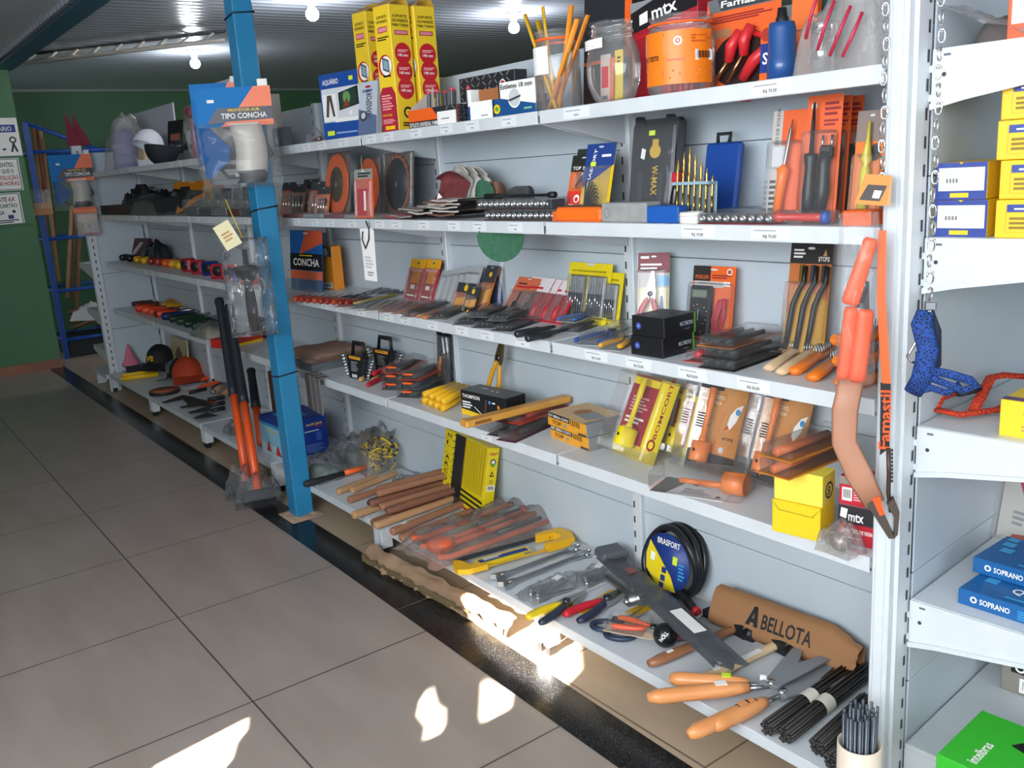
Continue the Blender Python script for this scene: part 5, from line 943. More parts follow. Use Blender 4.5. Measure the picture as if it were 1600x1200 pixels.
# ================================================================ fourth shelf
z = Z[4]
names5 = ('first', 'second', 'third', 'fourth', 'fifth', 'sixth', 'seventh', 'eighth', 'ninth', 'tenth', 'eleventh', 'twelfth')
def frd(bl, br, rb, z):
    """box by its foot corners: front left, front right, rear right"""
    O, B, Q = PZ(*bl, z), PZ(*br, z), PZ(*rb, z); e = B-O; w = e.length; e /= w; iv = V((0, 0, 1)).cross(e)
    return mat4(O, e, iv, V((0, 0, 1))), w, max(.03, (Q-B).dot(iv))
KO = K('E8A02A', .45); KG = K('7E8388', .4)
M, w, d = frd((861, 682), (921, 706), (985, 690), z)
for k in range(2):
    carton('hole_saw_kit_carton', ('lower', 'upper')[k]+' of two stacked orange and grey hole saw kit cartons', 'carton', TR(-.004*k, -.004*k, .0405*k) @ M, w, d, .040, KG, 'stacked hole saw kit cartons',
           f=[('r', 0, 0, 1, 1, KO), ('r', 0, .62, .58, 1, BLK), ('t', 'KIT SERRA COPO', .03, .70, .20, PAPER, .52), ('t', 'TOP', .12, .2, .30, BLK, .24), ('p', [(.42, .2), (.48, .2), (.5, .5), (.42, .42)], GREY)]+[('p', [(.62+.05*i, .55), (.64+.05*i, .55), (.62+.05*i, .98), (.60+.05*i, .98)], BLK) for i in range(5)]+[('r', .8, .05, 1, .22, DGREY)],
           t=[('r', .0, .0, .9, 1, K('D9B27A', .4)), ('p', [(.3, .3), (.8, .2), (.9, .6), (.5, .7)], K('8A8E90', .4)), ('e', .4, .5, .12, .2, K('A8703A', .5))])
def holesaw(c, dia_=.05, hh=.052):
    def f(r, w, h):
        R0 = dia_/2; zc = .025
        mb = MB(TR(w*.42, -R0-.003, zc)); mb.lathe([(R0*.3, hh), (R0, hh), (R0, .004), (R0*.96, 0), (R0*.86, 0), (R0*.86, hh*.9), (.004, hh*.9)], c, 22)
        for i in range(22): a = i*.2856; mb.prism([(-.003, 0), (.003, 0), (0, -.005)], -.0008, .0008, STEEL) if i == 0 else None
        mb.tube([(0, -R0*1.0, hh*.55), (0, -R0*1.002, hh*.55)], .005, DARK, 10); mb.build('hole_saw', r)
        rodz(MB(TR(w*.42, -R0-.003, zc+hh)), [(-hh*.9-.012, 0), (-hh*.9-.008, .003), (0, .003), (0, .010), (.01, .010), (.012, .007), (h*.38, .007), (h*.40, .009), (h*.62, .009), (h*.62, 0)], c, 10).build('arbor', r)
    return f
BY_ = K('F0D81E', .4)
bomd = lambda: [('r', 0, .16, .60, 1, K('A01E2E', .45)), ('r', .62, .16, 1, 1, BY_), ('r', .0, .88, .6, .97, BY_), ('t', 'BOMCORTE', .88, .30, .065, K('A01E2E', .45), .92, 90), ('c', .82, .22, .09, K('A01E2E', .45)), ('c', .82, .22, .055, BY_), ('l', .1, .55, .5, .75, 5, K('E0B0B0', .5)), ('l', .08, .3, .4, .36, 2, YEL), ('l', .08, .40, .5, .5, 2, PAPER)]
def bigpack(label, bl, br, pt, lean, m, dec, c, dia_=.05, mtx=None):
    M, w, h = frz(bl, br, pt, z, lean); return blister('hole_saw_pack', label, 'pack', (M, w, h), m, dec, (-.04, 0, 1.04, .99), .058, holesaw(c, dia_), hole=False)
bigpack('yellow and maroon hole saw pack half hidden behind its twin', (1040, 694), (1084, 706), 616, 22, BY_, bomd(), BY_)
bigpack('clear pack of a yellow hole saw on a maroon and yellow card', (955, 703), (1020, 729), 592, 26, BY_, bomd(), BY_, .058)
OG = noisy('orange_card', 'C8742A', 'D89A3A', 6, .45)
sd_ = lambda: [('r', 0, .0, 1, .22, K('3A3634', .5)), ('r', 0, .93, .5, 1, K('2A2230', .5)), ('t', 'SERRA COPO', .06, .83, .045, K('E8D8B8', .5), .48), ('t', 'DIAMANTADA', .06, .77, .04, K('E8D8B8', .5), .46), ('l', .06, .48, .36, .66, 6, BLK),
               ('p', [(.72, .58), (.78, .52), (.88, .62), (.96, .82), (.84, .78), (.74, .68)], PAPER), ('e', .88, .73, .05, .035, SKY), ('p', [(.72, .56), (.66, .50), (.76, .54)], RED), ('t', '$TOP$', .68, .40, .03, BLK, .22), ('c', .70, .28, .05, LGREY)]
bigpack('orange hole saw pack with a rocket printed card, left of the two', (1068, 727), (1140, 749), 602, 20, OG, sd_(), K('E8803A', .4), .05)
bigpack('orange hole saw pack with a rocket printed card, right of the two', (1166, 742), (1238, 765), 618, 20, OG, sd_(), K('E8803A', .4), .05)
M, L = lie((1040, 758), (1176, 778), z); M = M @ TR(-.02, -.055, 0); o = thing('hole_saw_pack', 'orange hole saw on a grey and white card lying at the shelf edge', 'pack', M)
mb = MB(); mb.box((0, 0, 0), (L*.85, .11, .0015), K('C9CBCC', .5)); mb.T = TR(0, 0, .0016) @ RX(-90) @ TR(0, 0, 0); mb.dec(L*.85, .11, [('p', [(0, 0), (.22, 0), (.36, 1), (0, 1)], K('4A4C50', .5)), ('bc', .72, .66, .95, .95), ('p', [(.42, .72), (.5, .65), (.55, .8), (.48, .92)], BLK), ('l', .4, .12, .8, .34, 4, GREY), ('t', 'SERRA COPO', .40, .36, .08, DGREY, .26), ('c', .9, .15, .06, DGREY)]); mb.T = Matrix(); mb.build('card', o)
rodx(MB(TR(.06, .055, .02)), [(0, 0), (0, .007), (L*.22, .007), (L*.22, .005), (L*.25, .005), (L*.25, .009), (L*.55, .009), (L*.55, 0)], K('D8702A', .4), 10).build('arbor', o)
rodx(MB(TR(L*.78, .055, .030)), [(0, 0), (0, .028), (.055, .028), (.055, .025), (.01, .025), (.01, 0)], K('E8803A', .4), 22).build('hole_saw', o)
MB().box((-.004, -.004, 0), (L*1.05, .114, .056), BLIS, .008).build('blister', o)
M, w, d = frd((1206, 829), (1281, 848), (1309, 834), z); YB_ = K('E8C81E', .45)
carton('yellow_carton', 'lower deep yellow carton of the stacked pair on the fourth shelf', 'carton', M, w, d, .075, YB_, f=[('p', [(0, .95), (.15, .7), (.85, .68), (1, .97), (1, .99), (.83, .72), (.17, .74), (0, .99)], K('B89A12', .5))])
carton('yellow_carton', 'upper pale yellow carton of the stacked pair on the fourth shelf', 'carton', TR(.002, .004, .0755) @ M @ RZ(2), w*.98, d*.98, .070, K('F0DC50', .45), r=[('c', .5, .45, .3, DGREY), ('c', .5, .45, .22, K('F0DC50', .45)), ('t', '8', .36, .3, .3, DGREY)])
M2, L = lie((1206, 742), (1312, 700), z+.146)
for k in range(2): longpack('hole_saw_pack', ('lower', 'upper')[k]+' flat orange pack lying on the stacked yellow cartons', 'pack', (1206+4*k, 744-2*k), (1312, 703), .085, .034-.004*k, z+.1465, (OG, OG)[k], bars(1, K('C8642A', .4), .010, .02, .8, .014), dz=.035*k)
M, w, d = frd((1309, 846), (1366, 859), (1382, 848), z); d = max(d, .06)
carton('drill_carton', 'lower black and red carton right of the yellow cartons', 'carton', M, w, d, .085, K('B81E2E', .45), f=[('r', 0, .55, 1, 1, K('2A2A2E', .4)), ('p', [(.05, .70), (.22, .66), (.26, .92), (.08, .94)], PAPER), ('t', 'mtx', .28, .62, .26, PAPER, .42), ('t', 'SERRA COPO DE VIDEA', .1, .32, .10, PAPER, .85), ('l', .2, .16, .7, .24, 1, K('E8A0A0', .5))], t=[('r', 0, 0, 1, 1, GREY)])
carton('drill_carton', 'upper red and grey carton with a bar code right of the yellow cartons', 'carton', TR(-.002, .004, .0855) @ M, w*.72, d, .062, K('C01E30', .45), f=[('r', 0, .72, 1, 1, K('8A8478', .5)), ('bc', .12, .15, .5, .62), ('l', .56, .2, .92, .55, 4, K('F0B0B0', .5))])
p = PZ(1312, 862, z); o = thing('bagged_part', 'small round part in a clear bag in front of the black and red cartons', 'part', at(p.x, p.y, z)); MB(TR(0, 0, .022)).ball((0, 0, 0), (.022, .018, .020), K('8A7A74', .4, .5)).build('part_body', o); pillow(MB(), .085, .06, .055, BAG, 16, 12, .35, 40, 3).build('bag_film', o)
# ------------------------------------------------ second and third bay of the fourth shelf
for k, (a, b, dz, c) in enumerate((((775, 682), (842, 652), 0, '3A2A34'), ((790, 690), (866, 656), 0, '5A2230'), ((800, 672), (878, 642), .022, 'D8452A'), ((780, 668), (846, 645), .022, '7A3440'))):
    longpack('flat_pack', ('black', 'maroon', 'bright red', 'dull red')[k]+' flat pack under and beside the yellow wooden bar', 'pack', a, b, .075, .02, z, K(c, .4), bars(1, K('D8502A' if k > 1 else '2A2A30', .4), .010, .3, .95, .010), dz=dz)
M, L = lie((724, 668), (887, 627), z+.045); o = thing('wooden_level', 'long yellow varnished wooden bar lying across the flat packs', 'level', M); MB().box((0, -.022, 0), (L, .022, .022), YW, .004).build('bar', o); MB().box((.03, -.0225, .006), (.09, -.0215, .016), K('8A5A2A', .5)).build('stamp', o)
M, w, d = frd((722, 646), (792, 663), (818, 652), z)
carton('light_carton', 'black and yellow printed carton behind the yellow wooden bar', 'carton', M, w, max(d, .07), .085, K('1B1C20', .4), f=[('p', [(0, 0), (.55, 0), (.48, .14), (0, .24)], YEL), ('t', 'THOMPSON', .04, .72, .15, PAPER, .40), ('l', .04, .30, .26, .62, 3, PAPER), ('p', [(.52, .1), (.54, .1), (.60, .8), (.58, .82)], K('8A4A3A', .4)), ('c', .66, .72, .07, SKY), ('c', .85, .6, .08, AMB), ('c', .88, .38, .06, AMB), ('l', .72, .7, .8, .8, 1, PAPER), ('p', [(.3, .42), (.32, .42), (.5, .14), (.48, .13)], PAPER)], t=[('r', 0, 0, 1, 1, K('5E6266', .4)), ('l', .2, .6, .4, .7, 1, PAPER), ('c', .5, .5, .06, PAPER), ('c', .62, .5, .06, PAPER)])
n = 0
for row, cnt in enumerate((4, 4)):
    for i in range(cnt):
        M, L = lie((661+10*i+(3 if row else 0), 632+4*i), (712+7*i, 615+2*i), z, .0245*row)
        one('yellow_tube', f'yellow tube in the {("lower", "upper")[row]} row by the black and yellow carton, {names5[i]} from the left', 'tube', MB(TR(0, 0, .0125)).tube([(0, 0, 0), (L, 0, 0)], .0120, K('F0B81E', .4), 12), M, 'yellow tubes'); n += 1
for k, (a, b, dz) in enumerate((((612, 610), (668, 582), 0), ((636, 622), (700, 590), 0), ((612, 608), (668, 580), .028), ((638, 620), (702, 588), .028), ((614, 605), (670, 578), .056), ((640, 617), (704, 585), .056))):
    longpack('pliers_pack', f'{("left", "right")[k % 2]} {("lowest", "middle", "topmost")[k//2]} flat pack of black and orange pliers left of the yellow tubes', 'pack', a, b, .10, .027, z, K('C8553A' if dz > .05 else '6A6C70', .45), lambda o, L, w: [MB(TR(0, w/2, .012)).tube([(.004, s*.02, 0), (L*.3, s*.022, 0), (L*.6, s*.006, 0)], [.008, .009, .007], (BLK, DGREY)[i], 8, flat=.8).build('handle', o) for i, s in enumerate((1, -1))]+[MB().box((.0, w*.3, .02), (.012, w*.7, .0262), ORANGE).build('tab', o)], 'flat packs of black and orange pliers', dz=dz)
for k, (a, b, dz, c) in enumerate((((588, 606), (640, 574), 0, 'C81E34'), ((582, 596), (636, 568), .004, '1E2024'), ((596, 598), (646, 570), .024, 'D0203A'), ((572, 598), (622, 574), .0, 'C8A06A'))):
    M, L = lie(a, b, z, dz); pliers('pliers', f'{("red", "black", "red", "tan")[k]} handled pliers at the third bay front, {names5[k]} from the bottom', M, max(L, .2), K(c, .4), None, .10, .022, 'loose pliers on the fourth shelf')
def wrenchset(label, bl, br, pt, yaw):
    M, w, h = frz(bl, br, None, z, 6, h=.155); o = thing('wrench_set', label, 'wrench set', M); B2 = K('1B1C1F', .45)
    mb = MB(); mb.prism([(.18*w, 0), (.82*w, 0), (w, h*.62), (0, h*.62)], -.018, .012, B2); mb.dec(w, h, [('r', .14, .52, .86, .60, KO), ('l', .2, .56, .8, .58, 1, BLK), ('l', .28, .2, .72, .48, 5, GREY), ('r', .34, .03, .66, .12, LGREY)], y=-.0185); mb.build('holder', o)
    mb = MB(); mb.tube([(.14*w, 0, h*.6), (.2*w, 0, h*.96), (.8*w, 0, h*.96), (.86*w, 0, h*.6)], .0075, B2, 8); mb.tube([(.3*w, 0, h*.9), (.7*w, 0, h*.9)], .003, B2, 6); mb.build('handle', o)
    for i in range(7):
        zz = h*(.06+.08*i); q = w*(.62+.05*i); mb = MB(TR(w*.5, -.004+.002*(i % 2), zz)); mb.box((-q, -.003, -.0035), (q, .003, .0035), CHROME, .001)
        for s in (-1, 1): mb.T = TR(w*.5+s*q, -.004, zz) @ RX(90); mb.lathe([(.004, -.004), (.0085, -.004), (.0085, .004), (.004, .004), (.004, -.004)], CHROME, 10)
        mb.build('wrench', o)
    return o
wrenchset('black holder of chrome combination wrenches, left and nearer the shelf edge', (548, 588), (573, 594), 530, 0); wrenchset('black holder of chrome combination wrenches, right and against the back panel', (588, 578), (616, 584), 520, 0)
M, w, h = frz((684, 572), (706, 578), 516, z, 4); blister('grip_pliers_pack', 'narrow hang card of orange handled pliers against the slotted post', 'pack', (M, w, h), DGREY, [('r', .0, .9, 1, 1, BLK)], (.02, .02, .98, .9), .02, lambda r, w, h: pliers('', '', None, h*.85, K('E8962A', .35), BLK, .13, .014, root=r, T=TR(w*.5, -.003, h*.05) @ RY(-90) @ RX(90)))
M, w, h = frz((772, 604), (792, 610), 538, z, 8); pliers('tin_snips', 'yellow handled snips leaning on the back panel above the black carton', M @ TR(w*.4, -.02, .03) @ RY(-78) @ RX(90), h*1.05, K('E0A01E', .4), None, .14, .018, jaw=K('6A5A3A', .4, .6), cat='snips')
KPALE = noisy('kraft_pale', 'A08A78', 'B49C88', 4, .8); KRED = noisy('kraft_red', '8E6E62', 'A07C6C', 4, .8)
carton('metal_sheet_pile', 'flat grey sheet pile under the brown envelopes right of the pillar', 'sheets', at(-2.98, -.285, z), .30, .27, .034, K('6A7076', .5, .3))
for k in range(4): one('brown_envelope', f'flat brown paper packet on the grey sheets right of the pillar, {("lowest", "second", "third", "topmost")[k]} of four', 'packet', pillow(MB(), .40-.03*k, .25, .012, (KPALE, KRED, KPALE, KRED)[k], 18, 14, .35, 11, k, 8), at(-2.86+.03*k, -.15, z+.036+.011*k, 3*k-5), 'brown paper packets')
for k in range(3):
    p = PY(476+9*k, 575+5*k, -.318); M = at(p.x, -.322-.005*k, z-.15, -8); o = thing('grey_plate', f'grey plate hung over the fourth shelf edge by the pillar, {names5[k]} from the left', 'plate', M, 'grey plates over the shelf edge'); MB().box((0, 0, 0), (.075, .006, .158), K('6E6A68', .5), .001).build('plate', o); MB().box((.02, .0, .152), (.055, .05, .158), K('6E6A68', .5)).build('hook', o)
# ------------------------------------------------ far bays of the fourth shelf
def row(n, p0, p1, dx, dy, L_, r, cols, name, cat, label, grp, zz, blade=None):
    for k in range(n):
        x, y = p0[0]+(p1[0]-p0[0])*k/max(n-1, 1), p0[1]+(p1[1]-p0[1])*k/max(n-1, 1); M, L = lie((x, y), (x+dx, y+dy), zz); q = cols[k % len(cols)]
        screwdriver(name, label.format(names5[k]), M, L_, K(q, .4), .45, r, grp, shaft=blade, cat=cat)
row(8, (188, 475), (252, 490), 54, -8, .34, .018, ['4A2A20', '5A3226', '4A2620'], 'file', 'file', 'brown handled file in the far row of the fourth shelf, {} from the left', 'brown handled files', z)
row(4, (212, 488), (245, 497), 50, -7, .30, .024, ['E0421E', 'E8521E', 'E0421E'], 'chisel', 'chisel', 'red orange handled chisel at the far shelf front, {} from the left', 'red orange chisels', z)
row(6, (242, 497), (300, 517), 80, -13, .40, .024, ['122830', '16265A', '0E2E1A', '12341A', '0E2E1A', '143820'], 'file', 'file', 'dark green or blue handled file in the near row, {} from the left', 'green and blue handled files', z, DSTEEL)
one('yellow_pouch', 'yellow pouch behind the red orange chisels', 'pouch', pillow(MB(), .28, .14, .05, K('D89A1E', .4), 14, 10, .3, 20, 3), atp(268, 482, z))
o = thing('plastic_bag', 'clear bag of pale parts left of the long handled tools', 'bag', atp(332, 524, z)); pillow(MB(), .22, .14, .05, K('9A9480', .6), 14, 10, .3, 20, 5).build('contents', o); pillow(MB(), .26, .18, .07, BAG, 16, 12, .3, 22, 8).build('bag_film', o)
M, L = lie((345, 545), (404, 531), z); carton('red_carton', 'red and yellow flat carton beside the pillar on the fourth shelf', 'carton', M @ TR(0, -.04, 0), .24, .12, .045, K('B82A22', .45), f=[('r', 0, 0, 1, .3, YEL)])
carton('blue_black_pack', 'black and red pack behind the red carton near the pillar', 'pack', atp(398, 524, z), .16, .04, .10, BLK, f=[('r', 0, 0, 1, .25, RED)])
# ================================================================ lowest shelf
z = Z[5]
# hose coil
M, r0, h = cyl(994, 1084, 826, -.075, z); o = thing('hose_coil', 'coiled black cable roll with a blue and yellow round label', 'coil', M @ RX(-8)); q = h/2
BH = K('1E1F22', .35)
for k in range(3):
    mb = MB(); mb.tube([(q*.92*math.cos(t*.1745), .012+.022*k-.012*math.sin(t*.35+k), q+q*.92*math.sin(t*.1745)) for t in range(36)], .0105, BH, 8, True); mb.build('coil_turn', o)
mb = MB(TR(0, -.004, q)); mb.tube([(0, 0, 0), (0, -.002, 0)], q*.80, K('1E3A82', .45), 32); mb.T = TR(-q*.8, -.0066, q*.2); s8 = q*1.6
mb.dec(s8, s8, [('p', [(.12, .80), (.04, .55), (.06, .30), (.35, .04), (.75, .06), (.62, .30)], K('EBD21E', .45)), ('t', 'BRASFORT', .28, .80, .10, PAPER, .5), ('r', .64, .52, .74, .66, LIME), ('r', .40, .18, .50, .28, NAV), ('r', .42, .32, .52, .42, NAV), ('r', .38, .06, .48, .15, NAV), ('p', [(.14, .48), (.24, .46), (.26, .6), (.16, .62)], PAPER), ('l', .78, .3, .92, .6, 5, SKY)]); mb.build('label', o)
# brown paper sack
M, w, h = frz((1112, 958), (1338, 1046), None, z, 24, h=.115)
o = thing('paper_sack', 'long brown paper sack with black lettering leaning at the back', 'sack', M); P_ = noisy('brown_paper', '8E6440', '9C7048', 3, .75, .1)
mb = MB()
def sk(u, v, s):
    cr = max(0, u-.80)/.20; t = .028*max(1-(2*v-1)**4, 0)**.5*(1-.3*cr)*(1+.0*u)
    return (u*w, s*t-.004*cr+.012*cr*noise.noise((u*18, v*9, s)), h*(v*(1-.35*cr)+.10*cr)+.008*cr*noise.noise((u*25, v*5, 2)))
mb.grid(lambda u, v: sk(u, v, -1), 40, 14, P_); mb.grid(lambda u, v: sk(1-u, v, 1), 40, 14, P_)
tm = MB(); tm.text('BELLOTA', .38*w, .36*h, .34*h, BLK, 0, w=.34*w); tm.dec(w, h, [('p', [(.27, .34), (.30, .34), (.325, .80), (.31, .80)], BLK), ('p', [(.33, .34), (.36, .34), (.335, .80), (.31, .80)], BLK), ('p', [(.285, .42), (.345, .42), (.34, .52), (.29, .52)], BLK)], y=0)
vs = [tuple(V((p.x, sk(p.x/w, p.z/h, -1)[1]-.0012, p.z))) for p in tm.v]
for f in tm.f: mb.add([vs[i] for i in f], [list(range(len(f)))], BLK)
mb.build('sack', o); mb = MB(); mb.tube([(w*.98, 0, h*.2), (w*1.03, -.004, h*.15), (w*1.06, .0, h*.05)], .006, P_, 6, flat=.5); mb.build('tail', o)
# hammers
def hammer(label, a, b, m, sticker):
    M, L = lie(a, b, z, .012); o = thing('hammer', label, 'hammer', M, 'wooden handled hammers')
    n = 10; MB(TR(0, 0, .004)).tube([(L*i/n, 0, 0) for i in range(n+1)], [.012, .0165, .0165, .016, .015, .0135, .0125, .0125, .013, .014, .013], m, 12, flat=.8).build('handle', o)
    mb = MB(TR(L-.016, 0, .004)); H_ = K('17181A', .4); mb.box((-.018, -.044, -.018), (.018, .032, .024), H_, .006); mb.prism([(-.019, .030), (.019, .030), (.030, .112), (-.022, .112)], -.006, .016, H_, ax='z'); mb.tube([(0, -.044, .003), (0, -.064, .003)], [.022, .019], H_, 12); mb.build('head', o)
    MB().box((L*.18, -.006, .0165), (L*.18+.02, .004, .0176), PAPER).build('sticker', o)
    if sticker: MB().box((L*.45, -.012, .0140), (L*.72, .004, .0152), PAPER).dec(0, 0, []).build('label', o)
hammer('brown wooden handled hammer with a black head, left of the two', (1015, 1046), (1158, 986), noisy('brown_handle', '8E5E40', '9E6C4C', 5, .4, .05, (1, 8, 8)), 0)
hammer('pale wooden handled hammer with a black head and white label', (1090, 1075), (1222, 1012), PWOOD, 1)
# shears
def shears(label, h1, h2, pv, tip, txt, dz=0):
    zz = z+.02+dz; o_ = PZ(*pv, zz); o = thing('garden_shears', label, 'shears', TR(*o_), 'wooden handled garden shears')
    for i, hh in enumerate((h1, h2)):
        q = PZ(*hh, zz)-o_; e = q.normalized(); L = q.length; n = 10
        M = mat4(e*.045, e, V((0, 0, 1)).cross(e), V((0, 0, 1))); LL = L-.045
        hd = MB(TR(0, 0, .003)).tube([(LL*(.04+.96*k/n), 0, 0) for k in range(n+1)], [.012, .015, .017, .018, .0185, .0185, .018, .018, .0185, .018, .010], ORW, 14).build('handle', o, M)
        MB(TR(-.05, 0, 0)).tube([(0, 0, 0), (.07, 0, 0)], [.006, .007], STEEL, 8).build('tang', hd)
        mb = MB(); mb.box((LL*.25, -.012, .0185), (LL*.36, .006, .0216), (LIME if i == 0 and not txt else PAPER if not txt else ORW)); mb.T = TR(LL*.22, -.008, .0212) @ RX(-90)
        if txt: mb.text('NOLL', 0, 0, .014, BLK, y=0, w=.045)
        mb.build('label', hd)
    q = PZ(*tip, zz)-o_; e = q.normalized(); L = q.length; M = mat4(V((0, 0, .004)), e, V((0, 0, 1)).cross(e), V((0, 0, 1))); GB = K('8A8E92', .45, .3)
    for i, s in enumerate((1, -1)): MB(RZ(9*s)).prism([(-.02, -s*.02), (.02, -s*.024), (L*.5, -s*.018), (L, s*.004), (L*.9, s*.020), (L*.4, s*.022), (0, s*.02)][::s], .004*i-.003, .004*i+.001, GB, ax='z').build('blade', o, M)
    MB().tube([(0, 0, .004), (0, 0, .014)], .010, CHROME, 12).build('pivot', o); MB().tube([(-.03, -.004, .012), (-.018, .006, .012)], .007, PAPER, 8).build('bumper', o)
shears('garden shears with plain orange wooden handles and a lime sticker', (1046, 1062), (1012, 1092), (1205, 1072), (1284, 1012), 0, .012)
shears('garden shears with lettered orange wooden handles nearest the shelf edge', (1112, 1138), (1076, 1150), (1222, 1086), (1328, 1048), 1)
# bundles of dark rods
def bundle(label, a, b, r, band, dz=0, n=26):
    M, L = lie(a, b, z, r+dz); o = thing('rod_bundle', label, 'rods', M); mb = MB(); DR = K('3E3C3A', .45, .5)
    for k in range(n):
        q = r*math.sqrt((k+.5)/n)*.9; t = k*2.39996; mb.tube([(.004*math.sin(k*3), q*math.cos(t), q*math.sin(t)), (L, q*math.cos(t), q*math.sin(t))], r*.17, DR, 6)
    mb.build('rods', o)
    if band is not None: MB().tube([(L*band-.02, 0, 0), (L*band+.02, 0, 0)], r*1.06, K('D6D2C4', .7), 18, caps=False).build('paper_band', o)
    return o
bundle('bundle of thin dark rods with a white paper band, left of the two', (1198, 1150), (1334, 1052), .019, .45); bundle('bundle of thin dark rods with a white paper band, right of the two', (1226, 1162), (1356, 1058), .020, .44)
bundle('dark rod bundle lying behind the cream pot', (1278, 1182), (1356, 1108), .022, None, 0, 30); bundle('lowest dark rod bundle beside the cream pot', (1300, 1206), (1384, 1140), .022, None, 0, 30)
# cream pot of rods
M, r0, _ = cyl(1309, 1376, 1150, -.44, z); r0 = .042; p = PY(1343, 1160, -.43); hp = p.z; M = TR(p.x, -.43, .0); o = thing('rod_pot', 'cream plastic pot of dark rods standing before the tall post', 'pot', M)
MB().lathe([(.001, 0), (r0*.97, 0), (r0, .01), (r0, hp), (r0*.93, hp), (r0*.93, .01), (.001, .01)], K('E2D2BE', .4), 28).build('pot_body', o)
mb = MB()
for k in range(40):
    q = r0*.8*math.sqrt((k+.5)/40); t = k*2.4; mb.tube([(q*math.cos(t)*.9, q*math.sin(t)*.9, .012), (q*math.cos(t), q*math.sin(t), hp+.055+.03*((k*7) % 5)/5)], .0032, K('5A616A', .4, .6), 6)
mb.build('rods', o)
# small tools
p = PZ(1040, 1010, z); o = thing('ball_mallet', 'black rubber ball mallet with white lettering', 'mallet', at(p.x, p.y, z, 40)); MB().ball((0, 0, .033), .033, K('18191C', .25), 22, 14).build('head', o); MB(TR(.03, .0, .026) @ RZ(0) @ RY(80)).tube([(0, 0, 0), (0, .0, .05)], .010, K('4A2A2E', .5), 10).build('handle', o)
tm = MB(TR(0, 0, .033) @ RZ(8)); tm.T = tm.T @ RX(-12) @ TR(-.012, -.0336, -.008); tm.text('NOLL', 0, 0, .011, PAPER, y=0, w=.030, ang=50); tm.build('lettering', o)
M, L = lie((948, 978), (1026, 992), z+.03); o = thing('pliers_pack', 'clear pack of orange handled pliers above the scissors', 'pack', M @ TR(0, -.03, 0)); MB().box((0, 0, 0), (L, .085, .002), K('C8B49A', .5)).build('card', o); pliers('', '', None, L*1.25, K('F06A2A', .35), K('E8521E', .35), .13, .018, root=o, T=TR(.02, .042, .003)); MB().box((-.002, -.002, .002), (L*.8, .087, .026), BLIS, .005).build('blister', o); MB().box((0, .05, .0026), (.04, .085, .004), DGREY).build('header', o)
p = PZ(960, 992, z); o = thing('scissors', 'dark blue handled scissors lying under the orange pliers pack', 'scissors', at(p.x, p.y, z, 35)); SB = K('28344E', .4)
for x, y in ((-.03, .028), (.018, -.012)): mb = MB(TR(x, y, .010)); mb.tube([(.040*math.cos(t*.3142), .026*math.sin(t*.3142), 0) for t in range(20)], .0075, SB, 8, True); mb.build('handle_ring', o)
for s in (1, -1): MB(TR(.0, .03, .006+.003*s) @ RZ(62+5*s)).prism([(.0, -.010), (.13, 0), (.0, .012)], 0, .002, STEEL, ax='z').build('blade', o)
for k, (a, b, c1, c2, nm) in enumerate((((893, 974), (978, 930), 'C82030', '26304A', 'red and navy'), ((834, 978), (912, 935), 'E8C81E', '2A3444', 'yellow and dark'))):
    M, L = lie(a, b, z, .004); pliers('pliers', nm+' handled pliers at the lowest shelf edge', M, L*1.05, K(c1, .4), K(c2, .4), .11, .026)
M, L = lie((950, 910), (1000, 944), z+.03); o = thing('angle_driver', 'ridged grey steel socket head lying on clear film', 'socket', M); rodx(MB(TR(0, 0, .02)), [(0, 0)]+[(L*.8*i/14, .014+(.003 if i % 2 else 0)) for i in range(15)]+[(L*.82, .020), (L*1.1, .020), (L*1.1, 0)], STEEL, 18).build('socket_body', o); MB(TR(L*1.0, -.03, .02)).tube([(0, -.012, 0), (0, .07, 0)], .016, STEEL, 14).build('cross_piece', o); MB(TR(L*1.0, -.045, .02)).ball((0, 0, 0), .010, CHROME).build('ball', o)
M, L = lie((948, 866), (1144, 1042), z+.062); o = thing('saw_pouch', 'long grey film pouch with a white sticker lying across the tools', 'pouch', M)
mb = MB(); mb.box((.02, -.026, .004), (L-.015, .026, .007), K('989CA0', .4, .2), .001); mb.build('saw_blade', o); mb = MB(TR(L/2, 0, 0)); pillow(mb, L, .085, .016, SMOKE, 40, 8, .25, 18, 5, 6); mb.build('pouch_film', o); MB().box((L*.62, -.02, .0215), (L*.80, .016, .0225), PAPER).build('sticker', o); MB().box((L*.22, -.015, .0195), (L*.27, .012, .0215), K('8A4A4A', .5)).build('red_mark', o)
MB(TR(L*.02, 0, .0)).box((-.03, -.04, -.004), (.05, .05, .03), K('565B60', .5), .01).build('saw_handle', o)
M, L = lie((1056, 925), (1092, 968), z+.02); o = thing('hand_tool', 'black gripped tool with two red rings behind the grey pouch', 'tool', M); rodx(MB(TR(0, 0, .014)), [(0, 0), (0, .010), (.012, .013), (L*.5, .015), (L*.85, .012), (L*.85, 0)], BLK, 12).build('grip', o)
for x in (.0, L*.85): MB(TR(x, 0, .014)).tube([(0, 0, 0), (.012, 0, 0)], .0145, RED, 14).build('red_ring', o)
MB(TR(L*.87, 0, .014)).tube([(0, 0, 0), (.03, .002, 0), (.045, -.012, .004), (.036, -.03, .004)], .005, STEEL, 8).build('hook', o)
for k, (a, b, dz) in enumerate((((905, 958), (962, 925), 0), ((985, 962), (1020, 944), .002))):
    M, L = lie(a, b, z, dz); one('yellow_ruler', ('left', 'right')[k]+' flat yellow metal piece lying under the grey pouch', 'ruler', MB().box((0, -.02, 0), (L, .02, .004), K('E0B01E', .4), .001), M)
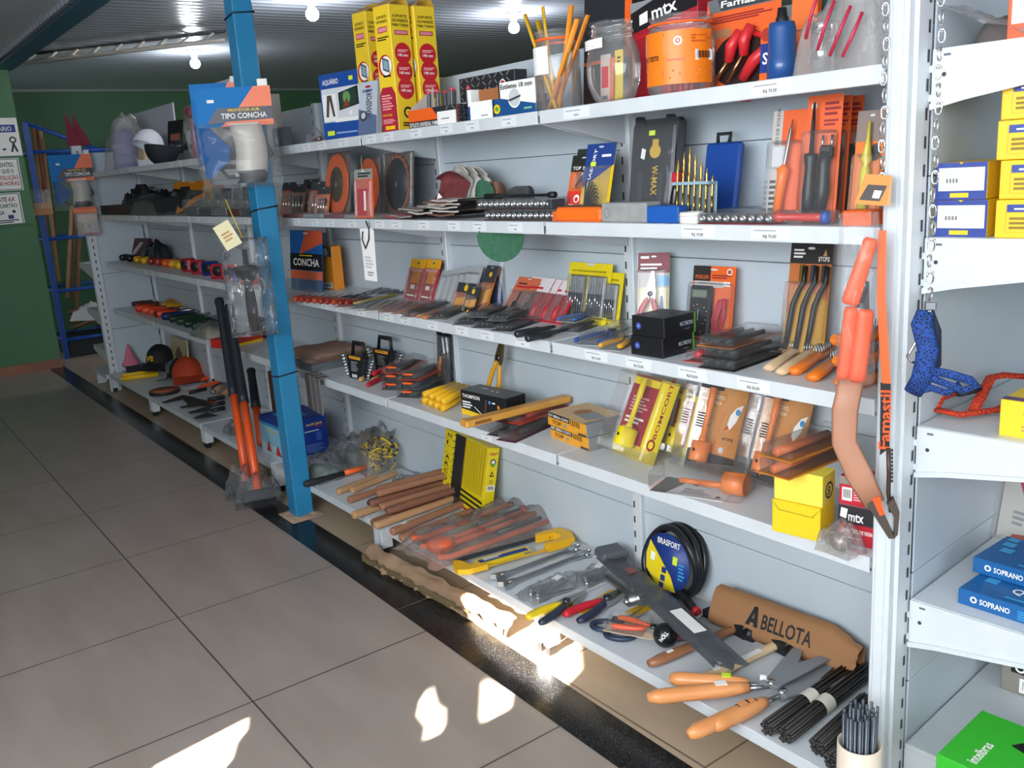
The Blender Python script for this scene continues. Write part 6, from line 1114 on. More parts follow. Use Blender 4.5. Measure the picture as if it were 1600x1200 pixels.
for k, (a, b, w_) in enumerate((((822, 938), (905, 905), .085), ((900, 915), (962, 888), .08))):
    M, L = lie(a, b, z, .0); o = thing('bolt_bag', ('left', 'right')[k]+' clear bag of chrome bolts with a white sticker', 'bag', M)
    for i in range(6): rodx(MB(TR(L*(.08+.05*(i % 3)), -w_*.35+w_*.14*i, .010) @ RZ((i*37 % 20)-10)), [(0, 0), (0, .010), (.008, .010), (.008, .006), (L*.6, .006), (L*.6, 0)], CHROME, 6).build('bolt', o)
    mb = MB(TR(L*.5, 0, 0)); pillow(mb, L*1.1, w_*1.15, .026, BAG, 18, 12, .4, 40, 6+k); mb.build('bag_film', o); MB(TR(L*.55, -.01, .030) @ RZ(20)).box((0, 0, 0), (.034, .022, .001), PAPER).dec(0, 0, []).build('sticker', o)
for k, (a, b) in enumerate((((774, 910), (905, 860)), ((786, 922), (922, 868)))):
    M, L = lie(a, b, z, .0); o = thing('wheel_wrench', ('rear', 'front')[k]+' chrome double ended wrench beside the yellow hacksaw', 'wrench', M, 'chrome double ended wrenches')
    rodx(MB(TR(0, 0, .014)), [(.02, 0), (.02, .012), (L*.12, .012), (L*.16, .008), (L*.8, .008), (L*.84, .013), (L*.96, .013), (L*.96, 0)], STEEL, 10).build('shaft', o)
    mb = MB(); mb.prism([(-.005, .02), (.03, .014), (.03, -.014), (-.005, -.02), (.008, -.006), (.008, .006)], .006, .022, STEEL, ax='z'); mb.build('open_jaw', o); mb = MB(TR(L*.97, 0, .014) @ RX(20)); mb.lathe([(.010, -.008), (.020, -.008), (.020, .008), (.010, .008), (.010, -.008)], CHROME, 14); mb.build('ring_end', o)
# hacksaw
M, L = lie((716, 902), (902, 850), z, .004); o = thing('hacksaw', 'yellow hacksaw with black bow frame lying on the lowest shelf', 'saw', M); HY = K('EBB41E', .4); w_ = .085
mb = MB(); mb.tube([(L*.06, -.005, .012), (L*.03, w_*.5, .012), (L*.06, w_*.95, .012), (L*.14, w_*1.05, .012), (L*.78, w_*1.05, .012), (L*.86, w_*.9, .012)], .0075, K('2E3034', .4), 8); mb.build('bow_frame', o)
mb = MB(); mb.prism([(0, 0), (.03, -.018), (.10, -.02), (.10, .0), (.05, .02), (.04, w_*.7), (.02, w_*.9), (0, w_*.5)], .004, .022, HY, ax='z'); mb.build('front_grip', o)
mb = MB(); mb.prism([(L*.72, -.012), (L*.96, -.016), (L, w_*.45), (L*.97, w_*1.1), (L*.76, w_*1.15), (L*.73, w_*.9), (L*.88, w_*.82), (L*.90, w_*.35), (L*.84, w_*.12), (L*.72, w_*.1)], .002, .03, HY, ax='z'); mb.build('handle', o)
mb = MB(); mb.box((.04, -.016, .010), (L*.74, -.002, .012), HY); mb.box((.06, .002, .010), (L*.55, .014, .0125), K('EBD21E', .4)); mb.build('blade_sleeve', o); mb = MB(); mb.box((L*.18, .010, .013), (L*.62, w_*.62, .0142), K('E8C81E', .45)); mb.box((L*.2, .018, .0143), (L*.6, w_*.5, .0148), NAV); mb.T = TR(L*.24, .028, .0150) @ RX(-90); mb.dec(.07, .02, [('l', 0, 0, 1, 1, 2, PAPER)], y=0); mb.build('label', o)
# bagged orange tools
o = thing('tool_bag', 'large clear bag of orange framed saws left of the yellow hacksaw', 'bag', lie((660, 870), (850, 806), z)[0]); L = lie((660, 870), (850, 806), z)[1]; OB = K('E2683E', .4)
for i in range(4):
    y = -.09+.06*i; MB(TR(0, y, .022+.012*(i % 2))).tube([(.04, .03, 0), (.02, .0, 0), (.05, -.02, 0), (L*.9, -.015+.01*i, .005)], .010, OB, 8).build('orange_frame', o); MB(TR(L*.5, y+.02, .03)).tube([(0, 0, 0), (L*.4, .004, .0)], .008, DSTEEL, 8).build('grey_handle', o)
MB(TR(.06, -.03, .036)).ball((0, 0, 0), (.05, .05, .028), OB).build('orange_grip', o); MB(TR(L*.92, .03, .036)).ball((0, 0, 0), (.04, .025, .022), K('D8503A', .4)).build('red_grip', o)
mb = MB(TR(L*.48, -.0, 0)); pillow(mb, L*1.08, .27, .075, clear('grey_film', fog=.15, fogc='D0C6BE', gl=.6, bump=1.0, bs=30), 30, 20, .35, 16, 12); mb.build('bag_film', o)
# ------------------------------------------------ second bay of the lowest shelf
M, w, h = frz((686, 766), (752, 805), None, z, 12, h=.275); d = .045; o = thing('saw_blade_display', 'tall yellow display carton of saw blades with black letters down one side', 'display', M); YD = K('EBD21A', .4)
mb = MB(); mb.box((0, 0, 0), (w, d, h), YD, .001); it = []
for i, ch in enumerate(('N', 'I', '', 'A', 'R', 'C', 'O', '', 'I')):
    v = .90-.105*i; it.append(('r', 0, v-.028, .25, v-.024, BLK))
    if ch: it.append(('t', ch, .06, v, .055, BLK, .10 if ch != 'I' else .03))
it += [('p', [(.27, 0), (.5, 0), (.5, 1), (.27, 1)], K('26262A', .5))]+[('p', [(.22, .05+.09*i), (.32, .08+.09*i), (.32, .11+.09*i)], K('26262A', .5)) for i in range(11)]+[('r', .52+.06*i, .34, .535+.06*i, 1, K('C8AE14', .4)) for i in range(8)]
it += [('p', [(.30, .30-.07*i), (1, .24-.07*i), (1, .21-.07*i), (.30, .27-.07*i)], BLK) for i in range(3)]+[('p', [(.6, .05), (1, .02), (1, .0), (.6, .02)], CRIM)]
mb.dec(w, h, it); mb.T = TR(w, 0, 0) @ RZ(90); mb.dec(d, h, [('l', .1, .90, .9, .94, 2, CRIM), ('c', .5, .80, .28, DGREY), ('c', .5, .80, .18, PAPER), ('p', [(.3, .74), (.7, .74), (.5, .79)], GRN), ('p', [(.28, .60), (.72, .60), (.5, .68)], BLK), ('p', [(.4, .615), (.6, .615), (.5, .65)], YD), ('bc', .15, .40, .9, .48), ('l', .3, .5, .7, .56, 3, K('A8941A', .5))]); mb.T = Matrix(); mb.build('box', o)
mb = MB(); mb.box((w*.52, -.003, h*.30), (w*.98, -.0005, h*.98), K('D9BE1A', .4), .001); mb.build('front_panel', o)
HW = [noisy('handle_brown', '9A6A50', 'B2806A' if False else 'AC7A5C', 5, .5, .08, (1, 9, 9)), noisy('handle_tan', 'B58A62', 'C89C70', 5, .5, .08, (1, 9, 9)), noisy('handle_dark', '7E5240', '90604A', 5, .5, .08, (1, 9, 9))]
pile = [((552, 812), (640, 780), 0, 1), ((582, 824), (690, 783), 0, 2), ((586, 828), (735, 775), .0, 1), ((612, 838), (742, 785), 0, 0), ((626, 848), (748, 800), 0, 0), ((580, 806), (728, 762), .034, 2), ((596, 812), (736, 768), .034, 0), ((606, 818), (738, 776), .034, 2), ((592, 796), (722, 758), .066, 0), ((592, 802), (730, 764), .066, 0)]
for k, (a, b, dz, c) in enumerate(pile): M, L = lie(a, b, z, dz); stick('wooden_stick', f'brown wooden tool handle in the pile below the yellow display, {names5[k]} counted from the bottom' , 'stick', M, L, .0175, .014, HW[c], 'pile of wooden handles', .9, .0, .12 if k == 3 else None)
for k, (a, b) in enumerate((((528, 774), (588, 750)), ((550, 772), (620, 744)), ((545, 787), (632, 758)))): M, L = lie(a, b, z); stick('wooden_stick', f'loose wooden handle left of the handle pile, {names5[k]} of three from the back', 'stick', M, L, .015, .012, HW[(1, 1, 0)[k]], 'loose wooden handles')
for k, (a, b) in enumerate((((476, 764), (574, 736)), ((576, 794), (670, 762)))):
    M, L = lie(a, b, z, .006); o = thing('axe_stick', ('left', 'right')[k]+' black and orange handle lying across the shelf edge', 'handle', M, 'black and orange handles'); MB(TR(0, 0, .014)).tube([(0, 0, 0), (.01, 0, 0), (L*.62, 0, 0)], [.010, .015, .013], K('26272A', .5), 10).build('grip', o); MB(TR(L*.62, 0, .014)).tube([(0, 0, 0), (L*.38, 0, 0)], [.013, .011], ORANGE, 10).build('shaft', o)
M, L = lie((570, 735), (650, 715), z); o = thing('rope_bag', 'clear bag of yellow and black cord', 'bag', M)
RY_, RB_ = K('D8B81E', .6), K('26241E', .6)
for i in range(16):
    cx, cy, cz = L*(.1+.9*rnd.random()), -.02+.04*(rnd.random()-.5)*3, .03+.08*rnd.random(); rr = .04+.03*rnd.random(); a = rnd.random()*6; mb = MB(TR(cx, cy, cz) @ RZ(a*57) @ RX(25+60*rnd.random()))
    pts = [(rr*math.cos(t*.35), rr*.7*math.sin(t*.35), .004*math.sin(t)) for t in range(18)]
    mb.tube(pts, .0042, RY_, 6, True)
    for t in range(0, 18, 4): mb.tube([pts[t], pts[(t+1) % 18]], .0045, RB_, 6)
    mb.build('cord_loop', o)
mb = MB(TR(L*.5, .04, 0)); pillow(mb, L*1.3, .28, .15, BAG, 24, 18, .4, 16, 21); mb.build('bag_film', o)
for k, (px, py, w_, d_, h_) in enumerate(((505, 742, .24, .16, .08), (548, 716, .24, .18, .09), (640, 765, .18, .14, .05))):
    o = thing('plastic_bag', ('crumpled clear bag nearest the pillar on the lowest shelf', 'crumpled clear bag with a white sticker behind the black and orange handle', 'small clear bag of grey parts right of the cord bag')[k], 'bag', atp(px, py, z, 20*k)); pillow(MB(), w_*.7, d_*.7, h_*.5, K('6A7A70' if k < 2 else '4A4C50', .5), 12, 10, .4, 24, k).build('contents', o); pillow(MB(), w_, d_, h_, BAG, 22, 16, .4, 20, 30+k).build('bag_film', o)
    if k == 1: MB(TR(.01, -.03, h_*1.02) @ RX(-15)).box((0, 0, 0), (.045, .035, .001), PAPER).build('sticker', o)
one('brown_rag', 'crumpled brown cloth piece standing behind the clear bags', 'cloth', pillow(MB(), .12, .06, .11, noisy('rag', '7A6658', '8E7A6C', 12, .9), 16, 12, .4, 18, 5, 5), at(colX(580, -.06, z), -.06, z, 10))
# torn cardboard strip under the shelf edge
A_, B_ = PZ(566, 878, 0), PZ(790, 1000, 0); e = (B_-A_); L = e.length; e /= L; M = mat4(A_, e, V((0, 0, 1)).cross(e), V((0, 0, 1))); CB = noisy('dirty_cardboard', '8A7058', 'A08468', 10, .85, .2)
o = thing('cardboard_strip', 'long torn brown cardboard strip on the floor under the lowest shelf edge', 'cardboard', M)
def cbf(u, v, k): return (u*L*(1-.02*noise.noise((v*9, 2, 1))), .05+.01*noise.noise((u*9, v*3, 0))-.05*(1-v)+.014*noise.noise((u*30, 7, v)) * (v < .1), .055+.012*noise.noise((u*14, v*3, 5))-.05*(1-v)**2+k)
mb = MB(); mb.grid(lambda u, v: cbf(u, v, .002), 50, 6, CB); mb.grid(lambda u, v: cbf(1-u, v, 0), 50, 6, CB); mb.build('strip', o)
mb = MB(); mb.grid(lambda u, v: (u*L*.99, .0+.012*noise.noise((u*30, 3, v)), .004+v*.045*(.6+.4*noise.noise((u*22, 1, 0)))), 50, 3, K('6A5A3C', .9)); mb.build('torn_edge', o)
# ================================================================ far lowest shelves
z = Z[5]
p = PZ(193, 582, z); o = thing('pink_cone', 'pink plastic cone at the far left end of the lowest shelf', 'cone', at(p.x, p.y+.06, z))
rodz(MB(TR(0, 0, .05)), [(0, .06), (.01, .062), (.02, .05), (.15, .004), (.152, 0)], K('D87890', .4), 18).build('cone', o); MB().box((-.06, -.05, 0), (.06, .05, .05), K('2A2C34', .4)).dec(1, 1, [], y=0).build('base', o); MB().box((-.055, -.0515, .01), (.02, -.05, .035), PAPER).build('sticker', o)
for k in range(2): M, L = lie((190+3*k, 596-4*k), (222, 592-5*k), z); one('yellow_tube', ('front', 'rear')[k]+' yellow tube lying by the pink cone', 'tube', MB(TR(0, 0, .016)).tube([(0, 0, 0), (.24, 0, 0)], .016, YEL, 12), M @ TR(0, .02, 0), 'yellow tubes by the pink cone')
p = PZ(232, 588, z); cap_('cap', 'black cap with yellow letters standing on edge on the far lowest shelf', at(p.x, p.y+.10, z+.10, 35) @ RX(10), K('14151A', .7), K('14151A', .7), 1.1, emblem='VB')
p = PZ(256, 590, z); cap_('cap', 'plain black cap between the lettered cap and the orange red cap', at(p.x, p.y+.13, z+.02, 60), K('17181C', .7), K('17181C', .7), 1.0)
p = PZ(272, 597, z); cap_('cap', 'orange red cap on the far lowest shelf with its visor to the right', at(p.x, p.y+.10, z+.03, 80), K('B8401E', .7), K('A8381A', .7), 1.25)
M, w, h = fr(270, 296, 528, -.06, z, 0, 4); carton('picture_card', 'pale picture card leaning behind the orange red cap', 'card', M, w, .01, h, K('B9B08A', .5), f=[('p', [(.2, .1), (.8, .1), (.7, .6), (.5, .8), (.3, .6)], K('6A5A4A', .5))])
def trowel(label, a, b, c, w_, dz=0, hc='6A3A2A'):
    M, L = lie(a, b, z, dz); o = thing('trowel', label, 'trowel', M); MB(TR(0, 0, .02)).tube([(0, 0, 0), (L*.38, 0, .002)], [.014, .012], K(hc, .5), 8).build('handle', o); MB().prism([(L*.42, -w_), (L, -w_*.3), (L, w_*.3), (L*.42, w_)], .002, .004, c, ax='z').build('blade', o); return o
M, L = lie((240, 612), (275, 616), z); o = thing('plaster_float', 'brown faced oval float with a black rim on the far lowest shelf', 'float', M); MB(TR(L*.5, 0, .012)).tube([(0, 0, 0), (0, 0, .012)], .085, K('A0522E', .6), 22).build('face', o); MB(TR(L*.5, 0, .012)).tube([(0, 0, -.01), (0, 0, .008)], .095, BLK, 22).build('rim', o)
M, L = lie((245, 600), (305, 590), z); o = thing('hand_saw', 'long chrome bladed tool with a black grip lying behind the float', 'saw', M); MB().box((0, -.025, .02), (L, .025, .023), STEEL).build('blade', o); MB().box((L*.9, -.05, .0), (L*1.15, .05, .04), BLK, .01).build('handle', o)
for k, (a, b) in enumerate((((255, 630), (322, 612)), ((288, 622), (330, 640)), ((282, 640), (352, 628)), ((296, 650), (352, 638)), ((305, 660), (352, 648)))): trowel(f'dark grey trowel lying in the fan on the far lowest shelf, {("rearmost", "second", "third", "fourth", "nearest")[k]}', b, a, K('2E3034', .45, .3), .065, .005*k, '1E1E20')
p = PZ(316, 635, z); carton('red_label', 'small red label on the fan of dark trowels', 'label card', at(p.x, p.y, z+.022, 30), .07, .05, .002, K('C8402E', .5))
for k, (a, b) in enumerate((((322, 612), (362, 596)), ((324, 600), (360, 588)), ((330, 592), (362, 582)))): M, L = lie(a, b, z, .01); pliers('pliers', f'orange and black pliers behind the tall sledgehammers, {("nearest", "middle", "rearmost")[k]}', M, .3, K('F0581E', .4), BLK, .16, .03, 'orange and black pliers')
for k, (a, b) in enumerate((((333, 622), (362, 602)), ((345, 628), (368, 612)))): M, L = lie(a, b, z, .02); o = thing('chisel', ('rear', 'front')[k]+' wooden handled chisel beside the tall sledgehammers', 'chisel', M); MB(TR(0, 0, .016)).tube([(.03, 0, 0), (.2, 0, 0)], .017, WOOD, 10).build('handle', o); MB(TR(0, 0, .016)).tube([(0, 0, 0), (.03, 0, 0)], .014, STEEL, 10).build('ferrule', o)
o = thing('bagged_part', 'small clear bag of dark parts on the lowest shelf beside the sledgehammers', 'bag', atp(368, 676, z)); pillow(MB(), .08, .06, .03, DGREY, 10, 8, .3, 30, 1).build('contents', o); pillow(MB(), .13, .10, .06, BAG, 14, 10, .4, 30, 2).build('bag_film', o)
M, w, d = frd((411, 704), (445, 722), (502, 698), z); hh = .185
carton('blue_jack_carton', 'blue and sky blue carton picturing red jacks behind the pillar', 'carton', M, w, min(d, .30), hh, K('17368C', .4), t=[('r', .2, .2, .8, .7, SKY), ('l', .3, .3, .7, .6, 2, PAPER)],
       f=[('r', 0, 0, .97, .88, K('8CC4DC', .4)), ('r', 0, .80, .97, .88, K('2E8CC0', .4)), ('p', [(.25, .1), (.45, .1), (.38, .35), (.33, .35)], RED), ('p', [(.65, .08), (.92, .08), (.82, .3), (.75, .36)], RED), ('l', .3, .66, .9, .72, 1, YEL), ('r', .0, .0, .9, .3, K('B4D4E0', .4)), ('p', [(.25, .1), (.45, .1), (.38, .35), (.33, .35)], RED), ('p', [(.65, .08), (.92, .08), (.82, .3), (.75, .36)], RED)],
       r=[('t', 'multi Jack', .55, .78, .07, YEL, .36), ('r', .75, .72, .9, .74, RED), ('l', .5, .62, .9, .66, 1, PAPER), ('r', .74, .36, .86, .58, K('3A62B4', .4)), ('l', .5, .08, .92, .30, 6, K('5A7AC0', .4))])
carton('brown_carton', 'plain brown carton standing behind the tall sledgehammers', 'carton', atp(412, 668, z, 0) @ TR(0, .06, 0), .10, .10, .30, K('6E4632', .7))
# sledgehammers leaning on the shelves, heads on the floor in clear bags
def sledge(label, bt, tp, Yt, zb, head=True, grip=.5):
    A_ = PZ(*bt, zb); B_ = PY(*tp, Yt); e = (B_-A_); L = e.length; e /= L; q = e.to_track_quat('Z', 'Y').to_matrix().to_4x4(); q.translation = A_; o = thing('sledgehammer', label, 'sledgehammer', q, 'orange and black sledgehammers')
    OS = K('EE5A22', .35); rodz(MB(), [(0, 0), (0, .020), (L*.3, .019), (L*(1-grip), .019), (L*(1-grip), 0)], OS, 14).build('shaft', o)
    rodz(MB(), [(L*(1-grip)-.01, 0), (L*(1-grip)-.01, .024), (L*(1-grip)+.03, .023), (L*.96, .020), (L*.98, .024), (L, .022), (L, 0)], K('20242B', .5), 14).build('grip', o)
    for t in (.02, .2, .34): MB().box((-.012, -.0262, L*(1-grip)+t), (.008, -.020, L*(1-grip)+t+.05), OS, .003).build('grip_mark', o)
    MB().box((-.012, -.0212, L*.12), (.010, -.017, L*.30), K('3A3020', .5)).build('sticker', o)
    if head: MB().box((-.075, -.03, -.02), (.075, .03, .035), K('2E3034', .4, .6), .01).build('head', o); mb = MB(TR(0, 0, -.035)); pillow(mb, .20, .13, .13, BAG, 20, 16, .4, 26, 5); mb.build('bag_film', o)
    return o
sledge('left orange and black sledgehammer of the pair leaning in front of the shelves', (388, 764), (342, 468), -.33, .045, True, .52); sledge('right orange and black sledgehammer of the pair leaning in front of the shelves', (405, 778), (357, 478), -.335, .045, True, .52)
sledge('shorter orange and black handled tool standing behind the blue jack carton side', (408, 694), (392, 578), -.22, .155, False, .5)
# ================================================================ things hanging on the pillar and at the left end
def flat(px, py, P0, yaw):
    yaw = math.radians(yaw); e = V((math.cos(yaw), math.sin(yaw), 0)); n = V((math.sin(yaw), -math.cos(yaw), 0)); d = ray(px, py); t = n.dot(V(P0)-C)/n.dot(d); return C+d*t, e
def flatM(P0, yaw, bl):
    p, e = flat(*bl, P0, yaw); M = mat4(p, e, V((0, 0, 1)).cross(e), V((0, 0, 1)))
    def uv(px, py): q, _ = flat(px, py, P0, yaw); return (q-p).dot(e), q.z-p.z
    return M, uv
def earmuff(label, P0, yaw, bl, tr, y_card, full=True):
    M, uv = flatM(P0, yaw, bl); w, h = uv(*tr); c = uv(bl[0], y_card)[1]/h; o = thing('earmuff_pack', label, 'pack', M); BL2 = K('0F74BA', .75); B3 = K('0A508C', .8)
    mb = MB(); f = lambda u, v, s: (u*w, .004*v+s, h*(c+(1-c)*v))
    mb.grid(lambda u, v: f(u, v, 0), 10, 8, BL2); mb.grid(lambda u, v: f(1-u, v, .002), 10, 8, BL2)
    t = MB(); ww, hh = w, h*(1-c); t.dec(ww, hh, [('p', [(.55, .45), (1, .45), (1, 1), (.78, 1)], K('EE7040', .4)), ('p', [(.12, .08), (1, .16), (1, .48), (.28, .48)], K('2A2E3E', .4)), ('p', [(.3, .0), (1, .0), (1, .15), (.38, .12)], K('EE6A34', .4)), ('t', 'PROTETOR AUR.', .42, .38, .07, YEL, .42), ('t', 'TIPO CONCHA', .32, .2, .14, PAPER, .60), ('l', .4, .04, .9, .10, 1, PAPER), ('r', .16, .62, .25, .70, PAPER)], y=0)
    vs = [(p.x, f(p.x/ww, p.z/hh, -.0015)[1]+p.y*4, p.z+h*c) for p in t.v]
    for g, mi in zip(t.f, t.mi): mb.add([vs[i] for i in g], [list(range(len(g)))], t.mats[mi])
    mb.build('card', o)
    mb = MB(); mb.grid(lambda u, v: (w*(.40+.42*u+.05*math.sin(v*3)), -.040*max(0, math.sin(3.1416*u))**.5*(1 if 0 < v < 1 else .8), h*c*(.12+.90*v)), 14, 10, K('BDB8B0', .4)); mb.grid(lambda u, v: (w*(.42+.38*u+.05*math.sin(v*3)), -.020*max(0, math.sin(3.1416*u))**.5-.024, h*c*(.0+.22*v)), 12, 4, DGREY); mb.build('ear_cup', o)
    mb = MB(); mb.prism([(.02*w, h*c*1.0), (.16*w, h*c*.98), (.40*w, h*c*.62), (.36*w, h*c*.40), (.10*w, h*c*.12), (.04*w, h*c*.1)], -.030, -.012, B3); mb.build('ear_cup', o)
    MB().tube([(w*.2, .0, h*c*.9), (w*.1, .012, h*c*.5), (w*.3, .012, h*c*.12), (w*.7, .012, h*c*.12), (w*.92, .012, h*c*.5), (w*.8, 0, h*c*.9)], .007, DGREY, 8).build('headband', o)
    bagwrap(w*1.06, h*c*1.15, .045, CLEAR, 3).build('bag_film', o, TR(-.03*w, .0, -.05*h)); MB().box((w*.84, .002, h), (w*.97, .004, h*1.07), PAPER).build('hang_tab', o); return o
earmuff('large blue and orange ear protector pack hanging on the blue pillar', (-2.545, -.50, 1.5), 62, (322, 290), (421, 133), 200)
earmuff('second blue ear protector pack hanging behind the large one at the pillar', (-2.74, -.52, 1.5), 62, (313, 268), (372, 128), 195)
earmuff('blue ear protector pack hanging at the white end post', (-5.95, -.50, 1.4), 82, (88, 326), (141, 240), 285)
M, uv = flatM((-5.93, -.42, 1.2), 82, (122, 370)); w, h = uv(150, 322); o = thing('glove_pack', 'small orange topped clear pack hanging under the pack at the end post', 'pack', M); MB().box((0, 0, h*.78), (w, .003, h), K('E8703A', .4)).build('header', o); MB().box((w*.1, -.01, h*.5), (w*.95, 0, h*.76), K('D8C0B8', .6)).build('card', o); bagwrap(w, h*.8, .02, MILK, 2).build('bag_film', o); MB().box((w*.3, -.012, .01), (w*.9, -.004, h*.1), K('A83A4A', .5)).build('red_part', o)
M, uv = flatM((-2.50, -.555, 1.1), 62, (366, 528)); w, h = uv(411, 352); o = thing('brush_bag', 'clear bag of a dark brush with a cream tag hanging at the blue pillar', 'bag', M)
rodz(MB(TR(w*.5, 0, 0)), [(h*.05, 0), (h*.05, .02), (h*.3, .022), (h*.5, .016), (h*.6, .05), (h*.64, .06), (h*.66, .012), (h*.8, .01), (h*.8, 0)], K('26282C', .3, .3), 18).build('brush', o); mb = MB(TR(-w*.05, 0, 0)); mb2_ = bagwrap(w*1.1, h*.9, .05, clear('crinkle', fog=.05, gl=.7, bump=1.2, bs=24), 7, 18, 26, .8); mb2_.build('bag_film', o, TR(-w*.05, 0, 0))
MB(TR(w*.15, -.04, h*.80) @ RY(-25)).box((0, 0, 0), (.065, .001, .10), K('E6DDB0', .7)).dec(.065, .1, [('l', .2, .3, .8, .7, 3, TAN)]).build('tag', o); MB().tube([(w*.5, 0, h*.9), (w*.4, 0, h*1.02), (w*.2, .03, h*1.25)], .002, YEL, 5).build('string', o)
# ================================================================ hanging chains at the tall post
x1 = colX(1384, -.345, 1.6); chain('metal_chain', 'steel chain hanging at the left side of the tall white post', (x1, -.345, 1.93), 22, .0285)
P0 = (x1, -.36, 1.2); M, uv = flatM(P0, 35, (1300, 840)); U_ = lambda a, b: uv(a, b)
def P3(a, b, y=0): u, v = uv(a, b); return (u, y, v)
o = thing('pole_pruner', 'orange pruning saw in clear film hanging on the chain at the tall post', 'pruner', M); OQ = K('EE561E', .4)
def quad(mb, pts, y0, y1, m): q = [uv(a, b) for a, b in pts]; return mb.prism(q, y0, y1, m)
mb = quad(MB(), [(1335, 318), (1383, 322), (1392, 274), (1352, 272)], -.004, .0, K('D8822A', .45)); quad(mb, [(1342, 312), (1374, 314), (1386, 290), (1356, 288)], -.0052, -.004, K('3A3230', .5)); quad(mb, [(1362, 309), (1373, 310), (1378, 298), (1366, 297)], -.006, -.0052, PAPER); quad(mb, [(1384, 320), (1391, 322), (1394, 276), (1391, 274)], -.003, 0, TAN); mb.build('label', o)
def grip(a, b, wa, wb, n):
    A_, B_ = V(P3(*a, -.012)), V(P3(*b, -.012)); pts = []; rr = []
    for i in range(2*n+1): t = i/(2*n); pts.append(A_.lerp(B_, t)); rr.append((wa+(wb-wa)*t)*(1 if i % 2 else .93)*(.8 if i in (0, 2*n) else 1))
    MB().tube(pts, rr, OQ, 14, flat=.62, up0=(0, 1, 0)).build('handle', o)
grip((1327, 474), (1361, 371), .017, .013, 9); grip((1316, 590), (1330, 478), .012, .013, 7); grip((1338, 594), (1353, 482), .016, .015, 9)
mb = MB(); mb.tube([P3(1338, 478, -.01), P3(1352, 430, -.012), P3(1366, 380, -.01)], .003, DSTEEL, 6); mb.tube([P3(1345, 472, -.01), P3(1352, 448, -.01), P3(1350, 440, -.014)], .004, DSTEEL, 6); quad(mb, [(1340, 480), (1358, 482), (1358, 440), (1346, 436)], -.008, .0, K('2E2C2C', .5)); mb.build('hinge', o)
quad(MB(), [(1378, 600), (1392, 600), (1384, 470), (1385, 360), (1372, 360), (1370, 470)], .002, .005, K('E2642A', .4)).build('card_strip', o)
mb = quad(MB(), [(1375, 712), (1390, 700), (1392, 600), (1376, 598)], .002, .005, BLK); a0 = uv(1379, 702); b0 = uv(1382, 610); mb.T = TR(a0[0], -.0, a0[1]); mb.text('Famastil', .012, 0, .020, OQ, y=.001, w=(V((*b0, 0))-V((*a0, 0))).length, ang=math.degrees(math.atan2(b0[1]-a0[1], b0[0]-a0[0]))); mb.T = Matrix(); mb.build('name_strip', o)
SLV = noisy('brown_sleeve', 'A8765E', 'B8866C', 5, .5, .05)
mb = MB(); mb.tube([P3(1332, 585, -.006), P3(1320, 640, -.006), P3(1319, 690, -.006), P3(1342, 740, -.006), P3(1366, 785, -.006)], [.022, .024, .023, .025, .020], SLV, 10, flat=.3, up0=(0, 1, 0)); mb.build('sleeve', o)
mb = MB(); mb.tube([P3(1388, 700), P3(1389, 740), P3(1388, 770), P3(1392, 800)], .004, K('4A3A34', .4, .5), 6)
for i in range(9): a_ = P3(1390, 705+6*i); mb.box((a_[0], -.003, a_[2]), (a_[0]+.006, .003, a_[2]+.004), K('3A2E2A', .5))
mb.build('saw_chain', o)
mb = MB(); quad(mb, [(1366, 775), (1380, 800), (1398, 838), (1388, 838), (1354, 785)], -.012, .006, K('4A4038', .45)); quad(mb, [(1385, 785), (1396, 776), (1405, 798), (1402, 832), (1396, 838), (1397, 806)], -.012, .006, K('4A4038', .45)); quad(mb, [(1362, 776), (1374, 772), (1382, 800), (1374, 802)], -.014, -.011, OQ); mb.build('jaw', o)
w, h = uv(1374, 330)[0], uv(1374, 330)[1]-uv(1300, 600)[1]; bagwrap(w*.98, h, .034, CLEAR, 5).build('bag_film', o, TR(0, -.008, uv(1300, 600)[1]))
x2 = colX(1462, -.34, 1.4); chain('metal_chain', 'steel chain with a snap hook hanging at the right side of the tall white post', (x2, -.34, 1.93), 28, .0285)
zc = 1.93-28*.0285; M = TR(x2, -.345, zc) @ RZ(45); o = thing('snap_hook', 'bright wire snap hook on the end of the right hand chain', 'hook', M)
mb = MB(); mb.tube([(0, 0, .01), (.004, 0, -.03), (-.022, 0, -.075), (-.030, 0, -.090), (-.022, 0, -.102), (-.008, 0, -.100), (.002, 0, -.05), (.006, 0, 0)], .0028, CHROME, 8, True); mb.build('hook', o); MB().box((-.006, -.006, -.008), (.014, .006, .008), STEEL, .002).build('clamp', o)
# harnesses: strips of mesh webbing
def mesh_mat(name, c1, c2):
    m, t, b, N, L = nodes(name); v = N('ShaderNodeTexVoronoi'); v.feature = 'DISTANCE_TO_EDGE'; v.inputs['Scale'].default_value = 190; tc = N('ShaderNodeTexCoord'); L(tc.outputs['Object'], v.inputs['Vector'])
    cr = N('ShaderNodeValToRGB'); cr.color_ramp.elements[0].position = .12; cr.color_ramp.elements[1].position = .2; cr.color_ramp.elements[0].color = lin(c1); cr.color_ramp.elements[1].color = lin(c2); L(v.outputs['Distance'], cr.inputs[0]); L(cr.outputs[0], b.inputs['Base Color']); b.inputs['Roughness'].default_value = .8; return m
BM, RM_ = mesh_mat('blue_mesh', '17428C', '081634'), mesh_mat('red_mesh', 'D8401E', '5A140C')
M, uv = flatM((x2, -.35, .95), 30, (1420, 622)); o = thing('harness', 'blue mesh harness hanging from the snap hook', 'harness', M, 'mesh harnesses')
mb = MB(); mb.tube([P3(1446, 486), P3(1440, 505), P3(1450, 545, -.01), P3(1440, 590, -.01), P3(1426, 614)], [.014, .018, .018, .018, .016], BM, 10, flat=.4, up0=(0, 1, 0)); mb.build('strap', o)
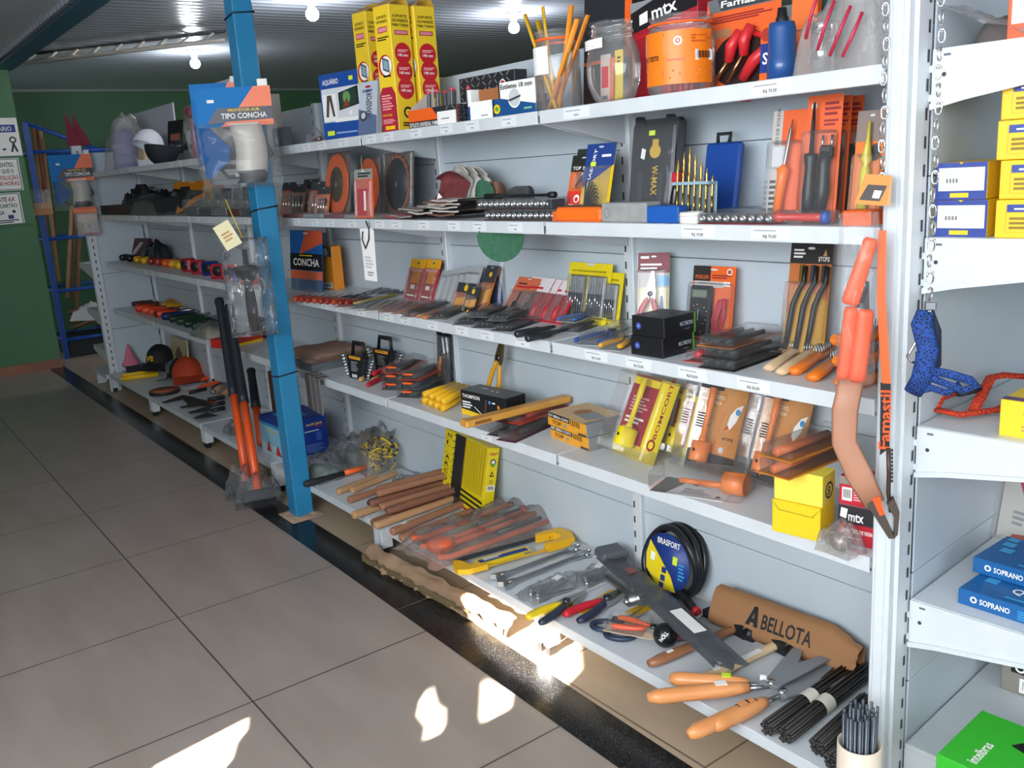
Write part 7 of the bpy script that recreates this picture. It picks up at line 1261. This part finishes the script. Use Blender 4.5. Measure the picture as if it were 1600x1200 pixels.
mb = MB(); mb.tube([P3(1448, 488, .01), P3(1456, 520, .015), P3(1456, 570, .01), P3(1442, 592, .0)], [.012, .016, .016, .014], K('1E2A3E', .8), 10, flat=.4, up0=(0, 1, 0)); mb.build('lining', o)
mb = MB(); mb.tube([P3(1445, 575, -.012), P3(1480, 580, -.02), P3(1515, 590, -.02), P3(1526, 600, -.01), P3(1505, 608, -.01), P3(1455, 588, -.014)], [.008]*6, BM, 10, flat=.45, up0=(0, 1, 0)); mb.build('strap', o)
mb = MB(); mb.tube([P3(1426, 612), P3(1455, 604, -.01), P3(1480, 612, -.01), P3(1500, 600, .0)], [.007]*4, BM, 8, flat=.45, up0=(0, 1, 0)); mb.build('strap', o)
z3 = ZR[3]; o = thing('harness', 'red mesh harness lying in loops on the corner unit shelf', 'harness', TR(0, 0, z3), 'mesh harnesses')
def Q3(a, b, dz): p = PZ(a, b, z3+dz); return (p.x, p.y, dz)
MB().tube([Q3(1462, 640, .012), Q3(1500, 648, .012), Q3(1560, 640, .012), Q3(1600, 622, .012), Q3(1640, 610, .014)], .011, RM_, 10, flat=.5).build('strap', o)
MB().tube([Q3(1462, 638, .014), Q3(1470, 622, .03), Q3(1500, 610, .035), Q3(1530, 604, .03)], .009, RM_, 10, flat=.6).build('strap', o); MB().tube([Q3(1522, 640, .014), Q3(1535, 615, .03), Q3(1548, 590, .05), Q3(1570, 586, .05), Q3(1620, 590, .04)], .011, RM_, 10, flat=.5).build('strap', o)
MB().tube([Q3(1498, 614, .037), Q3(1528, 607, .037)], .012, K('2E3238', .5), 8, flat=.7).build('buckle', o)
# ================================================================ goods of the corner unit
NV = K('28408C', .4); YB2 = K('EDBF1C', .4)
def ybox(p0, p1, zz, hh, label, d=.14, lab=False, Y=-.20, w=None):
    M, w, _ = fr(p0, p1, None, Y, zz, 4.6, 0, h=hh, w=w)
    f = [('r', 0, 0, 1, 1, NV), ('r', .06, .24, .95, .86, PAPER), ('l', .14, .58, .85, .74, 2, LGREY), ('bc', .16, .42, .50, .60), ('r', .3, .06, .66, .18, YB2), ('p', [(.45, 1), (.55, 1), (.5, .95)], YB2)] if lab else [('r', .14, .14, 1.0, .86, K('D8AC18', .4)), ('r', .16, .16, 1, .66, YB2), ('r', .16, .68, 1.0, .88, NV), ('l', .26, .74, .8, .82, 1, PAPER), ('l', .2, .24, .8, .60, 3, K('8A6A1A', .5))]
    return carton('yellow_box', label, 'carton', M, w, d, hh, YB2, 'yellow cartons of the corner unit', f=f, t=[])
zz = ZR[2]; Yb = -.205
hb = onl(V((colX(1500, Yb, zz), Yb, zz)), V((0, 0, 1)), rown(313)); ybox(1459, 1541, zz, hb, 'lower blue fronted yellow carton with a white bar code label', .16, True, Yb); ybox(1461, 1541, zz+hb+.001, hb, 'upper blue fronted yellow carton with a white bar code label', .16, True, Yb)
for k, (a, t_) in enumerate(((1553, 309), (1560, 255), (1556, 203), (1563, 146))):
    ybox(a, None, zz+k*(hb+.001), hb, f'{("lowest", "second", "third", "topmost")[k]} plain yellow carton of the right hand stack on the corner unit', .16, False, Yb, .12)
M, w, h = fr(1560, 1660, 630, -.19, z3, 4.6, 0); carton('yellow_box', 'yellow carton with a violet line lying right of the red harness', 'carton', M, .13, .12, h, K('EFCB2E', .4), f=[('l', .3, .2, .7, .4, 2, TAN), ('t', 'Y', .3, .5, .2, TAN)], t=[('r', 0, 0, 1, .2, K('6A4A7A', .5))])
z4 = ZR[4]; M, w, h = fr(1556, 1625, 746, .20, z4, -8, 10); blister('window_pack', 'white and pink pack in clear film leaning at the back of the corner unit', 'pack', (M, w, h), K('CFCBC2', .5), [('p', [(.3, .95), (1, .95), (1, .35), (.62, .5)], K('B83A5E', .45)), ('p', [(.7, .85), (1, .9), (1, .7)], BLK), ('p', [(.3, .0), (1, .1), (1, .18), (.35, .1)], K('A84A3A', .5)), ('l', .3, .25, .6, .5, 3, GREY)], (0, 0, 1, 1), .03)
SOP = K('1A5E9A', .35)
def sop(a, b, rb, hh, zz, label):
    M, w, d = frd(a, b, rb, zz); w = .24; d = .15
    return carton('blue_box', label, 'carton', M, w, d, hh, SOP, 'flat blue cartons of the corner unit', f=[('c', .13, .52, .2, PAPER), ('c', .13, .52, .11, SOP), ('t', 'SOPRANO', .18, .36, .34, PAPER, .24), ('l', .48, .2, .95, .8, 4, SKY)], t=[('r', .06, .62, .16, .78, SKY), ('r', .10, .40, .20, .56, SKY), ('r', .05, .82, .14, .96, SKY), ('t', 'QUADRO', .34, .30, .16, PAPER, .5), ('l', .34, .1, .8, .2, 1, SKY)])
sop((1496, 942), (1640, 989), (1690, 945), .034, z4, 'lower flat blue lettered carton on the corner unit'); sop((1519, 893), (1640, 930), (1690, 900), .034, z4+.035, 'upper flat blue lettered carton on the corner unit')
z5 = ZR[5]; M, w, h = fr(1563, 1640, 1030, .12, z5, 4.6); carton('grey_carton', 'grey brown carton with a black name band at the back of the lowest corner shelf', 'carton', M, .2, .12, h, K('8A857A', .5), f=[('r', .1, .55, 1, .85, BLK), ('c', .2, .7, .12, PAPER), ('c', .2, .7, .07, BLK), ('t', 'SOPRANO', .3, .64, .13, PAPER, .6), ('bc', .2, .08, .55, .45)])
zt = z5+.11; A_, B_ = PZ(1463, 1178, zt), PZ(1534, 1109, zt); iv = B_-A_; d = iv.length; iv /= d; e = V((iv.y, -iv.x, 0)); GN = K('36B52E', .35)
carton('green_box', 'bright green carton picturing a black device on the lowest corner shelf', 'carton', mat4(V((A_.x, A_.y, z5)), e, iv, V((0, 0, 1))), .22, d, .11, GN, f=[('l', .3, .2, .7, .5, 2, PAPER)], t=[('t', 'intelbras', .30, .10, .10, PAPER, .36, 90), ('p', [(.40, .60), (.62, .52), (.70, .68), (.50, .78)], BLK), ('p', [(.44, .78), (.62, .74), (.64, .92), (.48, .95)], K('2A3A4A', .4)), ('c', .55, .85, .06, GREY), ('p', [(.62, .36), (.80, .34), (.81, .42), (.63, .44)], PAPER)])
z1 = ZR[1]; M, w, h = fr(1572, 1660, -10, -.18, z1, 4.6); carton('orange_carton', 'orange and white carton at the right edge of the top corner shelf', 'carton', M, .14, .10, h, K('EE5A24', .4), f=[('r', .05, .38, 1, 1, PAPER), ('l', .1, .5, .7, .95, 5, LGREY)])
p = PY(1520, 40, -.17); o = thing('plastic_bag', 'pinkish clear sheet draped on the top corner shelf', 'bag', TR(p.x-.06, -.15, z1)); MB().grid(lambda u, v: (-.05+.26*u, -.06+.12*v+.01*noise.noise((u*7, v*7, 0)), max(.004, .11*(1-u)**1.3+.012*noise.noise((u*8, v*8, 3)))), 20, 12, MILK).build('sheet', o); pillow(MB(TR(.10, .10, 0)), .16, .1, .07, K('6A625E', .7), 12, 10, .3, 20, 2).build('contents', o)
# ================================================================ blue rack of wooden handles in the far corner
o = thing('tool_rack', 'blue steel rack of wooden handles in the far left corner', 'rack', TR(0, 0, 0)); RB2 = K('1E4FA4', .4); XA = -7.80
def pr(px, py): return PX(px, py, XA)
b0 = pr(105, 560); t0_ = pr(32, 192); ya = b0.y; zt_ = t0_.z
for nm, X, y in (('post', XA, ya), ('post', XA, ya+.95), ('post', XA-.5, ya), ('post', XA-.5, ya+.95)): MB().box((X-.02, y-.02, 0), (X+.02, y+.02, zt_), RB2).build('rack_post', o)
for zz_ in (pr(45, 238).z, pr(85, 373).z, pr(92, 455).z, pr(100, 532).z):
    mb = MB(); mb.tube([(XA, ya, zz_), (XA, ya+.95, zz_)], .018, RB2, 6); mb.build('rail', o); mb = MB(); mb.tube([(XA, ya, zz_), (XA-.5, ya, zz_)], .014, RB2, 6); mb.build('rail', o); mb = MB(); mb.tube([(XA-.5, ya, zz_), (XA-.5, ya+.95, zz_)], .014, RB2, 6); mb.build('rail', o)
MB().tube([(XA, ya, zt_), (XA, ya+.55, pr(45, 238).z)], .018, RB2, 6).build('brace', o)
WH = [noisy('pole_a', '8A6044', 'A0724E', 4, .6), noisy('pole_b', 'A8805A', 'BE946A', 4, .6), noisy('pole_c', '6A4834', '7E5840', 4, .6)]
k = 0
for (x0_, y0_, x1_, y1_) in ((50, 192, 80, 420), (62, 196, 92, 440), (57, 200, 70, 300), (66, 215, 88, 400), (112, 320, 105, 465), (119, 320, 112, 470), (126, 322, 120, 500), (24, 200, 50, 330)):
    a_, b_ = PX(x0_, y0_, XA-.25-.03*(k % 3)), PX(x1_, y1_, XA-.15-.02*k); b2_ = V((b_.x, b_.y, max(b_.z, .03))); L = (a_-b2_).length; q = (a_-b2_).normalized().to_track_quat('Z', 'Y').to_matrix().to_4x4(); q.translation = b2_
    one('wooden_pole', f'long wooden pole standing in the blue rack, number {names5[k]} from the front post', 'pole', rodz(MB(), [(0, 0), (0, .016), (L*.99, .016), (L, .010), (L, 0)], WH[k % 3], 10), q, 'wooden poles in the blue rack'); k += 1
zb_ = pr(100, 532).z
for i in range(12):
    zz_ = zb_+.04+.05*(i//3); y = ya+.16+.16*(i % 3)+.05*((i*7) % 3); M = at(XA-.42, y, zz_, 20+17*((i*5) % 4)) @ RY(-14-4*(i % 3)); one('wooden_pole', f'short wooden handle lying in the pile in the blue rack, {names5[i]} from the bottom', 'pole', rodx(MB(), [(0, 0), (0, .018), (.5, .016), (.52, .008), (.52, 0)], WH[(i*2) % 3], 8), M, 'short handles piled in the blue rack')
o = thing('plastic_bag', 'white plastic bag lying on the pile in the blue rack', 'bag', at(XA-.08, ya+.28, pr(115, 505).z, 40)); pillow(MB(), .36, .16, .12, K('C9C7C2', .5), 14, 10, .4, 14, 3).build('bag', o)
carton('black_crate', 'black crate on the floor under the blue rack', 'crate', TR(XA-.46, ya+.03, 0), .44, .86, pr(105, 520).z-.06, K('17181A', .6), bev=.01)
a_ = pr(48, 338); b_ = pr(80, 302); o = thing('paper_wrap', 'brown paper and clear film wrapped round the front rack post', 'wrap', TR(XA, ya, a_.z)); MB().box((-.05, -.05, 0), (.05, .09, (b_.z-a_.z)*.6), KRAFT, .004).build('paper', o); MB().box((-.055, -.055, (b_.z-a_.z)*.3), (.055, .095, (b_.z-a_.z)*1.2), BAG, .006).build('film', o)
